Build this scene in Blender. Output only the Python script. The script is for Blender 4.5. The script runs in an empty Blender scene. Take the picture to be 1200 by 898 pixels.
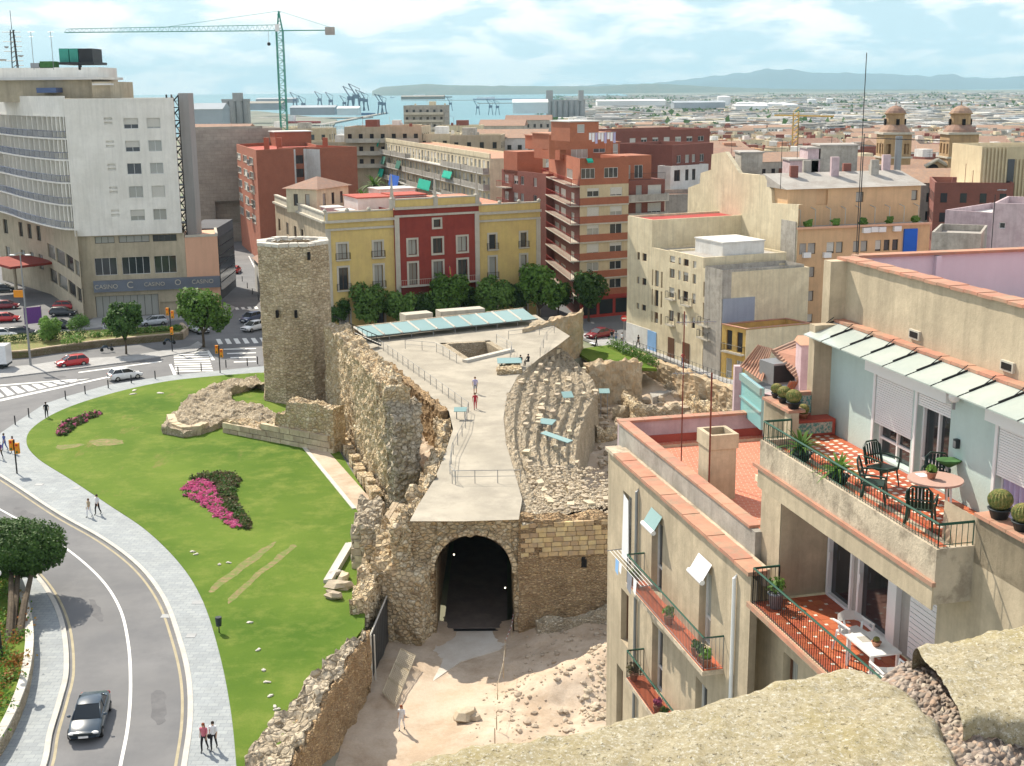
import bpy,bmesh,math,random
import numpy as np
from mathutils import Vector,Matrix,noise as NZ
random.seed(7)
sc=bpy.context.scene
C=sc.collection
R=math.radians
# ---------------------------------------------------------------- camera
H=34.0;FL=1490.0;TH=R(13.02);RO=R(0.5)
vF=Vector((0,math.cos(TH),-math.sin(TH)))
r0=Vector((1,0,0));u0=Vector((0,math.sin(TH),math.cos(TH)))
vR=r0*math.cos(RO)-u0*math.sin(RO);vU=u0*math.cos(RO)+r0*math.sin(RO)
cam=bpy.data.cameras.new('camera');camo=bpy.data.objects.new('camera',cam);C.objects.link(camo)
cam.sensor_fit='HORIZONTAL';cam.sensor_width=36;cam.lens=36*FL/1200
cam.clip_start=.2;cam.clip_end=60000
m3=Matrix((vR,vU,-vF)).transposed();camo.matrix_world=Matrix.Translation((0,0,H)) @ m3.to_4x4()
sc.camera=camo
# ---------------------------------------------------------------- light
SUN_EL=46.0;SAZ=math.atan2(-.62,.79)       # azimuth measured from +Y towards +X
w=bpy.data.worlds.new("World");sc.world=w;w.use_nodes=True
nt=w.node_tree;nt.nodes.clear()
def wn(t,**k):
    n=nt.nodes.new(t)
    for a,b in k.items(): setattr(n,a,b)
    return n
wo=wn('ShaderNodeOutputWorld');bg=wn('ShaderNodeBackground');bg.inputs[1].default_value=.088
sky=wn('ShaderNodeTexSky',sky_type='NISHITA',sun_disc=False)
sky.sun_elevation=R(SUN_EL);sky.sun_rotation=SAZ;sky.altitude=50;sky.air_density=1.0;sky.dust_density=1.2;sky.ozone_density=1.5
tc=wn('ShaderNodeTexCoord');sx=wn('ShaderNodeSeparateXYZ');nt.links.new(tc.outputs['Generated'],sx.inputs[0])
def wm(op,a,b=None,c=None):
    n=wn('ShaderNodeMath',operation=op)
    for i,v in enumerate((a,b,c)):
        if v is None: continue
        if isinstance(v,(int,float)): n.inputs[i].default_value=v
        else: nt.links.new(v,n.inputs[i])
    return n.outputs[0]
cb=wn('ShaderNodeMapping');nt.links.new(tc.outputs['Generated'],cb.inputs[0]);cb.inputs['Scale'].default_value=(5,5,17)
n1=wn('ShaderNodeTexNoise');nt.links.new(cb.outputs[0],n1.inputs['Vector']);n1.inputs['Scale'].default_value=2.4;n1.inputs['Detail'].default_value=7;n1.inputs['Roughness'].default_value=.58;n1.inputs['Distortion'].default_value=.3
cr=wn('ShaderNodeValToRGB');cr.color_ramp.elements[0].position=.44;cr.color_ramp.elements[1].position=.56
nt.links.new(n1.outputs[0],cr.inputs[0])
n2=wn('ShaderNodeTexNoise');nt.links.new(cb.outputs[0],n2.inputs['Vector']);n2.inputs['Scale'].default_value=1.6;n2.inputs['Detail'].default_value=5
cr2=wn('ShaderNodeValToRGB');cr2.color_ramp.elements[0].position=.3;cr2.color_ramp.elements[1].position=.7
cr2.color_ramp.elements[0].color=(10.6,11.0,11.4,1);cr2.color_ramp.elements[1].color=(11.5,11.5,11.4,1)
nt.links.new(n2.outputs[0],cr2.inputs[0])
mx=wn('ShaderNodeMix',data_type='RGBA');nt.links.new(wm('MULTIPLY',cr.outputs[0],.95),mx.inputs[0])
hz=wn('ShaderNodeMix',data_type='RGBA');nt.links.new(sky.outputs[0],hz.inputs[6]);hz.inputs[7].default_value=(5.6,8.7,10.6,1)
hzf=wm('POWER',wm('SUBTRACT',1.0,wm('MINIMUM',wm('MAXIMUM',sx.outputs[2],0.0),1.0)),7.0)
nt.links.new(wm('MULTIPLY',hzf,.9),hz.inputs[0])
nt.links.new(hz.outputs[2],mx.inputs[6]);nt.links.new(cr2.outputs[0],mx.inputs[7])
nt.links.new(mx.outputs[2],bg.inputs[0]);nt.links.new(bg.outputs[0],wo.inputs[0])
sd=Vector((math.sin(SAZ)*math.cos(R(SUN_EL)),math.cos(SAZ)*math.cos(R(SUN_EL)),math.sin(R(SUN_EL))))
sl=bpy.data.lights.new('sun','SUN');sl.energy=5.0;sl.angle=R(.5);sl.color=(1,.91,.76)
so=bpy.data.objects.new('sun',sl);C.objects.link(so);so.location=(0,0,200)
so.rotation_euler=sd.to_track_quat('Z','Y').to_euler()
sc.view_settings.view_transform='Standard';sc.view_settings.look='None';sc.view_settings.exposure=0.44
sc.cycles.max_bounces=5;sc.cycles.diffuse_bounces=3;sc.cycles.transparent_max_bounces=8;sc.cycles.volume_bounces=0
# ---------------------------------------------------------------- where things stand: rays of the survey
def ray(px,py): return vF+vR*((px-600)/FL)+vU*((449-py)/FL)
def G(px,py,z=0.0):
    d=ray(px,py);k=(z-H)/d.z;return Vector((d.x*k,d.y*k,z))
def ZY(px,py,Y):
    d=ray(px,py);k=Y/d.y;return Vector((d.x*k,Y,H+d.z*k))
def zat(py,p):                       # height of the point above plan point p seen at picture row py
    c=Vector((p[0],p[1],0));a=vF.x*c.x+vF.y*c.y
    lo,hi=-60.,200.
    for _ in range(40):
        m=(lo+hi)/2;q=Vector((p[0],p[1],m-H));y=449-FL*q.dot(vU)/q.dot(vF)
        if y>py: lo=m
        else: hi=m
    return m
# ---------------------------------------------------------------- materials
MT=MATS={}
def nodes(name):
    m=bpy.data.materials.new(name);m.use_nodes=True;t=m.node_tree;t.nodes.clear()
    o=t.nodes.new('ShaderNodeOutputMaterial');b=t.nodes.new('ShaderNodeBsdfPrincipled');t.links.new(b.outputs[0],o.inputs[0])
    MT[name]=m;return m,t,b
def N(t,typ,ins=None,**k):
    n=t.nodes.new(typ)
    for a,b in k.items(): setattr(n,a,b)
    for a,v in (ins or {}).items():
        if isinstance(v,bpy.types.NodeSocket): t.links.new(v,n.inputs[a])
        else: n.inputs[a].default_value=v
    return n
def pos(t,scale=(1,1,1)):
    c=t.nodes.new('ShaderNodeTexCoord')
    m=N(t,'ShaderNodeMapping',{0: c.outputs['Object']});m.inputs['Scale'].default_value=scale
    return m.outputs[0]
def uvm(t,scale=(1,1,1)):
    c=t.nodes.new('ShaderNodeTexCoord')
    m=N(t,'ShaderNodeMapping',{0: c.outputs['UV']});m.inputs['Scale'].default_value=scale
    return m.outputs[0]
def c4(c): return (c[0],c[1],c[2],1)
def ns(t,vec,scale,detail=4,rough=.6): return N(t,'ShaderNodeTexNoise',{'Vector': vec,'Scale': scale,'Detail': detail,'Roughness': rough}).outputs[0]
def ramp(t,fac,a,b,ca=(0,0,0),cb=(1,1,1)):
    r=N(t,'ShaderNodeValToRGB',{0: fac});e=r.color_ramp.elements;e[0].position=a;e[1].position=b;e[0].color=c4(ca);e[1].color=c4(cb);return r.outputs[0]
def mixc(t,f,a,b,bt='MIX'):
    n=N(t,'ShaderNodeMix',data_type='RGBA',blend_type=bt)
    for i,v in ((0,f),(6,a),(7,b)):
        if isinstance(v,bpy.types.NodeSocket): t.links.new(v,n.inputs[i])
        elif i==0: n.inputs[0].default_value=v
        else: n.inputs[i].default_value=c4(v)
    return n.outputs[2]
def math_(t,op,a,b=0.0):
    n=N(t,'ShaderNodeMath',operation=op)
    for i,v in ((0,a),(1,b)):
        if isinstance(v,bpy.types.NodeSocket): t.links.new(v,n.inputs[i])
        else: n.inputs[i].default_value=v
    return n.outputs[0]
def mul(c,k): return tuple(min(1,x*k) for x in c)
def mk(name,col,alt=None,var=.15,vs=.35,fine=8.,streak=0.,bump=0.,bs=12.,rough=.85,metal=0.,rnd=0.,lo=.42,hi=.62,spec=.3,emit=0):
    """coloured surface with large blotches, fine grain and optional rain streaks"""
    m,t,b=nodes(name);p=pos(t)
    c=mixc(t,ramp(t,ns(t,p,vs,6),.3,.7),mul(col,1-var),mul(col,1+var))
    if alt: c=mixc(t,ramp(t,ns(t,p,vs*1.7,8,.7),lo,hi),c,alt)
    c=mixc(t,.5*min(1,var*3),c,ramp(t,ns(t,p,fine,5,.7),.3,.7,(.55,)*3,(1.0,)*3),'MULTIPLY')
    if streak:
        s=ramp(t,ns(t,pos(t,(2.2,2.2,.16)),1.0,6,.65),.45,.75)
        c=mixc(t,math_(t,'MULTIPLY',s,streak),c,mul(col,.42))
    if rnd:
        oi=N(t,'ShaderNodeObjectInfo');k=math_(t,'ADD',math_(t,'MULTIPLY',oi.outputs['Random'],rnd),1-rnd/2)
        c=N(t,'ShaderNodeHueSaturation',{'Value': k,'Color': c,'Hue': math_(t,'ADD',math_(t,'MULTIPLY',oi.outputs['Random'],rnd*.06),.5-rnd*.03)}).outputs[0]
    t.links.new(c,b.inputs['Base Color']);b.inputs['Roughness'].default_value=rough;b.inputs['Metallic'].default_value=metal
    b.inputs['Specular IOR Level'].default_value=spec
    if bump:
        bn=N(t,'ShaderNodeBump',{'Height': ns(t,p,bs,6,.7),'Strength': bump,'Distance': .05});t.links.new(bn.outputs[0],b.inputs['Normal'])
    return m
def mk_rubble(name,cols,mortar,scale=2.4,bump=.6,squash=(1,1,1.4),dirt=.5,edge=.06):
    m,t,b=nodes(name);p0=pos(t,squash)
    wv=N(t,'ShaderNodeTexNoise',{'Vector': p0,'Scale': 1.5,'Detail': 3}).outputs['Color']
    p=mixc(t,.08,p0,wv,'ADD')
    v=N(t,'ShaderNodeTexVoronoi',{'Vector': p,'Scale': scale,'Randomness': .9});ve=N(t,'ShaderNodeTexVoronoi',{'Vector': p,'Scale': scale,'Randomness': .9},feature='DISTANCE_TO_EDGE')
    sp=N(t,'ShaderNodeSeparateColor',{0: v.outputs['Color']}).outputs[0]
    r=N(t,'ShaderNodeValToRGB',{0: sp});e=r.color_ramp.elements;e[0].color=c4(cols[0]);e[1].color=c4(cols[-1])
    for i,cc in enumerate(cols[1:-1]): x=e.new((i+1)/(len(cols)-1));x.color=c4(cc)
    c=mixc(t,ramp(t,ve.outputs['Distance'],0.01,edge,(1,)*3,(0,)*3),r.outputs[0],mortar)
    pb=pos(t)
    c=mixc(t,dirt,c,ramp(t,ns(t,pb,.5,7,.7),.3,.68,(.45,.40,.34),(1.12,1.1,1.05)),'MULTIPLY')
    c=mixc(t,.6,c,ramp(t,ns(t,pb,9,6,.75),.3,.7,(.6,)*3,(1.15,)*3),'MULTIPLY')
    t.links.new(c,b.inputs['Base Color']);b.inputs['Roughness'].default_value=.95;b.inputs['Specular IOR Level'].default_value=.15
    h=math_(t,'ADD',ramp(t,ve.outputs['Distance'],0,.18),math_(t,'MULTIPLY',ns(t,pb,6,6,.7),.8))
    bn=N(t,'ShaderNodeBump',{'Height': h,'Strength': bump,'Distance': .12});t.links.new(bn.outputs[0],b.inputs['Normal'])
    return m
def mk_brick(name,c1,c2,mortar,bw=.25,bh=.07,ms=.012,off=.5,bump=.3,dirt=.35,rough=.85,streak=0):
    m,t,b=nodes(name)
    bt=N(t,'ShaderNodeTexBrick',{'Vector': uvm(t),'Color1': c4(c1),'Color2': c4(c2),'Mortar': c4(mortar),'Scale': 1,'Mortar Size': ms,'Brick Width': bw,'Row Height': bh,'Mortar Smooth': .2},offset=off)
    c=mixc(t,dirt,bt.outputs[0],ramp(t,ns(t,pos(t),.4,7,.7),.3,.7,(.5,)*3,(1.15,)*3),'MULTIPLY')
    c=mixc(t,dirt,c,ramp(t,ns(t,pos(t),5,5,.7),.3,.7,(.7,)*3,(1.1,)*3),'MULTIPLY')
    t.links.new(c,b.inputs['Base Color']);b.inputs['Roughness'].default_value=rough
    bn=N(t,'ShaderNodeBump',{'Height': bt.outputs[1],'Strength':-bump,'Distance': .03});bn.invert=True;bn.inputs['Strength'].default_value=bump
    t.links.new(bn.outputs[0],b.inputs['Normal']);return m
def mk_glass(name,col,rough=.08,curtain=None,alpha=1.):
    m,t,b=nodes(name)
    if curtain:
        oi=N(t,'ShaderNodeObjectInfo')
        f=ramp(t,oi.outputs['Random'],.45,.5);wv=N(t,'ShaderNodeTexWave',{'Vector': uvm(t),'Scale': 3.,'Distortion': 1.5}).outputs[0]
        c=mixc(t,f,col,mixc(t,wv,mul(curtain,.7),curtain));t.links.new(c,b.inputs['Base Color'])
    else: b.inputs['Base Color'].default_value=c4(col)
    b.inputs['Roughness'].default_value=rough;b.inputs['Specular IOR Level'].default_value=.6
    if alpha<1: b.inputs['Alpha'].default_value=alpha
    return m
def mk_paint(name,col,rough=.3,coat=.6,metal=0.):
    m,t,b=nodes(name);c=mixc(t,ramp(t,ns(t,pos(t),3,3),.3,.7),mul(col,.93),mul(col,1.05));t.links.new(c,b.inputs['Base Color'])
    b.inputs['Roughness'].default_value=rough;b.inputs['Coat Weight'].default_value=coat;b.inputs['Metallic'].default_value=metal;b.inputs['Coat Roughness'].default_value=.05;return m
def mk_leaf(name,c1,c2,c3=None,vs=.8):
    m,t,b=nodes(name);p=pos(t)
    c=mixc(t,ramp(t,ns(t,p,vs,3),.35,.65),c1,c2)
    if c3: c=mixc(t,ramp(t,ns(t,p,vs*6,2),.5,.7),c,c3)
    oi=N(t,'ShaderNodeObjectInfo');c=N(t,'ShaderNodeHueSaturation',{'Value': math_(t,'ADD',math_(t,'MULTIPLY',oi.outputs['Random'],.35),.85),'Color': c}).outputs[0]
    t.links.new(c,b.inputs['Base Color']);b.inputs['Roughness'].default_value=.6;b.inputs['Specular IOR Level'].default_value=.2
    tr=N(t,'ShaderNodeBsdfTranslucent',{0: c});ms=N(t,'ShaderNodeMixShader',{0: .3,1: b.outputs[0],2: tr.outputs[0]})
    o=[n for n in t.nodes if n.type=='OUTPUT_MATERIAL'][0];t.links.new(ms.outputs[0],o.inputs[0]);return m
# ---------------------------------------------------------------- mesh builder
class MB:
    def __init__(s,xf=None): s.v=[];s.f=[];s.mi=[];s.xf=xf;s.m=0
    def V(s,p):
        s.v.append(tuple(s.xf(p)) if s.xf else tuple(p));return len(s.v)-1
    def F(s,ids): s.f.append(tuple(ids));s.mi.append(s.m)
    def quad(s,*ps): s.F([s.V(p) for p in ps])
    def box(s,x0,x1,y0,y1,z0,z1):
        i=[s.V(p) for p in ((x0,y0,z0),(x1,y0,z0),(x1,y1,z0),(x0,y1,z0),(x0,y0,z1),(x1,y0,z1),(x1,y1,z1),(x0,y1,z1))]
        for q in ((0,3,2,1),(4,5,6,7),(0,1,5,4),(1,2,6,5),(2,3,7,6),(3,0,4,7)): s.F([i[k] for k in q])
        return s
    def obox(s,A,B,w0,w1,z0,z1):
        """box along plan line A->B; w0..w1 is the offset to the right of the line"""
        A=Vector((A[0],A[1]));B=Vector((B[0],B[1]));d=(B-A).normalized();n=Vector((d.y,-d.x))
        c=[A+n*w0,B+n*w0,B+n*w1,A+n*w1]
        return s.prism([(q.x,q.y) for q in c],z0,z1)
    def prism(s,poly,z0,z1,top=True,bot=True):
        ar=sum(poly[i][0]*poly[(i+1)%len(poly)][1]-poly[(i+1)%len(poly)][0]*poly[i][1] for i in range(len(poly)))
        if ar<0: poly=poly[::-1]
        a=[s.V((p[0],p[1],z0)) for p in poly];b=[s.V((p[0],p[1],z1)) for p in poly];n=len(poly)
        for i in range(n): s.F((a[i],a[(i+1)%n],b[(i+1)%n],b[i]))
        if top: s.F(b)
        if bot: s.F(a[::-1])
        return s
    def tube(s,pts,r,n=6,caps=True):
        pts=[Vector(p) for p in pts];rs=r if isinstance(r,(list,tuple)) else [r]*len(pts);rings=[]
        for i,p in enumerate(pts):
            d=(pts[min(i+1,len(pts)-1)]-pts[max(i-1,0)])
            if d.length<1e-9: d=Vector((0,0,1))
            d.normalize();a=d.cross(Vector((0,0,1)) if abs(d.z)<.9 else Vector((1,0,0))).normalized();b=d.cross(a)
            rings.append([s.V(p+(a*math.cos(2*math.pi*k/n)+b*math.sin(2*math.pi*k/n))*rs[i]) for k in range(n)])
        for i in range(len(rings)-1):
            for k in range(n): s.F((rings[i][k],rings[i+1][k],rings[i+1][(k+1)%n],rings[i][(k+1)%n]))
        if caps: s.F(rings[0]);s.F(rings[-1][::-1])
        return s
    def lathe(s,c,prof,n=12,sy=1.):
        rings=[[s.V((c[0]+r*math.cos(2*math.pi*k/n),c[1]+sy*r*math.sin(2*math.pi*k/n),c[2]+z)) for k in range(n)] for r,z in prof]
        for i in range(len(rings)-1):
            for k in range(n): s.F((rings[i][k],rings[i][(k+1)%n],rings[i+1][(k+1)%n],rings[i+1][k]))
        s.F(rings[0][::-1]);s.F(rings[-1]);return s
    def blob(s,c,r,n=8,m=5,amp=.2,sd=0,fl=.0):
        cx,cy,cz=c;rx,ry,rz=(r,r,r) if isinstance(r,(int,float)) else r;rings=[]
        for i in range(m+1):
            th=math.pi*i/m
            if i in (0,m): 
                q=1+amp*NZ.noise(Vector((sd,i*3.1,5.)));rings.append([s.V((cx,cy,cz+rz*math.cos(th)*q))]);continue
            rr=[]
            for k in range(n):
                ph=2*math.pi*k/n;d=Vector((math.sin(th)*math.cos(ph),math.sin(th)*math.sin(ph),math.cos(th)))
                q=1+amp*2*NZ.noise(d*1.7+Vector((sd*3.7,sd,0)));rr.append(s.V((cx+rx*d.x*q,cy+ry*d.y*q,cz+max(-rz*(1-fl),rz*d.z*q))))
            rings.append(rr)
        for k in range(n): s.F((rings[0][0],rings[1][k],rings[1][(k+1)%n]));s.F((rings[m][0],rings[m-1][(k+1)%n],rings[m-1][k]))
        for i in range(1,m-1):
            for k in range(n): s.F((rings[i][k],rings[i+1][k],rings[i+1][(k+1)%n],rings[i][(k+1)%n]))
        return s
    def sheet(s,pts2,z,tri=True):
        """flat polygon of plan points, z number or function"""
        i=[s.V((p[0],p[1],z(p) if callable(z) else z)) for p in pts2];s.F(i);return s
    def mesh(s,name,mats,smooth=False,uv=True):
        me=bpy.data.meshes.new(name);me.from_pydata(s.v,[],s.f)
        for m in (mats if isinstance(mats,(list,tuple)) else [mats]): me.materials.append(m)
        if any(s.mi): me.polygons.foreach_set('material_index',s.mi)
        if smooth: me.polygons.foreach_set('use_smooth',[True]*len(me.polygons))
        if uv and len(me.polygons):
            nl=len(me.loops);li=np.empty(nl,'i');me.loops.foreach_get('vertex_index',li)
            co=np.empty(len(me.vertices)*3,'f');me.vertices.foreach_get('co',co);co=co.reshape(-1,3)
            nr=np.empty(len(me.polygons)*3,'f');me.polygons.foreach_get('normal',nr);nr=nr.reshape(-1,3)
            tot=np.empty(len(me.polygons),'i');me.polygons.foreach_get('loop_total',tot);pl=np.repeat(np.arange(len(tot)),tot)
            n=nr[pl];p=co[li];h=np.hypot(n[:,0],n[:,1])+1e-9;fl=np.abs(n[:,2])>.75
            u=np.where(fl,p[:,0],(-n[:,1]*p[:,0]+n[:,0]*p[:,1])/h);vv=np.where(fl,p[:,1],p[:,2])
            me.uv_layers.new(name='uv').data.foreach_set('uv',np.stack([u,vv],1).ravel().astype('f'))
        return me
    def build(s,name,mats,parent=None,smooth=False,uv=True,kind=None,label=None):
        o=bpy.data.objects.new(name,s.mesh(name,mats,smooth,uv));C.objects.link(o)
        if parent: o.parent=parent
        if kind: o['kind']=kind
        if label: o['label']=label
        return o
ORD='first second third fourth fifth sixth seventh eighth ninth tenth eleventh twelfth thirteenth fourteenth fifteenth sixteenth seventeenth eighteenth'.split()
def tag(o,label,cat,group=None,kind=None):
    if label: o['label']=label
    if cat: o['category']=cat
    if group: o['group']=group
    if kind: o['kind']=kind
    return o
def thing(name,label,cat,loc=(0,0,0),rz=0.,group=None):
    o=bpy.data.objects.new(name,None);C.objects.link(o);o.location=loc;o.rotation_euler=(0,0,rz);o.empty_display_size=.3
    return tag(o,label,cat,group)
def inst(me,name,parent=None,loc=(0,0,0),rz=0.,scale=None,label=None):
    o=bpy.data.objects.new(name,me);C.objects.link(o);o.location=loc;o.rotation_euler=(0,0,rz)
    if scale: o.scale=scale if not isinstance(scale,(int,float)) else (scale,)*3
    if parent: o.parent=parent
    if label: o['label']=label
    return o
def copy_tree(o,loc=None,rz=None,label=None,scale=None,parent=None):
    c=o.copy();C.objects.link(c)
    if parent: c.parent=parent
    if loc is not None: c.location=loc
    if rz is not None: c.rotation_euler=(0,0,rz)
    if label: c['label']=label
    if scale: c.scale=scale if not isinstance(scale,(int,float)) else (scale,)*3
    for ch in o.children: copy_tree(ch,parent=c)
    return c
def struct(name,mb,m,smooth=False,kind='structure'): return mb.build(name,m,None,smooth,kind=kind)
def fbm(p,o=4):
    return NZ.fractal(Vector(p),.9,2.1,o)
def lerp(a,b,t): return a+(b-a)*t
def v2(p): return Vector((p[0],p[1]))
def catmull(pts,n=8):
    P=[Vector(p) for p in pts];out=[]
    for i in range(len(P)-1):
        a,b,c,d=P[max(i-1,0)],P[i],P[i+1],P[min(i+2,len(P)-1)]
        for k in range(n):
            t=k/n;out.append(.5*((2*b)+(c-a)*t+(2*a-5*b+4*c-d)*t*t+(3*b-a-3*c+d)*t**3))
    out.append(P[-1]);return out
def offs(pts,w):
    """plan polyline shifted w to the right"""
    out=[]
    for i,p in enumerate(pts):
        d=(v2(pts[min(i+1,len(pts)-1)])-v2(pts[max(i-1,0)])).normalized();out.append(Vector((p[0]+d.y*w,p[1]-d.x*w)))
    return out
# ---------------------------------------------------------------- windows and facades
WM={}
def window_mesh(w,h,st):
    """st: style key. frame mesh and pane mesh, origin at sill centre, outward = -Y"""
    k=(round(w,2),round(h,2),st)
    if k in WM: return WM[k]
    f=MB();b=.06 if st!='far' else .08
    f.box(-w/2,-w/2+b,-.04,.04,0,h);f.box(w/2-b,w/2,-.04,.04,0,h);f.box(-w/2+b,w/2-b,-.04,.04,0,b);f.box(-w/2+b,w/2-b,-.04,.04,h-b,h)
    nm=max(0,int(w/1.15)) if st not in ('plain','far') else 0
    for i in range(1,nm+1): x=-w/2+w*i/(nm+1);f.box(x-.03,x+.03,-.035,.03,b,h-b)
    if st=='door' : f.box(-w/2+b,w/2-b,-.03,.03,.75,.83)
    p=MB();p.quad((-w/2+b,.01,b),(w/2-b,.01,b),(w/2-b,.01,h-b),(-w/2+b,.01,h-b))
    frm={'dark': MT['frame_dark'],'far': MT['frame_dark'],'brown': MT['frame_brown']}.get(st,MT['frame_white'])
    if st=='plain': frm=MT['frame_brown']
    WM[k]=(f.mesh('window_frame',frm),p.mesh('pane',MT['win_glass']));return WM[k]
def shutter_mesh(w,h,mt):
    k=('sh',round(w,2),round(h,2),mt)
    if k not in WM:
        m=MB();n=max(3,int(h/.12))
        for i in range(n): m.box(-w/2+.05,w/2-.05,-.03,.0,i*h/n+.008,(i+1)*h/n)
        WM[k]=m.mesh('shutter',MT[mt])
    return WM[k]
def facade(mb,A,B,z0,z1,wins=(),parent=None,depth=.22,st='dark',name='window',trim=None,tw=.12,shut=0.,shut_mat='shutter_white',sill=None,rng=None,base=None):
    """wall from plan A to B seen from its right-hand outside; wins = (s0, s1, zb, zt[, style]). cells with holes, reveals, window parts"""
    A=v2(A);B=v2(B);L=(B-A).length;d=(B-A)/L;n=Vector((d.y,-d.x));rng=rng or random
    wins=[q for q in wins if q[0]>.02 and q[1]<L-.02 and q[2]>=z0 and q[3]<=z1]
    ss=sorted({0.,L,*[round(q[0],3) for q in wins],*[round(q[1],3) for q in wins]});zs=sorted({z0,z1,*[round(q[2],3) for q in wins],*[round(q[3],3) for q in wins]})
    W=lambda s,z,o=0.: (A.x+d.x*s-n.x*o,A.y+d.y*s-n.y*o,z)
    for j in range(len(zs)-1):
        i=0
        while i<len(ss)-1:
            def hole(i): 
                cs,cz=(ss[i]+ss[i+1])/2,(zs[j]+zs[j+1])/2
                return any(q[0]<cs<q[1] and q[2]<cz<q[3] for q in wins)
            if hole(i): i+=1;continue
            k=i
            while k+1<len(ss)-1 and not hole(k+1): k+=1
            mb.quad(W(ss[i],zs[j]),W(ss[k+1],zs[j]),W(ss[k+1],zs[j+1]),W(ss[i],zs[j+1]));i=k+1
    ang=math.atan2(d.y,d.x)
    for q in wins:
        s0,s1,a,b=q[:4];sty=q[4] if len(q)>4 else st
        mb.quad(W(s0,a),W(s0,a,depth),W(s0,b,depth),W(s0,b));mb.quad(W(s1,a,depth),W(s1,a),W(s1,b),W(s1,b,depth))
        mb.quad(W(s0,a),W(s1,a),W(s1,a,depth),W(s0,a,depth));mb.quad(W(s0,b,depth),W(s1,b,depth),W(s1,b),W(s0,b))
        if sty=='dark0': 
            mb.quad(W(s0,a,depth),W(s1,a,depth),W(s1,b,depth),W(s0,b,depth));continue
        fm,pm=window_mesh(s1-s0,b-a,sty);c=W((s0+s1)/2,a,depth-.05)
        o=inst(fm,'door' if sty=='door' else name,parent,c,ang);inst(pm,'pane',o)
        if shut and rng.random()<shut:
            fr=rng.choice((.35,.6,.85,1.));h=(b-a)*fr;so_=inst(shutter_mesh(s1-s0,h,shut_mat),'shutter',o,(0,-.05,b-a-h))
        if trim:
            m=MB();w_=s1-s0;m.box(-w_/2-tw,-w_/2,-.06,.06,0,b-a);m.box(w_/2,w_/2+tw,-.06,.06,0,b-a);m.box(-w_/2-tw,w_/2+tw,-.06,.06,b-a,b-a+tw);m.box(-w_/2-tw,w_/2+tw,-.08,.06,-tw,0)
            k=('tr',round(w_,2),round(b-a,2),trim)
            if k not in WM: WM[k]=m.mesh('window_surround',MT[trim])
            inst(WM[k],'surround',o,(0,-(depth-.05)+.0,0))
        elif sill:
            k=('si',round(s1-s0,2),sill)
            if k not in WM: m=MB();w_=s1-s0;m.box(-w_/2-.08,w_/2+.08,-.1,.1,-.08,0);WM[k]=m.mesh('sill',MT[sill])
            inst(WM[k],'sill',o,(0,-(depth-.05)-.02,0))
def grid(L,n,w,zs,h,m0=None,m1=None,st=None,skip=()):
    """n windows of width w evenly over L (margins m0, m1) for every sill height in zs"""
    m0=m0 if m0 is not None else (L-n*w)/(n+1);m1=m0 if m1 is None else m1;out=[]
    g=(L-m0-m1-n*w)/max(1,n-1)
    for j,z in enumerate(zs):
        for i in range(n):
            if (i,j) in skip: continue
            q=(m0+i*(w+g),m0+i*(w+g)+w,z,z+h);out.append(q+(st,) if st else q)
    return out
def closed_block(mb,poly,z0,z1,skip=()):
    """plain walls of a plan polygon (counter-clockwise) except edges in skip"""
    n=len(poly)
    for i in range(n):
        if i in skip: continue
        a,b=poly[i],poly[(i+1)%n];mb.quad((a[0],a[1],z0),(b[0],b[1],z0),(b[0],b[1],z1),(a[0],a[1],z1))
def rail(mb,pts,h=1.,step=.12,r=.012,rt=.025,zt=True):
    """railing of upright bars under a top bar, along 3-D points"""
    for i in range(len(pts)-1):
        a,b=Vector(pts[i]),Vector(pts[i+1]);L=(b-a).length;n=max(1,int(L/step))
        mb.tube([a+Vector((0,0,h)),b+Vector((0,0,h))],rt,4);mb.tube([a+Vector((0,0,.06)),b+Vector((0,0,.06))],r,4)
        for k in range(n+1):
            p=a.lerp(b,k/n);mb.tube([p,p+Vector((0,0,h))],r if 0<k<n else rt,3 if 0<k<n else 4,False)
# ================================================================ materials of the place
mk('frame_dark',(.07,.06,.05),rough=.5);mk('frame_white',(.72,.72,.70),rough=.5);mk('frame_brown',(.14,.07,.04),rough=.6)
mk_glass('win_glass',(.035,.04,.045),curtain=(.42,.42,.38));mk_glass('glass_dark',(.02,.025,.03));mk_glass('glass_green',(.22,.50,.50),rough=.15)
mk('shutter_white',(.62,.60,.54),var=.06);mk('shutter_green',(.04,.16,.12));mk('awning_green',(.01,.42,.30),rough=.8,var=.08);mk('awning_blue',(.02,.12,.55),rough=.8,var=.08)
mk('asphalt',(.195,.195,.20),alt=(.155,.157,.165),var=.12,vs=.12,fine=30,bump=.2,bs=40,rough=.9)
mk('street_asphalt',(.165,.17,.18),var=.12,vs=.1,fine=25,bump=.2,bs=40,rough=.9)
mk_brick('pavement',(.36,.39,.40),(.30,.33,.35),(.25,.27,.29),bw=.6,bh=.4,ms=.02,bump=.15)
mk_brick('street_pavement',(.42,.42,.42),(.36,.36,.36),(.28,.28,.28),bw=.6,bh=.4,ms=.02,bump=.15)
mk('kerb',(.52,.50,.46),var=.12,vs=1);mk('white_line',(.78,.78,.76),var=.08,vs=1.2);mk('yellow_line',(.40,.35,.24),var=.15,vs=1)
mk('earth',(.46,.35,.25),alt=(.60,.49,.38),var=.2,vs=.18,fine=6,bump=.9,bs=5,lo=.4,hi=.6)
mk('sand_path',(.56,.50,.43),alt=(.66,.62,.56),var=.12,vs=.15,fine=9,bump=.35,bs=9)
mk('terrace_floor',(.42,.38,.31),alt=(.32,.29,.24),var=.2,vs=.25,fine=9,bump=.25,bs=14,lo=.45,hi=.7)
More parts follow.
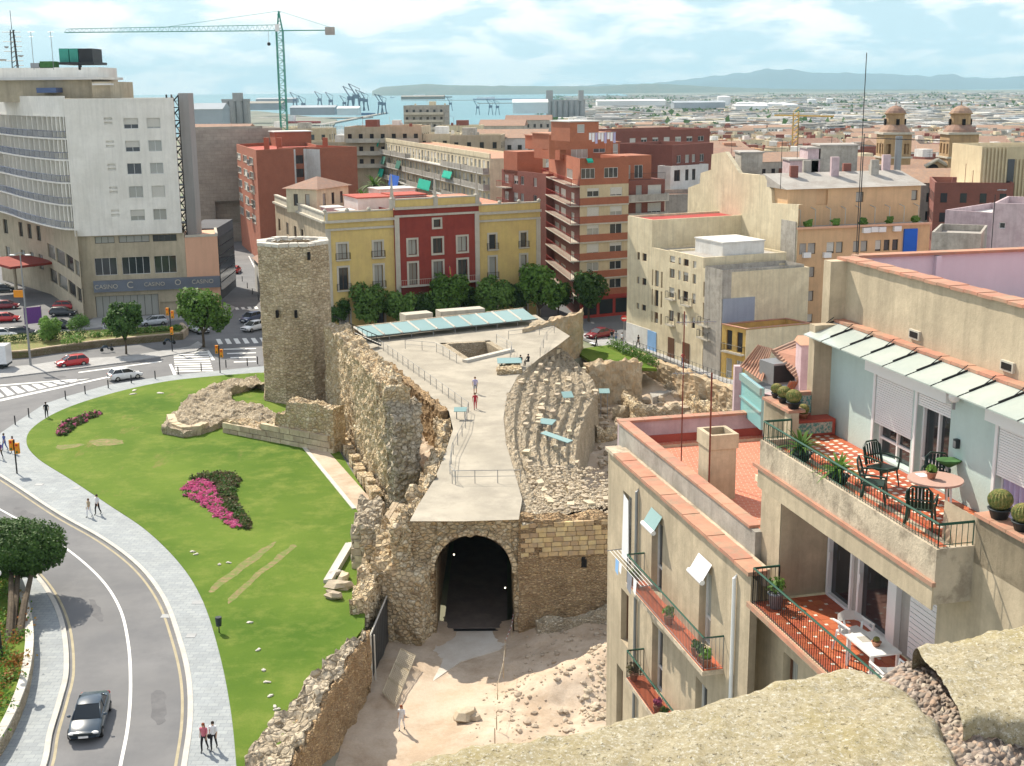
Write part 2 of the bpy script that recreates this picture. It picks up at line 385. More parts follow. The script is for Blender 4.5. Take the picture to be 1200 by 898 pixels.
mk('concrete',(.46,.44,.40),alt=(.36,.34,.31),var=.12,vs=.4,fine=6,bump=.2,streak=.35)
mk('ground',(.28,.25,.20),alt=(.16,.20,.11),var=.2,vs=.01,fine=.5)
mk_rubble('ruin',[(.64,.50,.31),(.80,.66,.45),(.56,.42,.27),(.86,.76,.58),(.72,.53,.31)],(.48,.38,.25),2.6,.9)
mk_rubble('ruin_small',[(.62,.51,.37),(.76,.66,.50),(.52,.43,.31),(.84,.76,.62)],(.52,.43,.31),5.0,.9)
mk_rubble('ruin_grey',[(.54,.46,.35),(.68,.60,.47),(.46,.39,.29),(.76,.68,.55)],(.42,.35,.26),2.0,1.)
mk_rubble('tower_stone',[(.66,.53,.36),(.86,.73,.54),(.52,.41,.28),(.76,.64,.46)],(.56,.46,.32),2.5,1.,dirt=.6)
mk_rubble('brown_wall',[(.56,.39,.22),(.68,.50,.30),(.46,.31,.18),(.62,.45,.28)],(.42,.30,.19),3.6,.9,squash=(1,1,2.2))
mk('ashlar',(.60,.43,.22),alt=(.50,.38,.24),var=.2,vs=1.2,fine=7,bump=.6,bs=7,rnd=.4)
mk('ashlar_grey',(.60,.50,.36),alt=(.50,.40,.27),var=.2,vs=1.,fine=7,bump=.7,bs=6,rnd=.35)
mk('old_plaster',(.52,.43,.30),alt=(.56,.40,.24),var=.25,vs=.5,fine=5,bump=.8,bs=5,streak=.3)
mk('rock',(.60,.51,.38),alt=(.50,.41,.29),var=.2,vs=1.5,fine=8,bump=1.,bs=6,rnd=.4)
mk('limestone',(.58,.55,.49),var=.1,vs=2,bump=.4,bs=8,rnd=.2)
# grass with worn patches
m,t,b=nodes('grass');p=pos(t)
c=mixc(t,ramp(t,ns(t,p,.06,6),.35,.65),(.075,.15,.016),(.15,.225,.032))
c=mixc(t,ramp(t,ns(t,p,.35,8,.75),.48,.70),c,(.20,.25,.05));c=mixc(t,.45,c,ramp(t,ns(t,p,14,5,.8),.25,.75,(.55,)*3,(1.2,)*3),'MULTIPLY')
c=mixc(t,math_(t,'MULTIPLY',ramp(t,ns(t,pos(t,(1,.35,1)),.16,9,.75),.60,.70),.7),c,(.27,.19,.09))
t.links.new(c,b.inputs['Base Color']);b.inputs['Roughness'].default_value=.9;b.inputs['Specular IOR Level'].default_value=.1
bn=N(t,'ShaderNodeBump',{'Height': ns(t,p,25,4,.8),'Strength': .8,'Distance': .06});t.links.new(bn.outputs[0],b.inputs['Normal'])
mk('bare_soil',(.27,.19,.09),alt=(.15,.20,.04),var=.2,vs=1.4,fine=10,bump=.6,lo=.40,hi=.56)
mk_leaf('leaf_green',(.07,.15,.025),(.12,.23,.04),(.17,.28,.06));mk_leaf('leaf_dark',(.035,.085,.02),(.065,.13,.03),(.10,.18,.04))
mk_leaf('leaf_bright',(.13,.25,.05),(.20,.33,.08),(.08,.17,.04));mk_leaf('leaf_brown',(.10,.09,.045),(.16,.13,.07),(.08,.10,.04))
mk_leaf('petal_pink',(.55,.10,.26),(.68,.20,.38),(.40,.09,.20));mk_leaf('petal_orange',(.35,.16,.04),(.22,.22,.05),(.42,.08,.05),1.5)
mk('bark',(.10,.075,.05),var=.3,vs=4,bump=.6);mk('steel_dark',(.035,.037,.04),rough=.5,metal=.3);mk('steel_grey',(.30,.31,.32),rough=.45,metal=.5);mk('rust',(.20,.055,.035),rough=.8)
mk('iron_green',(.025,.09,.06),rough=.5,var=.08);mk('crane_green',(.05,.28,.22),rough=.6);mk('crane_blue',(.14,.20,.27),rough=.6)
mk('plaster_beige',(.55,.46,.33),alt=(.47,.38,.26),var=.10,vs=.25,fine=5,streak=.35,bump=.15)
mk('plaster_tan',(.58,.48,.34),alt=(.46,.38,.27),var=.16,vs=.45,fine=6,streak=.6,bump=.25,bs=9)
mk('plaster_peel',(.58,.49,.37),alt=(.34,.28,.21),var=.18,vs=.9,fine=7,streak=.4,bump=.6,bs=7,lo=.5,hi=.62)
mk('plaster_grey',(.46,.43,.38),alt=(.32,.30,.26),var=.18,vs=.6,fine=6,streak=.55,bump=.35,lo=.45,hi=.65)
mk('plaster_cream',(.74,.65,.46),alt=(.64,.55,.38),var=.1,vs=.4,fine=5,streak=.4,bump=.15)
mk('plaster_white',(.74,.73,.70),alt=(.62,.60,.56),var=.06,vs=.3,fine=5,streak=.25,bump=.1)
mk('plaster_lilac',(.72,.67,.72),var=.05,vs=.4,fine=3,streak=.1);mk('plaster_mauve',(.58,.46,.48),alt=(.48,.36,.38),var=.1,vs=.6,streak=.35)
mk('plaster_mint',(.52,.64,.60),var=.05,vs=.5,fine=8,streak=.12,bump=.2,bs=18);mk('plaster_yellow',(.66,.50,.19),alt=(.60,.44,.18),var=.06,vs=.3,streak=.2,bump=.1)
mk('plaster_red',(.30,.055,.04),alt=(.25,.045,.035),var=.08,vs=.3,streak=.2,bump=.1);mk('trim_stone',(.54,.50,.42),var=.1,vs=.8,streak=.3)
mk('plaster_orange',(.70,.46,.26),alt=(.62,.41,.24),var=.07,vs=.25,streak=.25,bump=.1);mk('plaster_salmon',(.72,.42,.28),var=.06,vs=.2,streak=.15)
mk('plaster_ochre',(.66,.45,.13),alt=(.55,.37,.12),var=.1,vs=.5,streak=.3);mk('plaster_blue',(.33,.37,.45),var=.08,streak=.2)
mk('hotel_white',(.84,.81,.74),alt=(.75,.72,.65),var=.07,vs=.15,fine=2,streak=.25,bump=.1);mk('hotel_beige',(.50,.43,.31),alt=(.42,.36,.26),var=.1,vs=.3,streak=.4)
mk_brick('brick_orange',(.42,.12,.055),(.36,.095,.045),(.40,.20,.14),.25,.07,.01);mk_brick('brick_dark',(.26,.075,.05),(.21,.06,.045),(.28,.15,.12),.25,.07,.01)
mk_brick('brick_apt',(.42,.135,.07),(.37,.115,.06),(.44,.2,.12),.25,.07,.01);mk_brick('block_wall',(.44,.39,.33),(.38,.34,.29),(.30,.27,.23),1.6,.8,.03,bump=.2,dirt=.5)
mk_brick('clay_tiles',(.62,.20,.11),(.54,.16,.085),(.60,.36,.28),.30,.15,.012,bump=.2,dirt=.25);mk('clay',(.48,.24,.16),alt=(.42,.22,.15),var=.12,vs=1.5,fine=6,bump=.2,rnd=.15)
mk('coral_paint',(.52,.25,.17),alt=(.40,.27,.19),var=.16,vs=1.2,fine=5,streak=.2,rnd=.12);mk('red_floor',(.45,.10,.07),alt=(.36,.08,.06),var=.1,vs=.5);mk('oxide',(.42,.055,.05),alt=(.34,.06,.05),var=.12,vs=.5)
mk('tile_red',(.50,.13,.06),var=.1,vs=2,rough=.45,rnd=.2,spec=.5);mk('tile_white',(.80,.76,.66),rough=.4,var=.05)
mk('roof_tile',(.38,.23,.16),alt=(.32,.22,.17),var=.2,vs=1,fine=4,rnd=.2,lo=.4,hi=.6);mk('roof_grey',(.42,.40,.37),alt=(.34,.31,.28),var=.15,vs=.3);mk('roof_white',(.68,.67,.64),var=.12,vs=.3)
mk('pvc_white',(.80,.80,.79),rough=.35,var=.03,spec=.5);mk('pvc_green',(.012,.04,.028),rough=.35,var=.1,spec=.5);mk('table_pink',(.52,.34,.28),rough=.4,var=.05)
mk('wood',(.36,.27,.18),alt=(.46,.38,.28),var=.2,vs=2,rnd=.3);mk('lattice',(.58,.50,.36),rough=.7)
mk('cloth_white',(.80,.80,.82),var=.04);mk('cloth_blue',(.25,.45,.75),var=.1);mk('teal_glass',(.24,.38,.37),rough=.12,var=.04,spec=.6);mk('asphalt_patch',(.15,.15,.157),alt=(.12,.12,.127),vs=.6,fine=25,bump=.2);mk('canopy_glass',(.40,.46,.43),alt=(.48,.52,.48),rough=.2,var=.04,spec=.6)
mk('skin',(.55,.34,.24),var=.05);mk('hair_dark',(.03,.02,.015));mk('hair_red',(.25,.07,.03));mk('hair_brown',(.12,.06,.03))
for k_,c_ in dict(c_black=(.02,.02,.025),c_white=(.78,.78,.80),c_pink=(.55,.16,.20),c_blue=(.10,.14,.35),c_grey=(.25,.26,.30),c_tan=(.45,.36,.24),c_red=(.45,.04,.06),c_lilac=(.45,.42,.62),c_purple=(.16,.06,.25)).items(): mk(k_,c_,var=.1,vs=6)
for k_,c_ in dict(p_navy=(.035,.06,.09),p_red=(.50,.015,.02),p_darkred=(.22,.01,.02),p_silver=(.50,.53,.56),p_white=(.78,.79,.80),p_dark=(.03,.04,.05),p_blue=(.04,.07,.16)).items(): mk_paint(k_,c_)
mk('rubber',(.02,.02,.02));mk('chrome',(.5,.5,.5),rough=.25,metal=.9);mk('plastic_orange',(.75,.28,.02),rough=.5,var=.05);mk('red_light',(.6,.03,.02),rough=.3);mk('amber',(.8,.35,.02),rough=.3)
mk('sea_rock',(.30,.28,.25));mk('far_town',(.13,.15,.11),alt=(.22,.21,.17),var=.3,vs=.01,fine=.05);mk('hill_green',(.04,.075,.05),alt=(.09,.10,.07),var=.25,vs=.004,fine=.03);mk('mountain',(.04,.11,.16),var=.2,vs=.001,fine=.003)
mk('mosaic',(.10,.28,.26),alt=(.55,.50,.42),vs=9,lo=.45,hi=.55);mk('silo',(.34,.33,.32),var=.1,vs=.1,streak=.3);mk('tank_white',(.80,.80,.80),var=.04);mk('ship_red',(.40,.05,.04));mk('ship_blue',(.08,.16,.30));mk('shed_roof',(.36,.40,.44),var=.15,vs=.02);mk('shed_white',(.70,.72,.72),var=.1,vs=.02)
mk('moss_green',(.06,.16,.05),var=.3,vs=3);mk('cactus',(.14,.19,.05),alt=(.42,.33,.12),var=.2,vs=9,fine=40,bump=.9,bs=50)
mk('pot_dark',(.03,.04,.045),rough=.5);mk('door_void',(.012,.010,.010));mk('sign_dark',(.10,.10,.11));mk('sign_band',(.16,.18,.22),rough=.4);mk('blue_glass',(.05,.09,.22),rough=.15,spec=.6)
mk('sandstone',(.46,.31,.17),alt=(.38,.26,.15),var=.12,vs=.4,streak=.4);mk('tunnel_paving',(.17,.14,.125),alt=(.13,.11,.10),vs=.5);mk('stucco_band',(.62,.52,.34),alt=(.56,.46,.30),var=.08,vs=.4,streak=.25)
# foreground stone: lichen-speckled shelly limestone
m,t,b=nodes('parapet_stone');p=pos(t)
c=mixc(t,ramp(t,ns(t,p,38,9,.85),.36,.62),(.46,.39,.24),(.80,.73,.54))
c=mixc(t,ramp(t,ns(t,p,95,6,.9),.43,.57),(.52,.44,.27),c)
c=mixc(t,math_(t,'MULTIPLY',ramp(t,ns(t,p,6,8,.7),.50,.66),.6),c,(.55,.46,.22))
c=mixc(t,math_(t,'MULTIPLY',ramp(t,ns(t,p,135,4,.85),.54,.61),.9),c,(.86,.83,.72));c=mixc(t,math_(t,'MULTIPLY',ramp(t,ns(t,p,110,5,.85),.57,.63),.85),c,(.12,.10,.06))
t.links.new(c,b.inputs['Base Color']);b.inputs['Roughness'].default_value=.95;b.inputs['Specular IOR Level'].default_value=.1
bn=N(t,'ShaderNodeBump',{'Height': ns(t,p,110,8,.85),'Strength': .8,'Distance': .015});t.links.new(bn.outputs[0],b.inputs['Normal'])
m,t,b=nodes('mortar');p=pos(t)
v=N(t,'ShaderNodeTexVoronoi',{'Vector': p,'Scale': 95.,'Randomness': 1.});sp=N(t,'ShaderNodeSeparateColor',{0: v.outputs['Color']}).outputs[0]
r=N(t,'ShaderNodeValToRGB',{0: sp});e=r.color_ramp.elements;e[0].color=(.14,.11,.09,1);e[1].color=(.50,.44,.36,1)
for q_,cc in ((.3,(.45,.38,.32,1)),(.6,(.30,.24,.20,1)),(.85,(.42,.30,.22,1))): x=e.new(q_);x.color=cc
c=mixc(t,.6,r.outputs[0],ramp(t,ns(t,p,60,6,.8),.3,.7,(.4,)*3,(1.2,)*3),'MULTIPLY')
t.links.new(c,b.inputs['Base Color']);b.inputs['Roughness'].default_value=.95;bn=N(t,'ShaderNodeBump',{'Height': v.outputs['Distance'],'Strength': .8,'Distance':-.015});t.links.new(bn.outputs[0],b.inputs['Normal'])
# water
m,t,b=nodes('sea');p=pos(t);c=mixc(t,ramp(t,ns(t,pos(t,(.0006,.002,1)),1,4),.3,.7),(.035,.17,.22),(.06,.24,.28));t.links.new(c,b.inputs['Base Color']);b.inputs['Roughness'].default_value=.35;b.inputs['Specular IOR Level'].default_value=.4
bn=N(t,'ShaderNodeBump',{'Height': ns(t,p,.15,5),'Strength': .4,'Distance': 1.});t.links.new(bn.outputs[0],b.inputs['Normal'])
# ================================================================ setting: ground, sea, hills
SEA=-26.0
PITP=[G(339,898,0),G(380,817,0),G(426,735,0),G(450,640,0),Vector((-11,103,0)),Vector((-18,132,0)),Vector((-13,150,0)),Vector((5,158,0)),Vector((16.5,164,0)),Vector((25.5,143,0)),Vector((33,130,0)),Vector((40,50,0)),Vector((-8,40,0))]
def inpoly(x,y,P):
    c=False;j=len(P)-1
    for i in range(len(P)):
        if (P[i][1]>y)!=(P[j][1]>y) and x<(P[j][0]-P[i][0])*(y-P[i][1])/(P[j][1]-P[i][1])+P[i][0]: c=not c
        j=i
    return c
def terr(x,y):
    """city ground level"""
    d=max(0,y-230);z=-20*min(1,d/1100)**.8
    if y>1300: z=-20-4.5*min(1,(y-1300)/500)
    return z-.06
def coast(y):      # x of the shoreline: sea lies to the left of it
    return-1e9
xs=list(np.concatenate([np.linspace(-3200,-160,16),np.linspace(-150,150,101)[0:],np.linspace(165,9000,26)]));ys=list(np.concatenate([np.linspace(-60,35,6),np.linspace(40,240,68),np.linspace(260,1700,30)]))
mb=MB();vid={}
for j,y in enumerate(ys):
    for i,x in enumerate(xs):
        z=terr(x,y)
        if-40<x<45 and 38<y<170 and inpoly(x,y,PITP): z=-6.
        elif-60<x<60 and y<175: z=-.3
        vid[i,j]=mb.V((x,y,z))
for j in range(len(ys)-1):
    for i in range(len(xs)-1): mb.F((vid[i,j],vid[i+1,j],vid[i+1,j+1],vid[i,j+1]))
struct('ground',mb,MT['ground'],True)
mb=MB();mb.quad((-29000,1500,SEA),(29000,1500,SEA),(29000,29500,SEA),(-29000,29500,SEA));struct('sea',mb,MT['sea'])
# flat industrial land to the right of the bay and the headland beyond it
def land(name,pts,z,mat,amp=0):
    mb=MB();mb.prism([(p[0],p[1]) for p in pts],SEA-3,z);return struct(name,mb,mat)
land('coast_plain',[G(610,158,-23),G(640,150,-23),G(648,142,-23),G(650,131,-23),G(690,125,-23),(900,9000),(1300,15800),(17000,15800),(9000,1600),(-10,1600)],-23,MT['far_town'])
land('harbour_land',[G(215,156,-24),G(215,150,-24),G(226,134,-24),G(300,130,-24),G(395,140,-24),G(385,158,-24),G(300,165,-24)],-24,MT['far_town'])
def pier(name,a,b,w,lab=None):
    mb=MB();mb.obox(G(*a,SEA+2.5),G(*b,SEA+2.5),-w/2,w/2,SEA-2,SEA+2.5);return struct(name,mb,MT['sea_rock'])
pier('harbour_quay',(370,147),(452,132),14);pier('harbour_quay',(300,138),(432,137.5),60);pier('breakwater',(235,123),(330,122),24);pier('breakwater',(560,121),(760,119),60);pier('harbour_quay',(470,118),(640,116.5),40)
def ridge(name,prof,Y,depth,mat,zb,rough,n=260,sd=0):
    """hill range seen along its crest line (picture column, picture row)"""
    mb=MB();px=[p[0] for p in prof];py=[p[1] for p in prof];rows=[]
    for i in range(n+1):
        x=px[0]+(px[-1]-px[0])*i/n;y=float(np.interp(x,px,py));c=ZY(x,y,Y);z=c.z+rough*NZ.fractal(Vector((x*.06,sd,0)),.8,2.2,5)
        r=[]
        for k in range(9):
            u=k/8;zz=zb+(max(zb+1,z)-zb)*math.sin(u*math.pi/2)**.9*(1+.10*NZ.noise(Vector((x*.08,u*4,sd+2)))*(1 if 0<k<8 else 0));r.append(mb.V((c.x*(1-depth*(1-u)/Y),Y-depth*(1-u),zz)))
        r.append(mb.V((c.x*1.1,Y*1.1,zb)));rows.append(r)
    for i in range(n):
        for k in range(9): mb.F((rows[i][k],rows[i+1][k],rows[i+1][k+1],rows[i][k+1]))
    return struct(name,mb,mat,True)
ridge('headland',[(436,107),(447,102),(470,100.5),(500,98.5),(530,100),(560,100.5),(600,101),(640,101),(700,101.5),(740,99),(770,98),(800,100),(860,103),(960,105),(1100,105),(1300,106)],15000,600,MT['hill_green'],SEA,5,sd=1)
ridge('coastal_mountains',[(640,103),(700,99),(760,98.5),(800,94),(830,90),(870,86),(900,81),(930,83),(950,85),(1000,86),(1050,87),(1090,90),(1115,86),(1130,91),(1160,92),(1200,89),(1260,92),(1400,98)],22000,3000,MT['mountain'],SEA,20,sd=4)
# ---------------------------------------------------------------- streets, pavements, lawn
def sheet(name,pts,z,mat,zb=None,kind='structure'):
    mb=MB();mb.prism([(p[0],p[1]) for p in pts],z-.2 if zb is None else zb,z);return struct(name,mb,mat,kind=kind)
sheet('road',[(-150,40),(-9,40),G(300,898),G(437,600),(-12,100),(-20,136),(-22,165),(14,176),(31,137),(60,100),(80,160),(40,260),(-40,300),(-150,300)],0,MT['asphalt'])
LAWN=catmull([G(p[0],p[1],.14) for p in ((283,990),(277,898),(270,830),(257,765),(238,705),(212,662),(172,622),(128,592),(83,562),(44,537),(31,518),(40,500),(74,480),(128,462),(190,448),(250,441),(302,437))],6)
KERB=catmull([G(p[0],p[1],.12) for p in ((205,990),(219,898),(226,842),(224,793),(213,748),(195,701),(166,663),(124,631),(71,601),(11,562),(-40,532))],6)
UP=[G(p[0],p[1],.12) for p in ((-40,520),(0,508),(22,493),(53,473),(80,464),(127,451),(200,440),(310,429))]
mb=MB()
i_,o_=[v2(p) for p in LAWN],[v2(p) for p in KERB+UP]
poly=o_+[v2(G(310,445,.12))]+i_[::-1]
mb.prism(poly,-.2,.12);struct('pavement',mb,MT['pavement'])
mb=MB();mb.prism([v2(p) for p in KERB][0:],.0,.01) if 0 else None
def strip(name,pts,w0,w1,z0,z1,mat,kind='structure'):
    a=offs(pts,w0);b=offs(pts,w1);mb=MB()
    for i in range(len(a)-1):
        q=[a[i],a[i+1],b[i+1],b[i]];mb.prism([(p.x,p.y) for p in q],z0,z1)
    return struct(name,mb,mat,kind=kind)
strip('kerb',KERB,-.30,.0,-.1,.15,MT['kerb']);strip('road_line',KERB,-.68,-.52,-.05,.008,MT['yellow_line'])
WL=catmull([G(*p) for p in ((132,950),(141,898),(150,850),(153,801),(150,752),(139,710),(113,673),(66,635),(0,597),(-40,575))],6);strip('road_line',WL,-.09,.09,-.05,.008,MT['white_line'])
LK=catmull([G(*p) for p in ((30,960),(55,898),(62,861),(73,823),(81,786),(77,737),(62,699),(38,669),(0,640),(-40,618))],6)
strip('kerb',LK,.0,.3,-.1,.15,MT['kerb']) if 0 else strip('kerb',LK,-.3,.0,-.1,.15,MT['kerb']);strip('road_line',LK,.18,.34,-.05,.008,MT['yellow_line'])
mb=MB();mb.prism([(p.x,p.y) for p in offs(LK,-.3)]+[(-60,105),(-60,45)],-.2,.13);struct('pavement',mb,MT['pavement'])
mb=MB();g_=[v2(p) for p in LAWN]+[v2(G(p[0],p[1],.14)) for p in ((312,437),(345,462),(392,520),(445,605),(430,650),(427,735),(384,790),(310,898),(292,990))]
lawnm=MB();lawnm.prism(g_,-.3,.16);struct('lawn',lawnm,MT['grass'])
# worn wheel tracks and bare patches in the turf
def patch(pts,mat='bare_soil',z=.166,name='bare_patch'):
    P_=catmull([G(p[0],p[1],.16) for p in pts+[pts[0]]],5)[:-1];c=sum(P_,Vector((0,0,0)))/len(P_)
    P_=[c+(p-c)*(1+.12*NZ.noise(p*1.3))+Vector((NZ.noise(p*3),NZ.noise(p*3+Vector((4,4,4))),0))*.22 for p in P_];mb=MB();mb.prism([(p.x,p.y) for p in P_],z-.05,z);return struct(name,mb,MT[mat])
patch([(268,700),(300,672),(340,640),(345,643),(300,680),(272,706)]);patch([(245,690),(280,662),(320,636),(323,639),(285,668),(250,694)]);patch([(105,517),(125,514),(146,517),(140,521),(112,523)])
patch([(66,522),(95,520),(96,523),(70,527)])
for pts in ([(104,700),(112,703),(121,722),(113,724),(106,712)],[(176,810),(192,808),(194,838),(180,842)],[(20,592),(40,602),(34,607),(14,598)],[(135,424),(165,420),(168,423),(138,427)],[(60,441),(74,439),(76,441),(62,443)]): patch(pts,'asphalt_patch',.006,'road_patch')
def bars(name,quads,z=.008,mat='white_line'):
    mb=MB()
    for q in quads: mb.prism([v2(G(p[0],p[1],z)) for p in q],z-.05,z)
    return struct(name,mb,MT[mat])
bars('crossing_stripes',[[(203+i*.3,412.6+i*2.75),(243+i*.8,411.6+i*2.75),(243.5+i*.8,413.0+i*2.75),(203+i*.3,414+i*2.75)] for i in range(9)])
bars('crossing_stripes',[[(253+i*10.2,397.5-i*.3),(258+i*10.2,397.3-i*.3),(261.5+i*10.4,403.2-i*.3),(256+i*10.4,403.6-i*.3)] for i in range(6)])
bars('crossing_stripes',[[(267+i*7.5,360.8-i*.35),(271+i*7.5,360.6-i*.35),(273+i*7.5,363.2-i*.35),(269+i*7.5,363.5-i*.35)] for i in range(5)])
bars('road_marking',[[(242,411),(245,410.8),(252,422),(248,422.3)],[(198,427),(201,426.6),(207,439),(203,439.3)]]+[[(262+i*4,408.8+i*5),(300,408+i*5),(300,409+i*5),(262+i*4,410+i*5)] for i in range(4)])
bars('road_marking',[[(0,468),(0,470.5),(150,437.5),(150,436.3)],[(0,451),(0,452.5),(90,445),(90,444.2)],[(92,436),(190,423),(190,424),(92,437.2)]]+[[(-4+i*12.5,466.5-i*2.6),(5+i*12.5,464.5-i*2.6),(-6+i*12.5,455.2-i*1.3),(-13+i*12.5,456-i*1.3)] for i in range(9)])
# kerbed pavements across the street, the car park and the strip under the hotel
def pv(name,pp,z=.13,mat='street_pavement'):
    mb=MB();mb.prism([v2(G(p[0],p[1],z)) for p in pp],-.2,z);return struct(name,mb,MT[mat])
pv('pavement',[(-30,432),(35,428),(80,421),(150,417),(222,406),(232,400),(238,404),(230,411),(150,424),(80,433),(-30,446)])
pv('pavement',[(95,386),(170,378),(266,370),(276,360),(262,354),(262,366),(110,372)])
pv('pavement',[(318,322),(283,280),(277,262),(290,262),(300,285),(330,320),(330,400),(312,400)])
pv('pavement',[(380,372),(660,372),(672,384),(735,402),(722,412),(664,388),(640,392),(380,392)])
pv('pavement',[(735,402),(865,455),(872,442),(733,396)]);pv('street_base',[(640,340),(720,340),(735,398),(725,408),(660,380)],.02,'street_asphalt')
bars('crossing_stripes',[[(690+i*9,402+i*2.2),(697+i*9,403.6+i*2.2),(707+i*9,400+i*2.2),(700+i*9,398.5+i*2.2)] for i in range(5)],.03)
bars('road_line',[[(291,300),(292,300),(302,318),(300,318)],[(286,282),(287,282),(289,290),(288,290)]],.012)
mb=MB();mb.prism([v2(G(p[0],p[1],.18)) for p in ((672,410),(715,404),(770,432),(700,428))],-.2,.18);struct('lawn',mb,MT['grass'])
# excavation floor (bumpy earth) and the beaten path in front of the tunnel
def bumpy(name,x0,x1,y0,y1,st,zf,mat,inside=None):
    nx,ny=int((x1-x0)/st),int((y1-y0)/st);mb=MB();I={}
    for j in range(ny+1):
        for i in range(nx+1):
            x,y=x0+i*st,y0+j*st
            if inside is None or inside(x,y): I[i,j]=mb.V((x,y,zf(x,y)))
    for j in range(ny):
        for i in range(nx):
            k=[(i,j),(i+1,j),(i+1,j+1),(i,j+1)]
            if all(q in I for q in k): mb.F([I[q] for q in k])
    return struct(name,mb,mat,True)
def pitz(x,y):
    n=NZ.fractal(Vector((x*.25,y*.25,1)),.7,2.1,5)*.35
    path=math.exp(-((x-(-3.-max(0,(84-y))*.17))/2.9)**2) if y<90 else 0.
    hump=1.0*math.exp(-(((x-3.5)/2.6)**2+((y-75)/2.8)**2))+1.9*math.exp(-(((x-6.8)/2.6)**2+((y-77)/3.)**2))+.9*math.exp(-(((x-3)/4)**2+((y-66)/4)**2))
    up=1.0*max(0,min(1,(x-0)/5))*max(0,min(1,(y-76)/8))
    return-4.+(1-path)*(n+hump+up+.35)
bumpy('excavation_floor',-14,14,42,92,.25,pitz,MT['earth'],lambda x,y: not (y>86.5 and x<.4) )
mb=MB();mb.prism([v2(G(p[0],p[1],-3.93)) for p in ((512,732),(600,732),(597,752),(585,762),(540,775),(505,800),(480,840),(462,835),(470,790),(455,770),(500,752))],-4.3,-3.93)
struct('sand_path',mb,MT['sand_path'])
bumpy('excavation_ground',2,34,92,166,.6,lambda x,y:-3.2+NZ.fractal(Vector((x*.2,y*.2,3)),.7,2.1,5)*.7+max(0,(y-150))*.1,MT['earth'],lambda x,y: inpoly(x,y,PITP))
# ================================================================ the Roman circus ruins
from mathutils.geometry import tessellate_polygon
def stone_disp(p,n,amp,fr):
    q=p*fr;q.z *= 1.3;d,_=NZ.voronoi(q,distance_metric='DISTANCE');e=min(1.,(d[1]-d[0])*2.6)
    k=NZ.fractal(p*.6,.8,2.1,4)
    return n*(amp*(e-.6)+amp*1.6*k)+Vector((NZ.noise(p*1.9),NZ.noise(p*1.9+Vector((9,0,0))),0))*amp*.6
def rough(name,poly,zb,zt,mat,res=.35,amp=.14,fr=1.7,rag=.3,parent=None,label=None,kind=None,disp=True,smooth=False,prerag=None):
    """weathered stone mass on a plan polygon; zt number or function of x,y; rag = raggedness of the top"""
    bm=bmesh.new();zmax=zt if not callable(zt) else 10.
    ar=sum(poly[i][0]*poly[(i+1)%len(poly)][1]-poly[(i+1)%len(poly)][0]*poly[i][1] for i in range(len(poly)))
    if ar<0: poly=poly[::-1]
    a=[bm.verts.new((p[0],p[1],0)) for p in poly];b=[bm.verts.new((p[0],p[1],1)) for p in poly];n=len(poly)
    for i in range(n): bm.faces.new((a[i],a[(i+1)%n],b[(i+1)%n],b[i]))
    bm.faces.new(b)
    hgt=(zt(*poly[0][:2]) if callable(zt) else zt)-zb
    for v in bm.verts: v.co.z *= max(.5,hgt)
    bmesh.ops.triangulate(bm,faces=bm.faces[:])
    for _ in range(9):
        es=[e for e in bm.edges if e.calc_length()>res*1.3]
        if not es or len(bm.faces)>60000: break
        bmesh.ops.subdivide_edges(bm,edges=es,cuts=1,use_grid_fill=False);bmesh.ops.triangulate(bm,faces=[f for f in bm.faces if len(f.verts)>3])
    bm.normal_update();hh=max(.5,hgt)
    ds={}
    for v in bm.verts:
        u=v.co.z/hh;z1=zt(v.co.x,v.co.y) if callable(zt) else zt
        r=NZ.fractal(Vector((v.co.x*.55,v.co.y*.55,3.3)),.8,2.2,4)*rag*1.6+(NZ.cell(Vector((v.co.x*1.5,v.co.y*1.5,1)))-.5)*rag*.5
        z=zb+u*(z1+r-zb);ds[v]=Vector((v.co.x,v.co.y,z))
    for v,p in ds.items():
        k=v.co.z/hh;v.co=p
        if disp and k>.001: v.co=p+stone_disp(p,v.normal.copy(),amp,fr)
    me=bpy.data.meshes.new(name);bm.to_mesh(me);bm.free()
    for m_ in (mat if isinstance(mat,(list,tuple)) else [mat]): me.materials.append(m_)
    o=bpy.data.objects.new(name,me);C.objects.link(o)
    if parent: o.parent=parent
    if label: o['label']=label
    if kind: o['kind']=kind
    return o
def stone(name,c,s,mat,sd,parent=None,n=8,m=5,amp=.28): 
    mb=MB();mb.blob(c,s,n,m,amp,sd,.25);return mb.build(name,mat,parent)
def ribbon(pts,w0,w1):
    a=offs(pts,w0);b=offs(pts,w1);return [(p.x,p.y) for p in a]+[(p.x,p.y) for p in b[::-1]]
RU,RS,RG,TS,BW=(MT[k] for k in ('ruin','ruin_small','ruin_grey','tower_stone','brown_wall'))
# ---- tower
TC=Vector((-24.2,141.0));TR_=4.15;ztt=zat(289,(TC.x,TC.y-4))
oct_=[(TC.x+TR_*math.cos(R(22.5+11+45*k)),TC.y+TR_*math.sin(R(22.5+11+45*k))) for k in range(8)]
t=thing('stone_tower','tall octagonal medieval stone tower with a broken hollow top beside the lawn','tower',(0,0,0))
mb=MB();NZn=60;NS=10
rings=[]
for j in range(NZn+1):
    z=-.5+(ztt+.5)*j/NZn;r=[]
    for k in range(8):
        for s_ in range(NS):
            a=Vector(oct_[k]).lerp(Vector(oct_[(k+1)%8]),s_/NS);n_=(a-TC).normalized();nn=Vector((n_.x,n_.y,0));p=Vector((a.x,a.y,z));ex=.25*max(0,1-j/6)
            d=stone_disp(p,nn,.055,2.2);r.append(mb.V(p+d*(0 if s_==0 else 1)+nn*ex))
    rings.append(r)
n8=8*NS
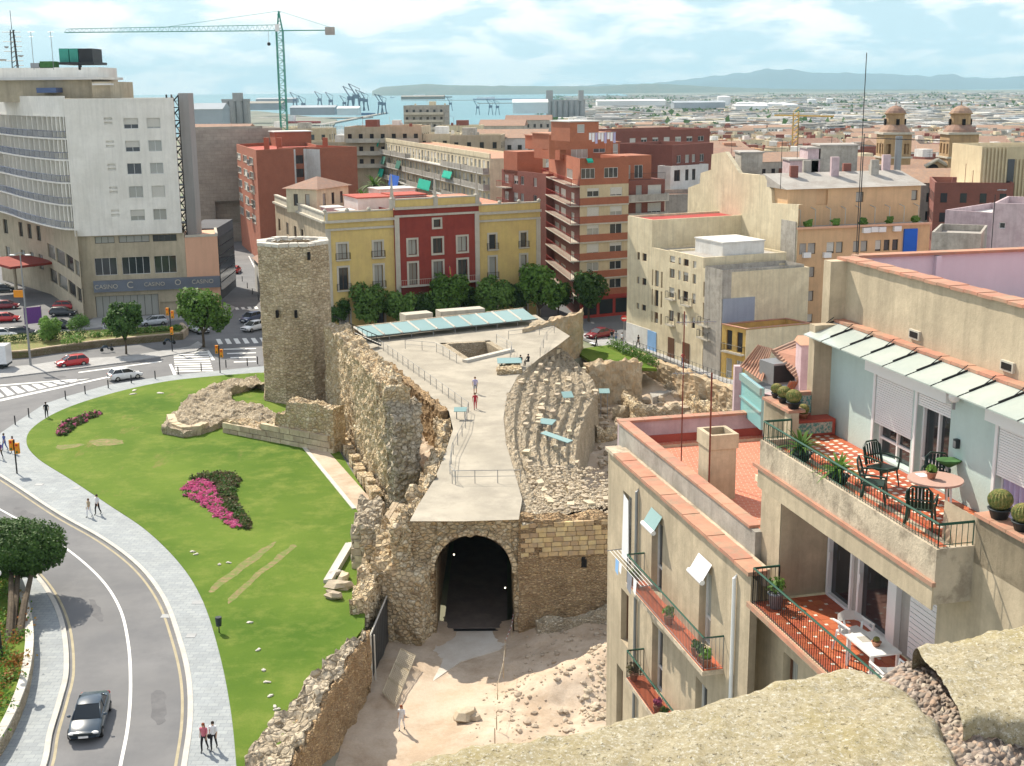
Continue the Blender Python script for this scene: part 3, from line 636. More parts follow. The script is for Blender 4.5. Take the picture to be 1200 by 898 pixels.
for j in range(NZn):
    for k in range(n8): mb.F((rings[j][k],rings[j][(k+1)%n8],rings[j+1][(k+1)%n8],rings[j+1][k]))
inner=[]
for dz,am in ((0,0),(-3.5,0),(-6,0)):
    inner.append([mb.V((TC.x+(2.6+.35*math.sin(k*.7)+.5*NZ.noise(Vector((k*.35,0,2))))*math.cos(2*math.pi*k/n8+R(33.5)),TC.y+(2.6+.35*math.sin(k*.7)+.5*NZ.noise(Vector((k*.35,0,2))))*math.sin(2*math.pi*k/n8+R(33.5)),ztt+dz+(.0 if dz==0 else 0)+.25*NZ.noise(Vector((k*.4,3,1))))) for k in range(n8)])
body_faces=len(mb.f)
mb.m=1
for k in range(n8): mb.F((rings[-1][k],rings[-1][(k+1)%n8],inner[0][(k+1)%n8],inner[0][k]))
mb.m=0
for j in range(2):
    for k in range(n8): mb.F((inner[j][k],inner[j][(k+1)%n8],inner[j+1][(k+1)%n8],inner[j+1][k]))
mb.F(inner[-1][::-1])
mb.build('tower_wall',[TS,MT['limestone']],t)
for (px,py) in ((325,368),(347,368),(362,300)):
    a=ray(px,py);q=ZY(px,py,TC.y-3.9);
    for it in range(1): mb=MB();mb.box(q.x-.13,q.x+.13,q.y-.35,q.y+.3,q.z-.4,q.z+.4);mb.build('arrow_slit',MT['door_void'],t)
for k in range(8):      # coping blocks round the rim
    a,b=Vector(oct_[k]),Vector(oct_[(k+1)%8])
    for s_ in range(3):
        p0,p1=a.lerp(b,s_/3+.02),a.lerp(b,(s_+1)/3-.02);q0,q1=p0.lerp(TC,.24+.03*random.random()),p1.lerp(TC,.24+.05*random.random());p0=p0.lerp(TC,-.015);p1=p1.lerp(TC,-.015)
        mb=MB();mb.prism([tuple(p0),tuple(p1),tuple(q1),tuple(q0)],ztt-.12,ztt+.2+.1*random.random());mb.build('coping_stone',MT['limestone'],t)
# ---- high wall running from the tower to the arena
NL=Vector((-10.4,101.5));FL_=Vector((-20.6,137));zn,zf_=zat(452,NL),zat(386,(-19.6,134))
wpts=[FL_.lerp(NL,k/6)+Vector((.25*math.sin(k),0)) for k in range(7)]
def ztw(x,y):
    u=max(0,min(1,(y-NL.y)/(FL_.y-NL.y)));z=lerp(zn,zf_,u)
    return z-(1.0 if abs(u-.06)<.03 else 0)
t=thing('roman_wall','high rubble wall with weathered stones running from the octagonal tower to the arena','wall')
rough('wall',ribbon(wpts,.0,-2.2),-1.,ztw,RU,.30,.17,1.9,.30,t)
e_=[NL+Vector((-.1,.2)),NL+Vector((.7,-1.6)),NL+Vector((2.3,-1.2)),NL+Vector((2.6,.8)),NL+Vector((2.2,1.6)),NL+Vector((.2,1.2))]
rough('broken_end',[tuple(p) for p in e_],-1.,lambda x,y: zn-1.2-.9*max(0,NL.y-y),RG,.30,.28,1.3,.5,t)
for i in range(16):   # big footing blocks along the lawn side
    p=FL_.lerp(NL,.42+.036*i);d=(NL-FL_).normalized();q=p+Vector((d.y,-d.x))*.9*(1);
    mb=MB();c_=q;a_,b_=c_-d*.52,c_+d*.52;mb.obox(a_,b_,-.5,.2+.3*random.random(),.05,.6+.7*random.random());mb.v=[(x+random.uniform(-.08,.08),y+random.uniform(-.08,.08),z) for x,y,z in mb.v];mb.build('footing_block',MT['ruin'],t)
mb=MB();mb.obox(FL_+Vector((-3.2,-8)),NL+Vector((-2.6,-1)),0,.35,0,.24);o=mb.build('lawn_edging',MT['limestone']);o['kind']='structure'
mb=MB();mb.obox(FL_+Vector((-2.7,-8)),NL+Vector((-2.0,-1)),-1.2,0.6,0,.19);o=mb.build('sand_strip',MT['earth']);o['kind']='structure'
# ---- low ruined bastion in the lawn in front of the tower
bz=.9
bast=[G(*p,bz) for p in ((190,500),(196,488),(215,470),(240,455),(262,446),(285,443),(300,440),(312,452),(300,447),(288,452),(270,456),(272,466),(298,473),(315,478),(330,486),(318,494),(290,496),(262,492),(240,500),(215,505))]
rough('low_ruin',[tuple(p[:2]) for p in bast],-.2,lambda x,y: bz,MT['ruin_small'],.35,.10,1.8,.25)
tag(bpy.data.objects['low_ruin'],'low rounded foundation of pale rubble lying in the lawn left of the tower','ruin')
st_=[G(262,505,0),G(300,516,0),G(345,525,0),G(388,530,0)]
t=thing('stepped_wall','low ruined wall with stepped ragged top rising towards the high wall behind the lawn','wall')
A_,B_=v2(G(262,508,0)),v2(G(392,533,0));Lw=(B_-A_).length;dw=(B_-A_)/Lw
def zst(x,y):
    s=(Vector((x,y))-A_).dot(dw)/Lw
    return 1.3 if s<.35 else (1.9 if s<.5 else (3.2 if s<.6 else 4.6))
rough('wall',ribbon([A_.lerp(B_,k/6) for k in range(7)],.0,-1.8),-.4,zst,RU,.3,.14,1.7,.25,t)
rng=random.Random(3)
for r_ in range(3):
    s=.15
    while s<Lw*.96:
        w_=.9+.5*rng.random();top=zst(*(A_+dw*(s+w_/2)))
        if (r_+1)*.62<top+.1:
            a=A_+dw*s;b=A_+dw*min(Lw,s+w_-.05);mb=MB();mb.obox(a,b,-.3,.20+.06*rng.random(),r_*.62+.02,r_*.62+.58);mb.build('ashlar_block',MT['ashlar_grey'],t)
        s+=w_
t=thing('round_ruin','rounded low stone drum of weathered blocks at the left end of the ruins','ruin')
cc=[G(p[0],p[1],0) for p in ((196,497),(200,508),(215,513),(235,512),(245,506))]
for i in range(len(cc)-1):
    for k in range(2):
        a,b=cc[i].lerp(cc[i+1],k/2),cc[i].lerp(cc[i+1],(k+.93)/2);mb=MB();mb.obox(a,b,-.8,0.05*k,-.1,1.05+.1*rng.random());mb.build('ashlar_block',MT['ashlar_grey'],t)
# ---- terrace over the vaults
TZ=5.0
TER=[G(*p,TZ) for p in ((418,392),(431,407),(455,426),(490,453),(526,482),(531,503),(521,533),(509,562),(490,592),(480,611),(545,611),(608,609),(612,585),(602,550),(593,520),(590,490),(594,465),(606,442),(632,420),(655,404),(668,394),(628,369),(520,376))]
HOLE=[G(*p,TZ) for p in ((515,402),(574,399),(594,411),(548,424))]
mb=MB();allp=TER+HOLE;ids=[mb.V(p) for p in allp]
for tr in tessellate_polygon([[Vector((p.x,p.y,0)) for p in TER],[Vector((p.x,p.y,0)) for p in HOLE]]):
    f=[ids[i] for i in tr];a,b,c_=(allp[i] for i in tr)
    if (b-a).cross(c_-a).z<0: f=f[::-1]
    mb.F(f)
struct('terrace',mb,MT['terrace_floor'])
mb=MB()
for i in range(4):
    a,b=HOLE[i],HOLE[(i+1)%4];mb.obox(b,a,.0,-.7,-.5,TZ-.01)
o=mb.build('shaft_wall',MT['ruin_small']);o['kind']='structure'
mb=MB();mb.obox(HOLE[0]+Vector((0,0,0)),HOLE[1],0,9,-.5,-.3);o=mb.build('shaft_floor',MT['earth']);o['kind']='structure'
mb=MB();a,b=HOLE[3],HOLE[2];mb.obox(a+Vector((-.3,-.4,0)),b+Vector((.6,-.3,0)),-.35,.35,TZ+.0,TZ+.3);o=mb.build('stone_step',MT['limestone']);tag(o,'pale stone sill along the near edge of the square shaft in the terrace','sill')
mb=MB();q=HOLE[0].lerp(HOLE[3],.55);c_=HOLE[0].lerp(HOLE[1],.35);
for k in range(9):
    a0=math.pi*k/8;a1=math.pi*(k+1)/8
# terrace flank walls
def flank(name,pts,th,zb,zt,mat,lab,cat='wall',rag=.2,res=.35,amp=.13):
    o=rough(name,ribbon(pts,0,th),zb,zt,mat,res,amp,1.9,rag);tag(o,lab,cat);return o
flank('retaining_wall',[TER[i] for i in (0,1,2,3,4)],.9,-1.5,5.25,BW,'brown retaining wall with pale rubble top along the left side of the terrace',rag=.22)
flank('retaining_wall',[TER[i] for i in (4,5,6,7,8,9)],1.3,-3,4.7,RU,'ragged rubble edge of the terrace between the shaft of the steps and the tunnel',rag=.5,amp=.2)
# ---- tunnel front
t=thing('tunnel_portal','rubble stone front with a tall broken arch opening into a dark tunnel','tunnel')
ax0,ax1=-5.55,-.12;acx=(ax0+ax1)/2;hw=(ax1-ax0)/2;YF=84.3
def arch(x):
    u=abs(x-acx)/hw
    return-9 if u>=1 else .75+2.85*math.sqrt(max(0,1-u**2.3))+.16*NZ.noise(Vector((x*1.8,0,7)))*2*(1-u)
mb=MB();xs_=list(np.arange(-7.35,.66,.18));cols=[]
for x in xs_:
    at=arch(x);zb=at if at>-5 else-4.6;top=TZ-.06+.1*NZ.noise(Vector((x*2,0,1)));nz_=44 if zb<-4 else 22;col=[]
    for k in range(31):
        z=lerp(zb,top,k/30);p=Vector((x,YF,z));d=stone_disp(p,Vector((0,-1,0)),.09,2.4)
        rim=.38 if (0<z-at<.75 and at>-5) else 0;col.append(mb.V(p+Vector((0,d.y-rim*0,0))+Vector((0,-.12 if rim else 0,0))))
    cols.append((x,at,col))
for i in range(len(cols)-1):
    if (cols[i][1]>-5)!=(cols[i+1][1]>-5): 
        pass
    for k in range(30): mb.F((cols[i][2][k],cols[i+1][2][k],cols[i+1][2][k+1],cols[i][2][k+1]))
mb.build('front_wall',RU,t)
mb=MB()   # vault and jambs
NA=20;prof=[(ax0,-4.2)]+[(acx-hw*math.cos(math.pi*k/NA),.75+2.85*math.sin(math.pi*k/NA)**.9) for k in range(NA+1)]+[(ax1,-4.2)]
ysv=[YF-.1,YF+1.2,YF+3,YF+6,YF+12,YF+20,YF+34];rr=[[mb.V((x+(.1*NZ.noise(Vector((x,y,z))) if j else 0),y,z)) for x,z in prof] for j,y in enumerate(ysv)]
for j in range(len(ysv)-1):
    for k in range(len(prof)-1): mb.F((rr[j][k],rr[j+1][k],rr[j+1][k+1],rr[j][k+1]))
mb.F(rr[-1]);mb.build('vault',MT['brown_wall'],t)
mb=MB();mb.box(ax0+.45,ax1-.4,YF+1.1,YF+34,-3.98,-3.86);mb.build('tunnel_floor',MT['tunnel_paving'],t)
mb=MB();mb.box(ax0-.5,ax0+.04,YF+.02,YF+2.4,-4.6,.9);mb.build('jamb',MT['brown_wall'],t)
mb=MB();mb.box(ax0-.05,ax1+.05,YF+.7,YF+1.08,-4.,-3.9);mb.build('drain_grate',MT['steel_dark'],t)
for (px,py,dy) in ((532,650,1.0),(592,689,1.3)):
    q=ZY(px,py,YF+dy);m_,t_,b_=(None,None,None) if 'lamp_glow' in MATS else nodes('lamp_glow')
    if b_: b_.inputs['Emission Color'].default_value=(1,.9,.7,1);b_.inputs['Emission Strength'].default_value=3.
    mb=MB();mb.blob((q.x,q.y,q.z),.06,8,5,0);l_=mb.build('spot_lamp',MT['lamp_glow'],t);
# voussoir course round the arch
for k in range(13):
    a0,a1=math.pi*(k+.04)/13,math.pi*(k+.96)/13;P_=lambda a,r: (acx-(hw+r)*math.cos(a),.8+(2.9+r)*math.sin(a)**.9)
    q=[P_(a0,.04),P_(a1,.04),P_(a1,.30+.25*rng.random()),P_(a0,.30+.25*rng.random())];mb=MB();f_=[mb.V((x,YF-.26-.03*(k%3),z)) for x,z in q];g_=[mb.V((x,YF+.3,z)) for x,z in q]
    mb.F(f_[::-1]) if 0 else mb.F(f_)
    for i in range(4): mb.F((f_[i],g_[i],g_[(i+1)%4],f_[(i+1)%4]))
    if k not in (4,9): mb.build('voussoir',MT['ruin'],t)
# ---- masses left of the portal
pz=zat(668,(-8,83.5))
o=rough('stone_pier',[(-10.,83.6),(-6.4,82.3),(-5.65,84.8),(-6.2,86.5),(-9.9,87)],-4.6,lambda x,y: pz+.5*(y-83),RU,.28,.13,2.,.35);tag(o,'thick rubble pier left of the tunnel mouth, casting its shadow on the path','pier')
o=rough('ruined_mass',[(-10.6,85),(-7.2,85.3),(-7.1,89),(-7.2,92.),(-9,92.5),(-10.2,92),(-11.3,90)],-4.5,lambda x,y: 2.6+.13*(y-86)*(1 if y<90 else .3)+.5*NZ.noise(Vector((x*.8,y*.8,0))),RU,.34,.25,1.5,.5);tag(o,'broken rubble mass climbing between the low grey wall stub and the tunnel front','ruin')
s0=[tuple(G(*p,0)[:2]) for p in ((412,668),(444,672),(452,640))];s0=[tuple(G(414,668,0)[:2]),tuple(G(446,670,0)[:2]),tuple(G(452,635,0)[:2]),tuple(G(424,628,0)[:2])]
t=thing('wall_stub','square stub of ancient grey wall standing at the edge of the lawn','wall')
zs_=zat(618,s0[0]);o=rough('core',s0,-4.5,zs_,RG,.3,.12,1.8,.4,t)
a,b=v2(s0[0]),v2(s0[1]);dd=(b-a).normalized();L_=(b-a).length
for r_ in range(4):
    s=-.05+.25*(r_%2)
    while s<L_-.3:
        w_=.65+.3*rng.random();mb=MB();mb.obox(a+dd*s,a+dd*min(L_,s+w_-.04),-.2,.16+.05*rng.random(),.1+r_*.55,.1+r_*.55+.5);mb.build('ashlar_block',MT['ashlar_grey'],t);s+=w_
o=rough('low_mass',[(-10.9,78.5),(-9.9,79),(-9.3,83.5),(-10.,86),(-11,84)],-4.5,1.0,RU,.3,.16,1.8,.5);tag(o,'lower rubble block between the iron gate and the wall stub','ruin')
# planks over the gap
pl=thing('plank_cover','loose weathered planks laid side by side over a gap in the ruins','planks')
for i in range(7):
    a,b=G(447+i*4.0,617+i*.6,2.6),G(462+i*3.6,588+i*.8,2.9);mb=MB();mb.obox(a,b,-.12,.12,2.75+.03*rng.random(),2.85+.05*rng.random());mb.build('plank',MT['wood'],pl)
o=rough('passage_fill',[(-10.4,98),(-6,98),(-5.3,116),(-7,117),(-13,128),(-16,128)],-4,lambda x,y: (-2.2 if y<104 else .8+.02*(y-98))+.6*NZ.noise(Vector((x*.5,y*.5,5))),MT['earth'],.5,.1,1.2,.3);o['kind']='structure'
# ---- long front retaining wall towards the camera
wl=[G(*p,.5) for p in ((272,935),(286,898),(319,845),(361,798),(395,765),(426,735))]
t=thing('parapet_wall','thick ancient retaining wall with pale broken top between the lawn and the excavation','wall')
wl2=[v2(p) for p in wl];ext=[Vector((wl2[0].x+.9,47)),Vector((wl2[0].x+.3,53))]+wl2[1:]
rt_=[v2(G(*p,.5)) for p in ((428,738),(421,747),(380,817),(339,898))];lf_=[(p.x,p.y) for p in ext]
o=rough('wall',lf_+[(p.x+.3,p.y) for p in rt_]+[(rt_[-1].x+.1,47)],-4.6,lambda x,y: .55,BW,.30,.12,2.,.35,t)
o=rough('rubble_top',lf_+[(p.x+.1,p.y) for p in rt_]+[(rt_[-1].x,47)],.12,lambda x,y: .72,RG,.26,.16,1.6,.35,t)
# ---- masonry wall right of the tunnel
t=thing('masonry_wall','tall wall right of the tunnel with golden squared blocks above brown rubble','wall')
zt_=4.75;mA,mB_=Vector((.35,84.0)),Vector((10.5,85.2));md=(mB_-mA).normalized();Lm=(mB_-mA).length
rough('core',[tuple(mA),tuple(mB_),tuple(mB_+Vector((0,1.4))),tuple(mA+Vector((0,1.4)))],-4.5,zt_,BW,.25,.09,2.4,.25,t)
for r_ in range(7):
    s=.15+.3*(r_%2)
    while s<Lm-.4:
        w_=.45+.35*rng.random();z0=2.05+r_*.36
        if not (r_>4 and rng.random()<.35) and rng.random()>.1:
            mb=MB();ax_=mA+md*s;mb.obox(ax_,mA+md*(s+w_-.035),-.3,.15+.07*rng.random(),z0+.02*rng.random(),z0+.33);mb.build('masonry_block',MT['ashlar'],t)
        s+=w_
mb=MB();q=ZY(682,657,84.9);mb.box(q.x-.32,q.x+.32,q.y-.35,q.y+.6,q.z-.4,q.z+.4);mb.build('square_opening',MT['door_void'],t)
o=rough('plaster_slope',[(1.5,83.9),(10.5,84.6),(10.5,83.2),(1.6,83.2)],-4.4,lambda x,y:-2.6+.18*(x-1),MT['ruin_small'],.3,.09,2.2,.3);tag(o,'sloping rubble footing under the golden block wall','footing')
# ---- curved stone seating
inn=catmull([G(*p,4.9) for p in ((612,611),(610,585),(601,550),(592,520),(589,490),(593,465),(605,442),(632,419),(650,408))],10)
out=catmull([G(*p,1.3) for p in ((760,622),(722,600),(684,575),(677,525),(694,476),(700,460),(690,441),(672,424),(662,414))],10)
n_=len(inn);NV=50;NR=7
fine=3;mb=MB();grd=[]
for i in range((n_-1)*fine+1):
    f_=i/fine;k=min(n_-2,int(f_));u=f_-k;a=inn[k].lerp(inn[k+1],u);b=out[k].lerp(out[k+1],u);row=[]
    near=max(0,min(1,(k-8)/6))
    for j in range(NV+1):
        v=j/NV;p=a.lerp(b,v);vj=v+.022*NZ.noise(Vector((p.x*.7,p.y*.7,0)))
        st=math.floor(vj*NR);fr_=vj*NR-st;z=4.95-3.7*min(1,max(0,(st+max(0,fr_-.86)/.14)/NR));z=lerp(4.6-.7*v*v,z,near)
        d,_=NZ.voronoi(Vector((p.x*1.7,p.y*1.7,0)),distance_metric='DISTANCE');e=min(1,(d[1]-d[0])*2.5)
        z+=.13*(e-.5)+.17*NZ.fractal(Vector((p.x*.8,p.y*.8,2)),.8,2.1,4)*(.4+.6*v)+(.14*(NZ.cell(Vector((i*.34,st*1.,3)))-.2) if .5<fr_<.86 and near>.5 else 0)
        row.append(mb.V((p.x,p.y,z)))
    row.append(mb.V((row and mb.v[row[-1]][0]+.25,mb.v[row[-1]][1],-4.)));grd.append(row)
for i in range(len(grd)-1):
    for j in range(NV+1): mb.F((grd[i][j],grd[i][j+1],grd[i+1][j+1],grd[i+1][j]))
t=thing('stone_seating','curved tiers of eroded rubble seating descending on the right of the terrace','seating');mb.build('tiers',RS,t,smooth=False)
rng=random.Random(11)
rk=[MB() for _ in range(6)]
for i,q in enumerate(rk): q.blob((0,0,0),(.5,.4,.3),7,4,.3,i*3+1,.1)
rkm=[q.mesh('rock',MT['rock']) for q in rk];rkp=[q.mesh('rock',MT['limestone']) for q in rk]
sbm=[]
for q in range(6):
    m_=MB();m_.box(-.32,.32,-.2,.2,-.25,.16);m_.v=[(x+rng.uniform(-.08,.08),y+rng.uniform(-.06,.06),z+rng.uniform(-.06,.06)) for x,y,z in m_.v];sbm.append(m_.mesh('seat_stone',MT['rock']))
cnt=0
for i in range(6,len(grd)-1):     # larger seat stones along the tier edges
    for r_ in range(1,NR+1):
        if rng.random()<.045 and cnt<290:
            v=(r_-.12)/NR;j=min(NV,int(v*NV));p=mb.v[grd[i][j]];s_=.7+.6*rng.random()
            inst(rng.choice(sbm),'seat_stone',t,(p[0],p[1],p[2]+.05),math.atan2(-(mb.v[grd[i+1][j]][0]-p[0]),mb.v[grd[i+1][j]][1]-p[1])+rng.uniform(-.3,.3),(s_*.75,s_*2.2,s_*.9));cnt+=1
# loose rubble scattered as one mass
def scatter(name,pts,s0,s1,mat,zf,sd=0,parent=None):
    mb=MB();r_=random.Random(sd)
    for (x,y) in pts: s_=s0+(s1-s0)*r_.random()**3;mb.blob((x,y,zf(x,y)+s_*.2),(s_*(.8+.5*r_.random()),s_*(.8+.5*r_.random()),s_*.7),6,3,.3,r_.random()*99)
    return mb.build(name,mat,parent,kind='stuff')
def rpts(n,poly,sd):
    r_=random.Random(sd);xs_=[p[0] for p in poly];ys_=[p[1] for p in poly];o_=[]
    while len(o_)<n:
        x,y=r_.uniform(min(xs_),max(xs_)),r_.uniform(min(ys_),max(ys_))
        if inpoly(x,y,poly): o_.append((x,y))
    return o_
scatter('rubble',rpts(600,[(0,58),(9,58),(9,84),(1,84),(-1.2,72)],2),.05,.26,MT['rock'],pitz,2)
scatter('rubble',rpts(420,[(4,70),(9,70),(9,80),(5,79)],5),.05,.24,MT['rock'],pitz,3)
scatter('rubble',rpts(260,[(-4,58),(2,58),(0,84),(-1.5,80)],9),.03,.12,MT['rock'],pitz,4)
scatter('rubble',rpts(900,[(7,94),(30,94),(30,148),(14,162),(6,150),(9,130)],7),.12,.8,MT['rock'],lambda x,y:-3.1,5)
scatter('rubble',rpts(700,[(.8,86),(8.5,86.5),(7,98),(1,98)],8),.07,.22,MT['rock'],lambda x,y: 4.6-.7*(max(0,x-1)/8)**2,6)
for i,(px,py,s_,z_) in enumerate(((690,693,.5,-2.6),(675,697,.35,-2.8),(662,699,.4,-3),(650,703,.3,-3),(545,838,1.1,-3.6),(556,841,.7,-3.7),(705,690,.45,-2.5),(630,722,.3,-3.2))):
    q=G(px,py,z_);o=inst(rkm[i%6],'boulder',None,(q.x,q.y,q.z),i,s_*1.6);tag(o,None,'rock','loose boulders in the excavation');o['label']=('fallen stone at the foot of the golden block wall, '+{690: 'second from the right',675: 'third from the right',662: 'third from the left',650: 'second from the left',705: 'rightmost',630: 'leftmost'}[px] if py<730 else ('large' if s_>1 else 'smaller')+' brown boulder in the middle of the dirt')
for i,(px,py,s_) in enumerate(((398,690,1.3),(403,680,1.0),(391,701,1.1),(393,676,.8))):
    q=G(px,py,.16);o=inst(rkp[i] if i==3 else rkm[i],'fallen_block',None,(q.x,q.y,.4),i*1.3,(s_*1.6,s_,s_));tag(o,'large loose stone block on the grass near the wall stub','rock','stone blocks lying on the lawn by the wall stub')
t=thing('timber_beam','long pale beams lying beside the lawn next to the wall stub','beams')
for k in range(3): mb=MB();mb.obox(G(381+k*3,683+k,.2),G(407+k*3,639+k,.2),-.12,.12,.15,.4+.1*k);mb.build('beam',MT['limestone'],t)
for i,(px,py) in enumerate(((293,730),(303,762),(309,786),(313,800),(317,816),(322,829),(226,647),(230,650),(257,662),(268,660),(156,462),(157,458),(188,461),(325,832))):
    q=G(px,py,.16);o=inst(rkp[i%6],'pale_stone',None,(q.x,q.y,.2),i,(.45+.5*(py<470),.3+.3*(py<470),.22));tag(o,(ORD[i if i<6 else 6]+' small pale stone of the line beside the parapet wall, counted from the top' if px>285 else 'small pale stone near the wheel tracks in the lawn' if py>600 else 'flat pale stone at the far street edge of the lawn'),'stone','small pale stones in the lawn')
# ---- back and right walls of the excavation
t=thing('thick_wall','thick slanting stone wall closing the far right side of the terrace','wall')
q=[G(*p,6.2) for p in ((612,385),(640,380),(664,375),(672,374))]
wz=zat(376,(11.5,161))
rough('wall',[tuple(p[:2]) for p in (G(612,400,4),G(680,434,-2),G(683,426,-2),G(676,398,2),G(630,390,4))],-4.5,lambda x,y: 5.6,MT['old_plaster'],.5,.12,1.5,.2,t)
def wallseg(lab,A,B,h,th=1.2,mat=None,zb=-4.2,rag=.35,name='ruined_wall',amp=.13,z_=-3.2):
    a,b=v2(G(A[0],A[1],z_)),v2(G(B[0],B[1],z_));o=rough(name,ribbon([a.lerp(b,k/4) for k in range(5)],0,-th),zb,h,mat or RU,.45,amp,1.6,rag);tag(o,lab,'wall');return o
wallseg('tall brown wall section standing in the middle of the right excavation',(690,476),(752,470),1.9,1.6,MT['old_plaster'])
wallseg('low plastered wall behind the excavation next to the lawn strip',(752,446),(788,444),-.9,1.6,MT['old_plaster'])
wallseg('ruined wall below the street fence on the far right',(788,440),(862,478),-.6,1.2,RU)
for i,(a,b,h,l) in enumerate((((700,520),(770,512),-1.9,'low heap-like wall behind the roof terrace parapet'),((722,493),(800,486),-2.0,'long low wall remnant in the right excavation'),((800,478),(860,505),-1.8,'broken low wall near the rust coloured mast'),
    ((740,540),(860,528),-2.0,'rubble bank nearest the roof terrace'),((728,480),(742,499),-.9,'short upright stone pier left of the low walls'),((775,462),(845,470),-2.1,'narrow foundation wall parallel to the fence'))):
    wallseg(l,a,b,h,1.4,RS if i%2 else RU,rag=.5,amp=.2)
mb=MB();mb.prism([v2(G(p[0],p[1],-2.6)) for p in ((756,452),(792,449),(800,455),(765,466))],-4,-2.6);o=mb.build('concrete_floor',MT['concrete']);o['kind']='structure'
flank('street_retaining_wall',[G(742,411,.1),G(800,432,.1),G(870,458,.1),Vector((33.5,131,0)),Vector((37,118,0))],1.2,-4.5,.25,MT['old_plaster'],'retaining wall below the pedestrian fence of the old street',rag=.1,res=.6)
mb=MB();mb.prism([v2(G(862,455,0)),(60,150),(60,118),(36.5,118)],-1,.02);o=mb.build('yard_ground',MT['street_pavement']);o['kind']='structure'
# ---- skylight, walkway, railings, information panels
sk=[G(415,384,6.3),G(614,362,6.3),G(630,374,5.7),G(429,395,5.7)]
t=thing('glass_skylight','long sloping skylight of pale teal glass panels at the back of the terrace','skylight')
for i in range(10):
    a,b=sk[0].lerp(sk[1],(i+.06)/10),sk[0].lerp(sk[1],(i+.94)/10);d_,c_=sk[3].lerp(sk[2],(i+.06)/10),sk[3].lerp(sk[2],(i+.94)/10)
    mb=MB();up=Vector((0,0,.06));f1=[mb.V(p+up) for p in (d_,c_,b,a)];f0=[mb.V(p) for p in (d_,c_,b,a)];mb.F(f1)
    for k in range(4): mb.F((f0[k],f0[(k+1)%4],f1[(k+1)%4],f1[k]))
    mb.build('glass_panel',MT['teal_glass'],t)
    a=sk[0].lerp(sk[1],i/10);b=sk[3].lerp(sk[2],i/10);mb=MB();mb.tube([a+up,b+up*1.5],.13,4);mb.build('mullion',MT['limestone'],t)
mb=MB();mb.tube([sk[3]+Vector((0,.2,-.05)),sk[2]+Vector((0,.2,-.05))],.12,4)
for i in range(9): p=sk[3].lerp(sk[2],i/8)+Vector((0,.3,0));mb.tube([Vector((p.x,p.y,TZ)),p],.07,4)
mb.build('support_frame',MT['steel_grey'],t)
mb=MB();mb.obox(sk[0]+Vector((0,.3,0)),sk[1]+Vector((0,.3,0)),.0,-.4,TZ,6.35);mb.build('back_wall',MT['ruin_small'],t)
for (a,b,l) in (((476,374),(508,371),'shorter pale concrete slab behind the skylight'),((517,370),(569,366),'longer pale concrete slab behind the skylight')):
    mb=MB();mb.obox(G(*a,6.3),G(*b,6.3),-.2,-2.2,5,6.75);o=mb.build('concrete_box',MT['trim_stone']);tag(o,l,'slab')
t=thing('footbridge','narrow dark footbridge with white slats leading from the tower to the terrace','footbridge')
a,b=Vector((-20.3,141.5,8.3)),G(444,404,5.3)
for s_ in (-.7,.7):
    d=(b-a).normalized();o_=Vector((d.y,-d.x,0))*s_;mb=MB();mb.tube([a+o_,b+o_],.09,4);mb.build('beam',MT['steel_dark'],t);mb=MB();rail(mb,[a+o_,b+o_],1.0,1.2,.03,.03);mb.build('handrail',MT['steel_dark'],t)
for i in range(20):
    p=a.lerp(b,(i+.5)/20);o_=Vector((d.y,-d.x,0));mb=MB();mb.obox((p-o_*.65+d*0),(p+o_*.65),-.17,.17,p.z+.05,p.z+.12);mb.build('tread',MT['limestone'],t)
def fence_posts(lab,pts,n,h=1.05,mat='steel_grey',wires=(.55,1.02),name='railing',r=.03,grp=None):
    t=thing(name,lab,'railing',group=grp);P_=[Vector(p) for p in pts];Ls=[(P_[i+1]-P_[i]).length for i in range(len(P_)-1)];tot=sum(Ls)
    pm=None
    for k in range(n):
        s=tot*k/(n-1);i=0
        while i<len(Ls)-1 and s>Ls[i]: s-=Ls[i];i+=1
        p=P_[i].lerp(P_[i+1],min(1,s/Ls[i]))
        if pm is None: m_=MB();m_.tube([(0,0,0),(0,0,h)],r,4);pm=m_.mesh('post',MT[mat])
        inst(pm,'post',t,p)
    for w_ in wires: m_=MB();m_.tube([p+Vector((0,0,w_)) for p in P_],r*.6 if w_<h-.1 else r*.8,4);m_.build('rail_wire',MT[mat],t)
    return t
fence_posts('thin post and wire railing along the left edge of the terrace',[G(444,408,TZ),G(500,448,TZ),G(549,484,TZ)],17)
fence_posts('thin railing bending back towards the tunnel front',[G(549,484,TZ),G(545,505,TZ),G(530,535,TZ),G(527,560,TZ),G(534,568,TZ)],9)
fence_posts('three-bay railing across the near end of the terrace',[G(530,567,TZ),G(610,566,TZ)],4)
fence_posts('short railing on the left side of the square shaft',[G(475,409,TZ),G(510,412,TZ),G(535,426,TZ)],6)
fence_posts('railing behind the square shaft',[G(582,402,TZ),G(600,412,TZ),G(598,424,TZ)],4)
fence_posts('railing on the far right corner of the terrace',[G(596,398,TZ),G(622,395,TZ),G(652,388,TZ),G(640,400,TZ),G(633,418,TZ)],6)
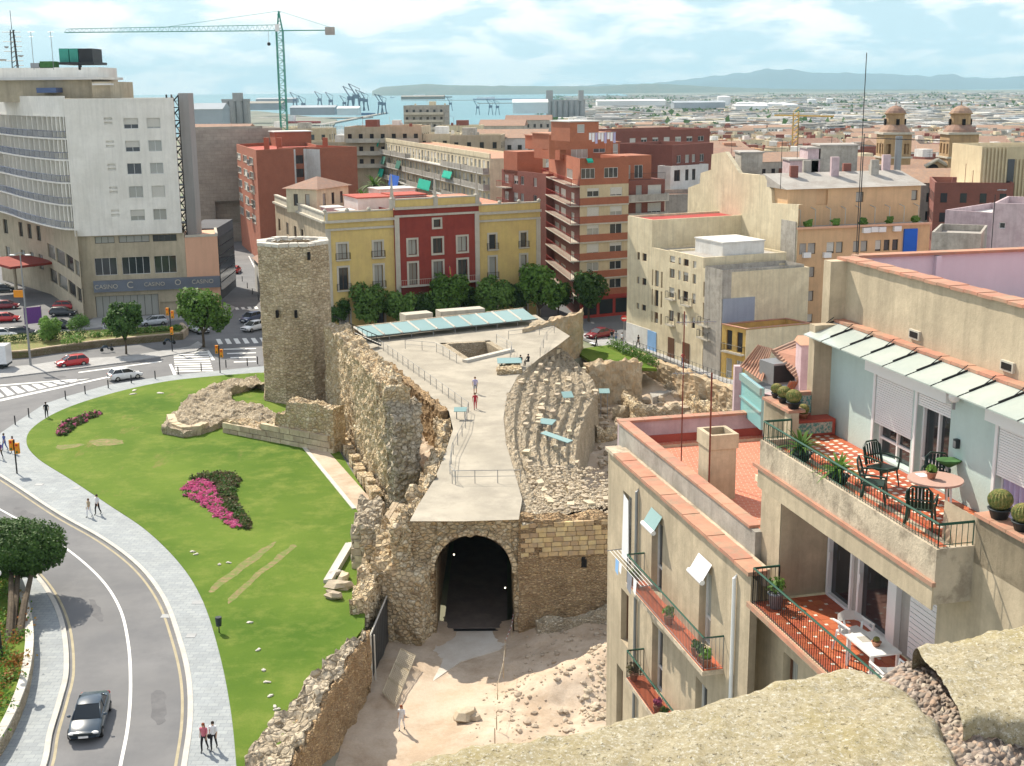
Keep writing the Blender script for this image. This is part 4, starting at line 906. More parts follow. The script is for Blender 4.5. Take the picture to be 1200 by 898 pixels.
def panel(lab,c,w_,d_,z,rz,tilt=.25,h=.9,mat='teal_glass'):
    t=thing('information_panel',lab,'panel',(c.x,c.y,z),rz);mb=MB();a=h-d_*tilt/2;b=h+d_*tilt/2
    mb.quad((-w_/2,-d_/2,a),(w_/2,-d_/2,a),(w_/2,d_/2,b),(-w_/2,d_/2,b));mb.quad((-w_/2,-d_/2,a-.05),(-w_/2,d_/2,b-.05),(w_/2,d_/2,b-.05),(w_/2,-d_/2,a-.05));mb.quad((-w_/2,-d_/2,a-.05),(w_/2,-d_/2,a-.05),(w_/2,-d_/2,a),(-w_/2,-d_/2,a));mb.build('panel_face',MT[mat],t)
    mb=MB();mb.box(-w_*.35,-w_*.28,-.05,.05,0,h-.06);mb.box(w_*.28,w_*.35,-.05,.05,0,h-.06);mb.build('stand',MT['steel_grey'],t);return t
panel('slanted teal information panel at the bend of the left railing',G(540,491,TZ),1.2,.8,TZ,0)
panel('teal information panel on a rough stone base beside the two seated people',G(597,431,TZ),2.6,1.6,TZ,.05,.15,.8)
o=rough('panel_base',[tuple(G(*p,TZ)[:2]) for p in ((582,440),(612,438),(609,430),(584,431))],TZ-.1,TZ+.5,RU,.3,.08,2,.15);tag(o,'low stone block under the wide teal panel','stone base')
panel('small teal panel high on the seating',G(665,468,3.4),1.1,1.0,3.2,.2,.4,.7);panel('teal panel in the middle of the seating',G(641,500,3.6),1.5,.9,3.4,-.5,.3,.7);panel('long narrow teal panel across the lower seating',G(652,517,3.6),4.0,.6,3.4,-.95,.2,.6)
panel('teal panel beyond the outer edge of the seating',G(708,482,-2),1.2,1.0,-2.6,0,.3,3.)
# ================================================================ buildings
def onp(A,B,px,py):
    A,B=v2(A),v2(B);d=(B-A).normalized();n=Vector((d.y,-d.x));r=ray(px,py);k=A.dot(n)/(r.x*n.x+r.y*n.y);p=Vector((r.x*k,r.y*k));return (p-A).dot(d),H+r.z*k
def onp3(A,B,px,py):
    s,z=onp(A,B,px,py);A,B=v2(A),v2(B);p=A+(B-A).normalized()*s;return Vector((p.x,p.y,z))
def WIN(A,B,cols,rp,rows,cp,st=None,skip=()):
    cs=[sorted((onp(A,B,a,rp)[0],onp(A,B,b,rp)[0])) for a,b in cols];rs=[sorted((onp(A,B,cp,a)[1],onp(A,B,cp,b)[1])) for a,b in rows]
    return [(round(c[0],2),round(c[1],2),round(r_[0],2),round(r_[1],2))+((st,) if st else ()) for i,c in enumerate(cs) for j,r_ in enumerate(rs) if (i,j) not in skip]
def inset(poly,w):
    n=len(poly);out=[]
    for i in range(n):
        a,b,c=v2(poly[i-1]),v2(poly[i]),v2(poly[(i+1)%n]);d1=(b-a).normalized();d2=(c-b).normalized();n1=Vector((-d1.y,d1.x));n2=Vector((-d2.y,d2.x));m=(n1+n2);k=w/max(.3,(1+n1.dot(n2)));out.append(b+m*k)
    return out
def ccw(poly):
    poly=[v2(p) for p in poly];ar=sum(poly[i].x*poly[(i+1)%len(poly)].y-poly[(i+1)%len(poly)].x*poly[i].y for i in range(len(poly)));return poly if ar>0 else poly[::-1]
def bldg(name,label,poly,z0,z1,wm_,rm='roof_grey',fac=None,parapet=.7,pw=.25,cat='building',group=None,cop=None,parent=None):
    """poly must be counter-clockwise; fac: {edge: dict(wins=[...], ...)}"""
    poly=[v2(p) for p in poly];t=parent or thing(name,label,cat,group=group);mb=MB();fac=fac or {}
    for i in range(len(poly)):
        a,b=poly[i],poly[(i+1)%len(poly)]
        if i in fac: facade(mb,a,b,z0,z1,parent=t,**fac[i])
        else: mb.quad((a.x,a.y,z0),(b.x,b.y,z0),(b.x,b.y,z1),(a.x,a.y,z1))
    inn=inset(poly,pw);n=len(poly);zr=z1-parapet
    o_=[mb.V((p.x,p.y,z1)) for p in poly];i_=[mb.V((p.x,p.y,z1)) for p in inn];l_=[mb.V((p.x,p.y,zr)) for p in inn]
    for k in range(n): q=(k+1)%n;mb.F((o_[k],o_[q],i_[q],i_[k]));mb.F((i_[k],i_[q],l_[q],l_[k]))
    mb.build('wall',MT[wm_],t)
    m2=MB();m2.F([m2.V((p.x,p.y,zr)) for p in inn]);m2.build('roof',MT[rm],t)
    if cop:
        a=inset(poly,-.08);b=inset(poly,pw+.06);m2=MB()
        for k in range(n): q=(k+1)%n;m2.prism([tuple(a[k]),tuple(a[q]),tuple(b[q]),tuple(b[k])],z1-.02,z1+.09)
        m2.build('coping',MT[cop],t)
    return t
def balcony(t,A,B,s0,s1,z,d=1.1,rl='steel_grey',slab='concrete',h=1.,solid=None,step=.16):
    A,B=v2(A),v2(B);u=(B-A).normalized();n=Vector((u.y,-u.x));mb=MB();mb.obox(A+u*s0,A+u*s1,-.02,d,z-.16,z);bo=mb.build('balcony',MT[slab],t)
    P_=[A+u*s0+n*.05,A+u*s0+n*(d-.06),A+u*s1+n*(d-.06),A+u*s1+n*.05];m2=MB()
    if solid:
        for k in range(3): m2.obox(P_[k],P_[k+1],-.05,.05,z,z+h)
        m2.build('balcony_parapet',MT[solid],bo)
    else: rail(m2,[(p.x,p.y,z) for p in P_],h,step);m2.build('balustrade',MT[rl],bo)
    return bo
def awning(t,A,B,s0,s1,zt_,zb,out,mat):
    A,B=v2(A),v2(B);u=(B-A).normalized();n=Vector((u.y,-u.x));a,b=A+u*s0,A+u*s1;mb=MB();c,d=a+n*out,b+n*out
    p=[(a.x,a.y,zt_),(b.x,b.y,zt_),(d.x,d.y,zb),(c.x,c.y,zb)];mb.quad(*p[::-1]);mb.quad(*[(x,y,z-.03) for x,y,z in p]);mb.quad(p[2],p[3],(c.x,c.y,zb-.25),(d.x,d.y,zb-.25));mb.build('awning',MT[mat],t)
def gable(mb,poly4,z0,h,over=.3):
    """pitched roof on a 4-corner plan, ridge along edge 0-1 direction"""
    p=inset(poly4,-over);a,b,c,d=p;r1,r2=(a+d)/2,(b+c)/2
    V=lambda q,z: (q.x,q.y,z)
    mb.quad(V(a,z0),V(b,z0),V(r2,z0+h),V(r1,z0+h));mb.quad(V(c,z0),V(d,z0),V(r1,z0+h),V(r2,z0+h));i=[mb.V(V(q,z)) for q,z in ((b,z0),(c,z0),(r2,z0+h))];mb.F(i);i=[mb.V(V(q,z)) for q,z in ((d,z0),(a,z0),(r1,z0+h))];mb.F(i);mb.quad(V(d,z0),V(c,z0),V(b,z0),V(a,z0))
def hip(mb,poly4,z0,h,over=.3):
    p=inset(poly4,-over);c=sum(p,Vector((0,0)))/4;k=mb.V((c.x,c.y,z0+h));i=[mb.V((q.x,q.y,z0)) for q in p]
    for j in range(4): mb.F((i[j],i[(j+1)%4],k))
    mb.F(i[::-1])
def text(t,s,A,B,px0,px1,py,size,mat,out=.2,name='letter'):
    """raised lettering, one mesh per word"""
    c=bpy.data.curves.new('lettering','FONT');c.body=s;c.size=size;c.extrude=.05;c.align_x='CENTER';c.align_y='CENTER';o=bpy.data.objects.new('tmp',c);dg=bpy.context.evaluated_depsgraph_get()
    C.objects.link(o);dg=bpy.context.evaluated_depsgraph_get();me=bpy.data.meshes.new_from_object(o.evaluated_get(dg));bpy.data.objects.remove(o);me.materials.clear();me.materials.append(MT[mat])
    w_=max(v.co.x for v in me.vertices)-min(v.co.x for v in me.vertices);p0,p1=onp3(A,B,px0,py),onp3(A,B,px1,py);k=(p1-p0).length/w_
    for v in me.vertices: v.co=Vector((v.co.x*k,-v.co.z,v.co.y*k*1.0))
    d=(v2(B)-v2(A)).normalized();n=Vector((d.y,-d.x,0));m=(p0+p1)/2+n*out;return inst(me,name,t,m,math.atan2(d.y,d.x))
def bk(A,B,d):
    """rectangle plan: front A->B (seen from its right side), depth d behind"""
    A,B=v2(A),v2(B);u=(B-A).normalized();n=Vector((-u.y,u.x));return [A,B,B+n*d,A+n*d]
# ---------------------------------------------------------------- the hotel
hA,hB=v2(G(98,374,0)),v2(G(222,368,0));hp=bk(hA,hB,14)
t=thing('hotel','tall pale hotel with a curved balcony wing and the word casino over its shop front','hotel')
zW=zat(277,hA);zT=zat(116,hA)
mb=MB();u=(hB-hA).normalized();n=Vector((u.y,-u.x));wA,wB=hA+n*.5,hB+n*.5;wA=wA-u*.2;wB=v2(onp3(wA,wB,213,268))
ws=WIN(wA,wB,[(145,162),(172,188)],145,[(138.5,151),(165,178),(191.5,204.5),(218.5,232),(246,259)],155)
vs_=WIN(wA,wB,[(122,131.5)],142,[(138,141),(143,146),(165,168),(170,173),(192,195),(197,200),(219,222),(224,227),(246,249),(251,254)],127,'dark0')
facade(mb,wA,wB,zW,zT,ws+vs_,t,.3,'white',shut=.5);P4=bk(wA,wB,14);closed_block(mb,P4,zW,zT,(0,));mb.F([mb.V((p.x,p.y,zW)) for p in P4[::-1]]);mb.build('white_wall',MT['hotel_white'],t)
mb=MB();mb.F([mb.V((p.x,p.y,zT-.02)) for p in P4]);
mb.build('roof',MT['roof_grey'],t)
mb=MB();ws=WIN(hA,hB,[(111,134),(139,175),(179,207)],280,[(276.5,284.5)],150,'dark')+WIN(hA,hB,[(111,137),(143,176),(181,207)],310,[(301.5,322)],150,'white')+WIN(hA,hB,[(112,186)],355,[(346,371)],150,'dark')+WIN(hA,hB,[(188,207)],360,[(354,370)],190,'dark0')
facade(mb,hA,hB,-.5,zW,ws,t,.35);closed_block(mb,hp,-.5,zW,(0,));mb.build('beige_wall',MT['hotel_beige'],t)
eB=v2(G(260,366,0));zS=zat(277,eB);mb=MB();closed_block(mb,[hB+u*.02,eB,eB-n*10,hB-n*10+u*.02],-.3,zS);mb.F([mb.V((p.x,p.y,zS)) for p in [hB+u*.02,eB,eB-n*10,hB-n*10+u*.02]]);mb.build('annex',MT['plaster_salmon'],t)
mb=MB();mb.obox(hB+u*.1,eB,-.3,.1,zS,zS+.35);mb.obox(eB,eB-n*10,-.3,.1,zS,zS+.35);mb.build('annex_coping',MT['trim_stone'],t)
sA,sB=onp3(hA,hB,110,342),onp3(hA,hB,258,334);z0s=zat(342,hA+u*3);z1s=zat(329,hA+u*3)
mb=MB();mb.obox(onp3(hA,hB,110,335),eB,.05,.75,z0s,z1s);sb=mb.build('sign_band',MT['sign_band'],t)
aS,bS=hA+n*.75,hB+n*.75
for s_,x0,x1 in (('CASINO',111,138),('C',149,156),('CASINO',169,193),('O',205,212),('CASINO',225,250)): text(sb,s_,aS,bS,x0,x1,336.5-(x0-110)*.055,1.5 if len(s_)>1 else 1.5,'trim_stone',.03)
# curved balcony wing: floors sweep back to the left
cv=[v2(ZY(x,150,Y)) for x,Y in ((78,hA.y-.3),(66,193.6),(50,197.5),(32,203.5),(15,211),(1,219),(-30,235))];cv=[v2(p) for p in catmull([Vector((p.x,p.y,0)) for p in cv],3)][::-1]
zb_=zat(270,cv[-1]);fl=[zat(y,cv[-1]) for y in (269,241,215,188,163,136)]
mb=MB()
bw=offs([Vector((p.x,p.y,0)) for p in cv],-1.6);closed_block(mb,[(p.x,p.y) for p in bw]+[(-75,235)],zb_,fl[-1]+2.5);mb.F([mb.V((p.x,p.y,fl[-1]+2.5)) for p in bw]+[mb.V((-75,235,fl[-1]+2.5))]);mb.build('wing_wall',MT['hotel_beige'],t)
for j,z in enumerate(fl):
    mb=MB();a=[Vector((p.x,p.y,0)) for p in cv];b=offs(a,-1.7)
    for i in range(len(a)-1): mb.prism([v2(a[i]),v2(a[i+1]),v2(b[i+1]),v2(b[i])],z-.12,z+.14)
    fo=mb.build('floor_slab',MT['hotel_white'],t)
    if j<5:
        m2=MB();aa=offs(a,.02)
        rail(m2,[(p.x,p.y,z+.14) for p in aa],1.0,.35,.02,.03);m2.build('balustrade',MT['blue_glass'],fo)
mb=MB()
for i in range(0,len(cv)-1,1):
    p=cv[i];q=bw[i];mb=MB();mb.obox(p,v2(q),-.08,.08,zb_,fl[-1]);mb.build('partition',MT['hotel_white'],t)
    for j in range(5):
        if i%1==0:
            a,b=v2(bw[i]).lerp(v2(bw[i+1]),.2),v2(bw[i]).lerp(v2(bw[i+1]),.8);m2=MB();m2.obox(a,b,.0,.06,fl[j]+.15,fl[j]+2.4);m2.build('balcony_door',MT['win_glass'],t)
mb=MB();pr=offs([Vector((p.x,p.y,0)) for p in cv],-.3)
for i in range(len(cv)-1): mb.obox(cv[i+1],cv[i],-.25,0,fl[-1]+.1,fl[-1]+1.9) if 0 else mb.obox(cv[i],cv[i+1],-.3,-.05,fl[-1]+.14,fl[-1]+2.9)
mb.build('wing_parapet',MT['hotel_white'],t)
# lower curved base of the wing, entrance canopy
cb_=[v2(G(x,y,0)) for x,y in ((99,376),(92,370),(82,361),(70,352),(60,345))][::-1];far_=[cb_[0]+Vector((-10,12)),Vector((-95,236)),Vector((-95,260))]
mb=MB();W_=list(reversed(far_[:2]))+cb_
for i in range(len(W_)-1):
    a,b=W_[i],W_[i+1];L_=(b-a).length
    facade(mb,a,b,-.5,zb_,[(.5,L_-.5,2.5,4.8),(.5,L_-.5,6.6,9.)] if i>1 else grid(L_,int(L_/4),2.,(4,9,13),2.6),t,.3,'dark')
mb.build('wing_base',MT['hotel_beige'],t)
q=[v2(G(x,y,4.4)) for x,y in ((-20,296),(71,304),(38,316),(-30,300))];q=[v2(ZY(-20,298,205)),v2(ZY(45,300,216)),v2(ZY(71,304,205)),v2(ZY(10,318,190))];q=[v2(G(x,y,6.)) for x,y in ((-25,303),(30,299),(71,306),(12,313))]
mb=MB();mb.prism(q,5.6,6.0);mb.build('entrance_canopy',MT['plaster_red'],t)
for x,y in ((60,308),(14,311)): p=G(x,y,5.6);mb=MB();mb.tube([(p.x,p.y+.8,0),(p.x,p.y+.8,5.6)],.3,8);mb.build('column',MT['hotel_beige'],t)
# roof storeys
def rbox(x0,x1,yt,yb,Y,d,mat,nm): a,b=ZY(x0,yb,Y),ZY(x1,yb,Y);c=ZY(x0,yt,Y);m_=MB();m_.box(a.x,b.x,Y,Y+d,a.z,c.z);return m_.build(nm,MT[mat],t)
rbox(-25,109,93,120,206,14,'hotel_beige','roof_storey');rbox(109,131,96,118,203,12,'hotel_beige','stair_head');rbox(-20,116,80,93,212,10,'hotel_white','upper_storey');rbox(-25,118,91.5,94.5,205,12,'roof_white','roof_edge')
rbox(108,131,98,100,202,1,'roof_white','ledge');rbox(43,66,103,109,203,3,'blue_glass','blue_canopy');rbox(92,95,75,82,212,.5,'steel_dark','roof_pipe')
for x0,x1,m_ in ((70,81,'crane_green'),(82,92,'crane_green'),(93,109,'steel_dark')): rbox(x0,x1,57,73,213,5,m_,'ventilation_unit')
rbox(69,110,73,76,212,7,'steel_dark','unit_base');rbox(47,62,72,80,212,3,'moss_green','pipework');rbox(36,46,74,80,212,3,'steel_grey','roof_tank')
t2=thing('antenna_mast','steel communications mast with dishes on the far left hotel roof','antenna');m_=MB();p=ZY(18,80,213);zt2=ZY(15,35,213).z
for dx,dy in ((-.5,0),(.5,0),(0,.8)): m_.tube([(p.x+dx,p.y+dy,p.z),(p.x+dx*.5,p.y+dy*.5,zt2)],.09,4)
for k in range(8): z_=lerp(p.z,zt2,k/8);m_.tube([(p.x-.5,p.y,z_),(p.x+.5,p.y,z_+.7)],.06,3);m_.tube([(p.x-1.6*(k%2),p.y,z_+.4),(p.x+1.4,p.y,z_+.4)],.06,3)
m_.tube([(p.x,p.y,zt2),(p.x,p.y,zt2+3)],.05,4);m_.build('mast',MT['steel_dark'],t2)
for dx,dz,r_ in ((-1.9,1.2,.9),(1.3,1.8,.5),(-.9,3.2,.4)): m_=MB();m_.lathe((p.x+dx,p.y-.6,p.z+dz),[(.1,-.1),(r_*.7,0),(r_,.2),(r_*.6,.1),(.1,0)],10);m_.build('dish',MT['steel_grey'],t2)
for i,px in enumerate((40,63)): p=ZY(px,82,212);m_=MB();m_.tube([(p.x,p.y,p.z),(p.x,p.y,p.z+6)],.05,4);m_.tube([(p.x-.5,p.y,p.z+5.9),(p.x+.6,p.y,p.z+5.9)],.04,3);m_.tube([(p.x-.3,p.y,p.z+5.2),(p.x+.3,p.y,p.z+5.2)],.04,3);o=m_.build('roof_aerial',MT['steel_grey']);tag(o,('left','right')[i]+' one of two thin aerials beside the hotel mast','antenna')
# steel stair tower, dark lift shaft
t=thing('fire_stair','dark steel fire stair tower on the right edge of the white hotel','stair tower');a,b=ZY(206,275,200),ZY(231,275,200);z1_=zat(111,(a.x,200));m_=MB()
for x in (a.x,a.x+(b.x-a.x)*.55): 
    for y in (200,203): m_.tube([(x,y,0),(x,y,z1_)],.14,4)
m_.build('steel_post',MT['steel_dark'],t);m_=MB();m_.box(a.x+(b.x-a.x)*.55,b.x,199.9,203.2,8,z1_+.2);m_.build('shaft',MT['silo'],t)
for k in range(13):
    z_=8+k*(z1_-8)/13;x1=a.x+(b.x-a.x)*.55;m_=MB();m_.box(a.x,x1,200,203,z_-.06,z_+.06);m_.tube([(a.x,200.1,z_),(x1,200.1,z_+1.9)],.1,4);m_.tube([(a.x,200.05,z_+1),(x1,200.05,z_+1)],.05,4);m_.tube([(x1,200.1,z_),(a.x,202.8,z_+1.9)],.08,4);m_.build('stair_flight',MT['steel_dark'],t)
t=thing('black_lift_shaft','black panelled frame structure beside the salmon wall and the side street','structure');a,b=v2(G(259,352,0)),v2(G(277,336,0));zq=zat(257,b);m_=MB();closed_block(m_,bk(a,b,5),0,zq);m_.F([m_.V((p.x,p.y,zq)) for p in bk(a,b,5)]);m_.build('dark_panel',MT['sign_dark'],t)
for k in range(6): m_=MB();d_=(b-a).normalized();m_.obox(a+d_*.4,b-d_*.4,.02,.1,1.5+k*(zq-3)/6,1.5+k*(zq-3)/6+1.3);m_.build('panel',MT['glass_dark'],t)
# ---------------------------------------------------------------- museum wall, red brick flats
z_=ZY(228,152,292).z;A,B=v2(ZY(226,152,292)),v2(ZY(330,151,300));t=bldg('windowless_building','large windowless grey building of square stone panels with a dark opening below',bk(A,B,20),-8,z_,'block_wall','roof_grey',{0: dict(wins=WIN(A,B,[(252,284)],240,[(236,262)],260,'dark0'),depth=2.)})
A=v2(ZY(300,176,258));z_=ZY(300,176,258).z;A0=v2(G(277,169,z_));B=v2(G(344,174,z_));C1=v2(G(375,173,z_));D1=v2(G(418,172,z_))
u=(B-A).normalized();n=Vector((-u.y,u.x));Bi,Ci=B+n*5,C1+n*5
t=bldg('brick_flats','orange brick apartment block with blank walls and a white recessed light well',[A0,A,B,Bi,Ci,C1,D1,D1+n*14,A0+(D1-A)*.9+n*8],-6,z_,'brick_orange','red_floor',{0: dict(wins=WIN(A0,A,[(279,283),(286,290),(293,297)],200,[(183,190),(199,206),(214,222),(230,238),(246,254)],288,'white'),trim='trim_stone',shut=.3),3: dict(wins=WIN(Bi,Ci,[(347,356),(362,369)],200,[(182,192),(198,208),(214,224)],350,'dark')),})
m_=MB();m_.obox(Bi,Ci,.02,.14,-6,z_-.1) if 0 else None
for k in range(5):
    q=onp3(A0,A,296,186+k*15.5);s,zz_=onp(A0,A,296,193+k*15.5);balcony(t,A0,A,s-1.6,s+1.4,zz_,.9,'steel_grey')
m_=MB();w1=[Bi-n*.0,Ci];fa=MB();
def whitew(a,b): m2=MB();m2.obox(a,b,.03,.10,-6,z_-.4);return m2
whitew(B+n*.1,Bi).build('white_render',MT['plaster_white'],t);whitew(Ci,C1+n*.1).build('white_render',MT['plaster_white'],t)
for x0,x1 in ((344.5,347),(356.5,361.5),(369.5,375)): p,q=onp3(Bi,Ci,x0,200),onp3(Bi,Ci,x1,200);m2=MB();m2.obox(p,q,.02,.1,-6,z_-.4);m2.build('white_render',MT['plaster_white'],t)
m_=MB();p0,p1=v2(G(323,168,z_)),v2(G(365,167,z_));closed_block(m_,bk(p0,p1,6),z_-.8,z_+2.4);m_.build('stair_head',MT['brick_orange'],t);m_=MB();m_.prism(inset(bk(p0,p1,6),-.3),z_+2.4,z_+2.6);m_.build('flat_roof',MT['roof_white'],t)
for x in (311,326,380): p=G(x,172,z_);m_=MB();m_.box(p.x-.5,p.x+.5,p.y+1,p.y+2,z_-.7,z_+1.8);m_.build('chimney',MT['brick_orange'],t)
# ---------------------------------------------------------------- palace
pA=v2(ZY(381,262,178));zP=ZY(381,262,178).z;pB=v2(G(633,248,zP));pu=(pB-pA).normalized();pn=Vector((-pu.y,pu.x));pS=v2(G(322,238,zP));r0s,r1s=onp(pA,pB,461,255)[0],onp(pA,pB,560,250)[0]
t=thing('palace','long classical palace with yellow wings and a dark red centre under a balustrade','palace');zR=zat(246,pA+pu*r0s)
cols=[(396,407),(438,448)];cols2=[(477,487),(506,517),(535,546)];cols3=[(573,581),(610,617)]
r2=sorted(onp(pA,pB,401,y)[1] for y in (286,304));r1=sorted(onp(pA,pB,401,y)[1] for y in (314,340));rr_=sorted(onp(pA,pB,511,y)[1] for y in (257,266))
def pw_(cs,rp,rows): return [(round(onp(pA,pB,a,rp)[0],2),round(onp(pA,pB,b,rp)[0],2),round(r_[0],2),round(r_[1],2),'brown') for a,b in cs for r_ in rows]
rowsP=[(.3,3.6),tuple(r1),tuple(r2)];pr_=lambda lst,s0: [(a-s0,b-s0,c,d,e) for a,b,c,d,e in lst]
for mat_,s0,s1,zt2,cs,rp,ex in (('plaster_yellow',0,r0s,zP,cols,295,0),('plaster_red',r0s,r1s,zR,cols2,280,1),('plaster_yellow',r1s,(pB-pA).length,zP,cols3,280,0)):
    a,b=pA+pu*s0,pA+pu*s1;off_=-pn*(.35 if ex else 0);w=pr_(pw_(cs,rp,rowsP),s0)
    if ex: w+=pr_(pw_([(507,515)],262,[tuple(rr_)]),s0)
    mb=MB();facade(mb,a+off_,b+off_,-.5,zt2,w,t,.3,trim='trim_stone',tw=.28);q=bk(a+off_,b+off_,20);closed_block(mb,q,-.5,zt2,(0,)) if ex else mb.quad((a.x,a.y,zt2-.5),(b.x,b.y,zt2-.5),(b.x,b.y,zt2-.499),(a.x,a.y,zt2-.499));mb.build('facade',MT[mat_],t)
    m_=MB();aa,bb=a+off_,b+off_;m_.obox(aa,bb,.0,.45,zt2,zt2+.35);m_.obox(aa,bb,.0,.22,zt2-1.1,zt2-.8);m_.build('cornice',MT['trim_stone'],t)
    m_=MB();m_.obox(aa,bb,-.35,-.02,zt2+.35,zt2+1.35);m_.build('parapet',MT['plaster_yellow'],t);m_=MB();m_.obox(aa,bb,-.42,.06,zt2+1.35,zt2+1.55);m_.build('parapet_coping',MT['trim_stone'],t)
    for e_ in ((a,b) if not ex else (a,b)):
        if ex or e_ is (a if s0==0 else b): m_=MB();d_=pu*(.35 if e_ is a else-.35);m_.obox(e_+off_+d_-pu*.35,e_+off_+d_+pu*.35,.0,.13,0,zt2-1.1);m_.build('pilaster',MT['trim_stone'],t)
for x,y in ((459,243),(509,240),(558,237)): s,z_=onp(pA,pB,x,y+3);p=pA+pu*s-pn*.2;m_=MB();m_.lathe((p.x,p.y,zR+1.5),[(.45,-1.3),(.45,0),(.5,.1),(.28,.3),(.2,1.2),(.05,3.6)],4);m_.build('finial',MT['trim_stone'],t)
for q_ in (.0,.33,.66,1): p=pA.lerp(pA+pu*r0s,q_*.97);m_=MB();m_.lathe((p.x,p.y,zP+1.5),[(.2,0),(.34,.25),(.1,.5)],8);m_.build('urn',MT['trim_stone'],t);p=(pA+pu*r1s).lerp(pB,.03+q_*.95);m_=MB();m_.lathe((p.x,p.y,zP+1.5),[(.2,0),(.34,.25),(.1,.5)],8);m_.build('urn',MT['trim_stone'],t)
for c_,rp in ((cols,295),(cols3,280)):
    for a,b,z_,z2,_ in pw_(c_,rp,[tuple(r2),tuple(r1)]): balcony(t,pA,pB,a-.35,b+.35,z_-.02,.35,'steel_dark','trim_stone',.9)
qq=pw_(cols2,280,[tuple(r1)]);balcony(t,pA-pn*.35,pB-pn*.35,qq[0][0]-1.5,qq[-1][1]+1.5,r1[0]-.05,.9,'trim_stone','trim_stone',.9,step=.3)
sw=(pA-pS).normalized();mb=MB();facade(mb,pS,pA,-.5,zP,WIN(pS,pA,[(326,328.5),(335,338),(344,347),(352,355)],262,[(258,272),(290,305)],330,'brown'),t,.25);pE=pS+(pB-pA);mb.build('side_wall',MT['plaster_tan'],t);mb=MB();mb.quad((pB.x,pB.y,-.5),(pE.x,pE.y,-.5),(pE.x,pE.y,zP),(pB.x,pB.y,zP));mb.build('side_wall',MT['plaster_tan'],t)
m_=MB();m_.obox(pS,pA,0,.4,zP,zP+.3);m_.obox(pS,pA,-.4,0,zP,zP+1.2);m_.obox(pS,pA,-.5,.1,zP+1.2,zP+1.4);m_.build('side_parapet',MT['trim_stone'],t)
m_=MB();m_.F([m_.V((p.x,p.y,zP+.1)) for p in (pA,pB,pE,pS)]);m_.build('roof',MT['clay_tiles'],t)
def onroof(x0,x1,y,d,h,mat,nm,z=None,roofm=None,par=None):
    z=zP+.1 if z is None else z;a,b=v2(G(x0,y,z)),v2(G(x1,y-(x1-x0)*.05,z));q=bk(a,b,d);m_=MB();closed_block(m_,q,z,z+h);o=m_.build(nm,MT[mat],par or t)
    m_=MB();m_.prism(inset(q,-.15),z+h,z+h+.15);m_.build('flat_roof',MT[roofm or 'roof_white'],par or t);return q,z+h
a,b=v2(G(372,250,zP)),v2(G(409,244,zP));q=bk(a,b,5.5);m_=MB();facade(m_,q[0],q[1],zP,zP+3.6,grid((q[1]-q[0]).length,3,.8,(zP+1.,),1.8),t,.15,'brown');facade(m_,q[3],q[0],zP,zP+3.6,grid(5.5,2,.8,(zP+1.,),1.8),t,.15,'brown');closed_block(m_,q,zP,zP+3.6,(0,3));m_.build('pavilion',MT['plaster_cream'],t);m_=MB();hip(m_,q,zP+3.6,1.6,.5);m_.build('tiled_roof',MT['roof_tile'],t)
onroof(383,403,255,3,1.3,'plaster_mauve','roof_hut');onroof(400,416,258,3,1.2,'plaster_mauve','roof_hut');onroof(420,459,254,7,2.6,'plaster_white','white_roof_house',roofm='red_floor');onroof(463,500,241,6,1.5,'plaster_white','white_roof_house',roofm='red_floor');onroof(445,487,234,5,1.6,'plaster_white','roof_hut',roofm='roof_white')
# flag over the middle door
s,z_=onp(pA,pB,523,322);p=pA+pu*s-pn*1.4;m_=MB();m_.tube([(p.x,p.y+1,r1[0]),(p.x,p.y-.8,r1[0]+2.6)],.05,4);fg=m_.build('flagpole',MT['trim_stone']);tag(fg,'short flagpole with a folded yellow and red flag over the palace door','flag')
for k,mt in enumerate(('c_red','plaster_ochre','c_red')): m_=MB();m_.tube([(p.x-.15+k*.16,p.y-.7,r1[0]+2.4),(p.x-.1+k*.2,p.y-.5,r1[0]+1.4),(p.x-.15+k*.18,p.y-.4,r1[0]+.5)],[.09,.14,.1],5);m_.build('flag',MT[mt],fg)
# low white house with tiled roof by the side street
A,B=v2(G(295,296,0)),v2(G(322,320,0));A,B=v2(ZY(296,275,222)),v2(ZY(321,290,196));t=bldg('small_house','small white house with a clay tile roof squeezed between street and palace',bk(A,B,7),-.5,5.6,'plaster_white','roof_tile',{0: dict(wins=grid((B-A).length,3,1.,(1.,3.4),1.3))},0.05);m_=MB();gable(m_,bk(A,B,7),5.6,1.8);m_.build('tiled_roof',MT['roof_tile'],t)
# ---------------------------------------------------------------- balcony slab block
z_=ZY(574,186,238).z;B=v2(G(574,186,z_));A=v2(G(432,163,z_));t=thing('balcony_block','long apartment block with bands of balconies and green awnings behind the palace','building');u=(B-A).normalized();n=Vector((u.y,-u.x));L_=(B-A).length;mb=MB();rows=[z_-2.7-3*k for k in range(6)]
ws=[(s,s+1.5,r_,r_+2.2,st_) for r_ in rows for s,st_ in [(1.2+2.75*i,'door' if i%2 else 'white') for i in range(int(L_/2.75))]]
facade(mb,A,B,-8,z_,ws,t,.2,shut=.35,rng=random.Random(5));q=bk(A,B,11);closed_block(mb,q,-8,z_,(0,));mb.build('wall',MT['plaster_cream'],t);m_=MB();m_.F([m_.V((p.x,p.y,z_-.3)) for p in q]);m_.build('roof',MT['clay'],t);m_=MB();m_.obox(A,B,-.2,.1,z_,z_+.9);m_.build('roof_parapet',MT['plaster_cream'],t)
rng=random.Random(8);nb=7
for r_ in rows:
    for i in range(nb):
        s0=.3+i*L_/nb;balcony(t,A,B,s0,s0+L_/nb-.5,r_-.05,1.3,'steel_grey','plaster_white',1.,'plaster_grey' if rng.random()<.55 else None,.4)
        if rng.random()<.0: pass
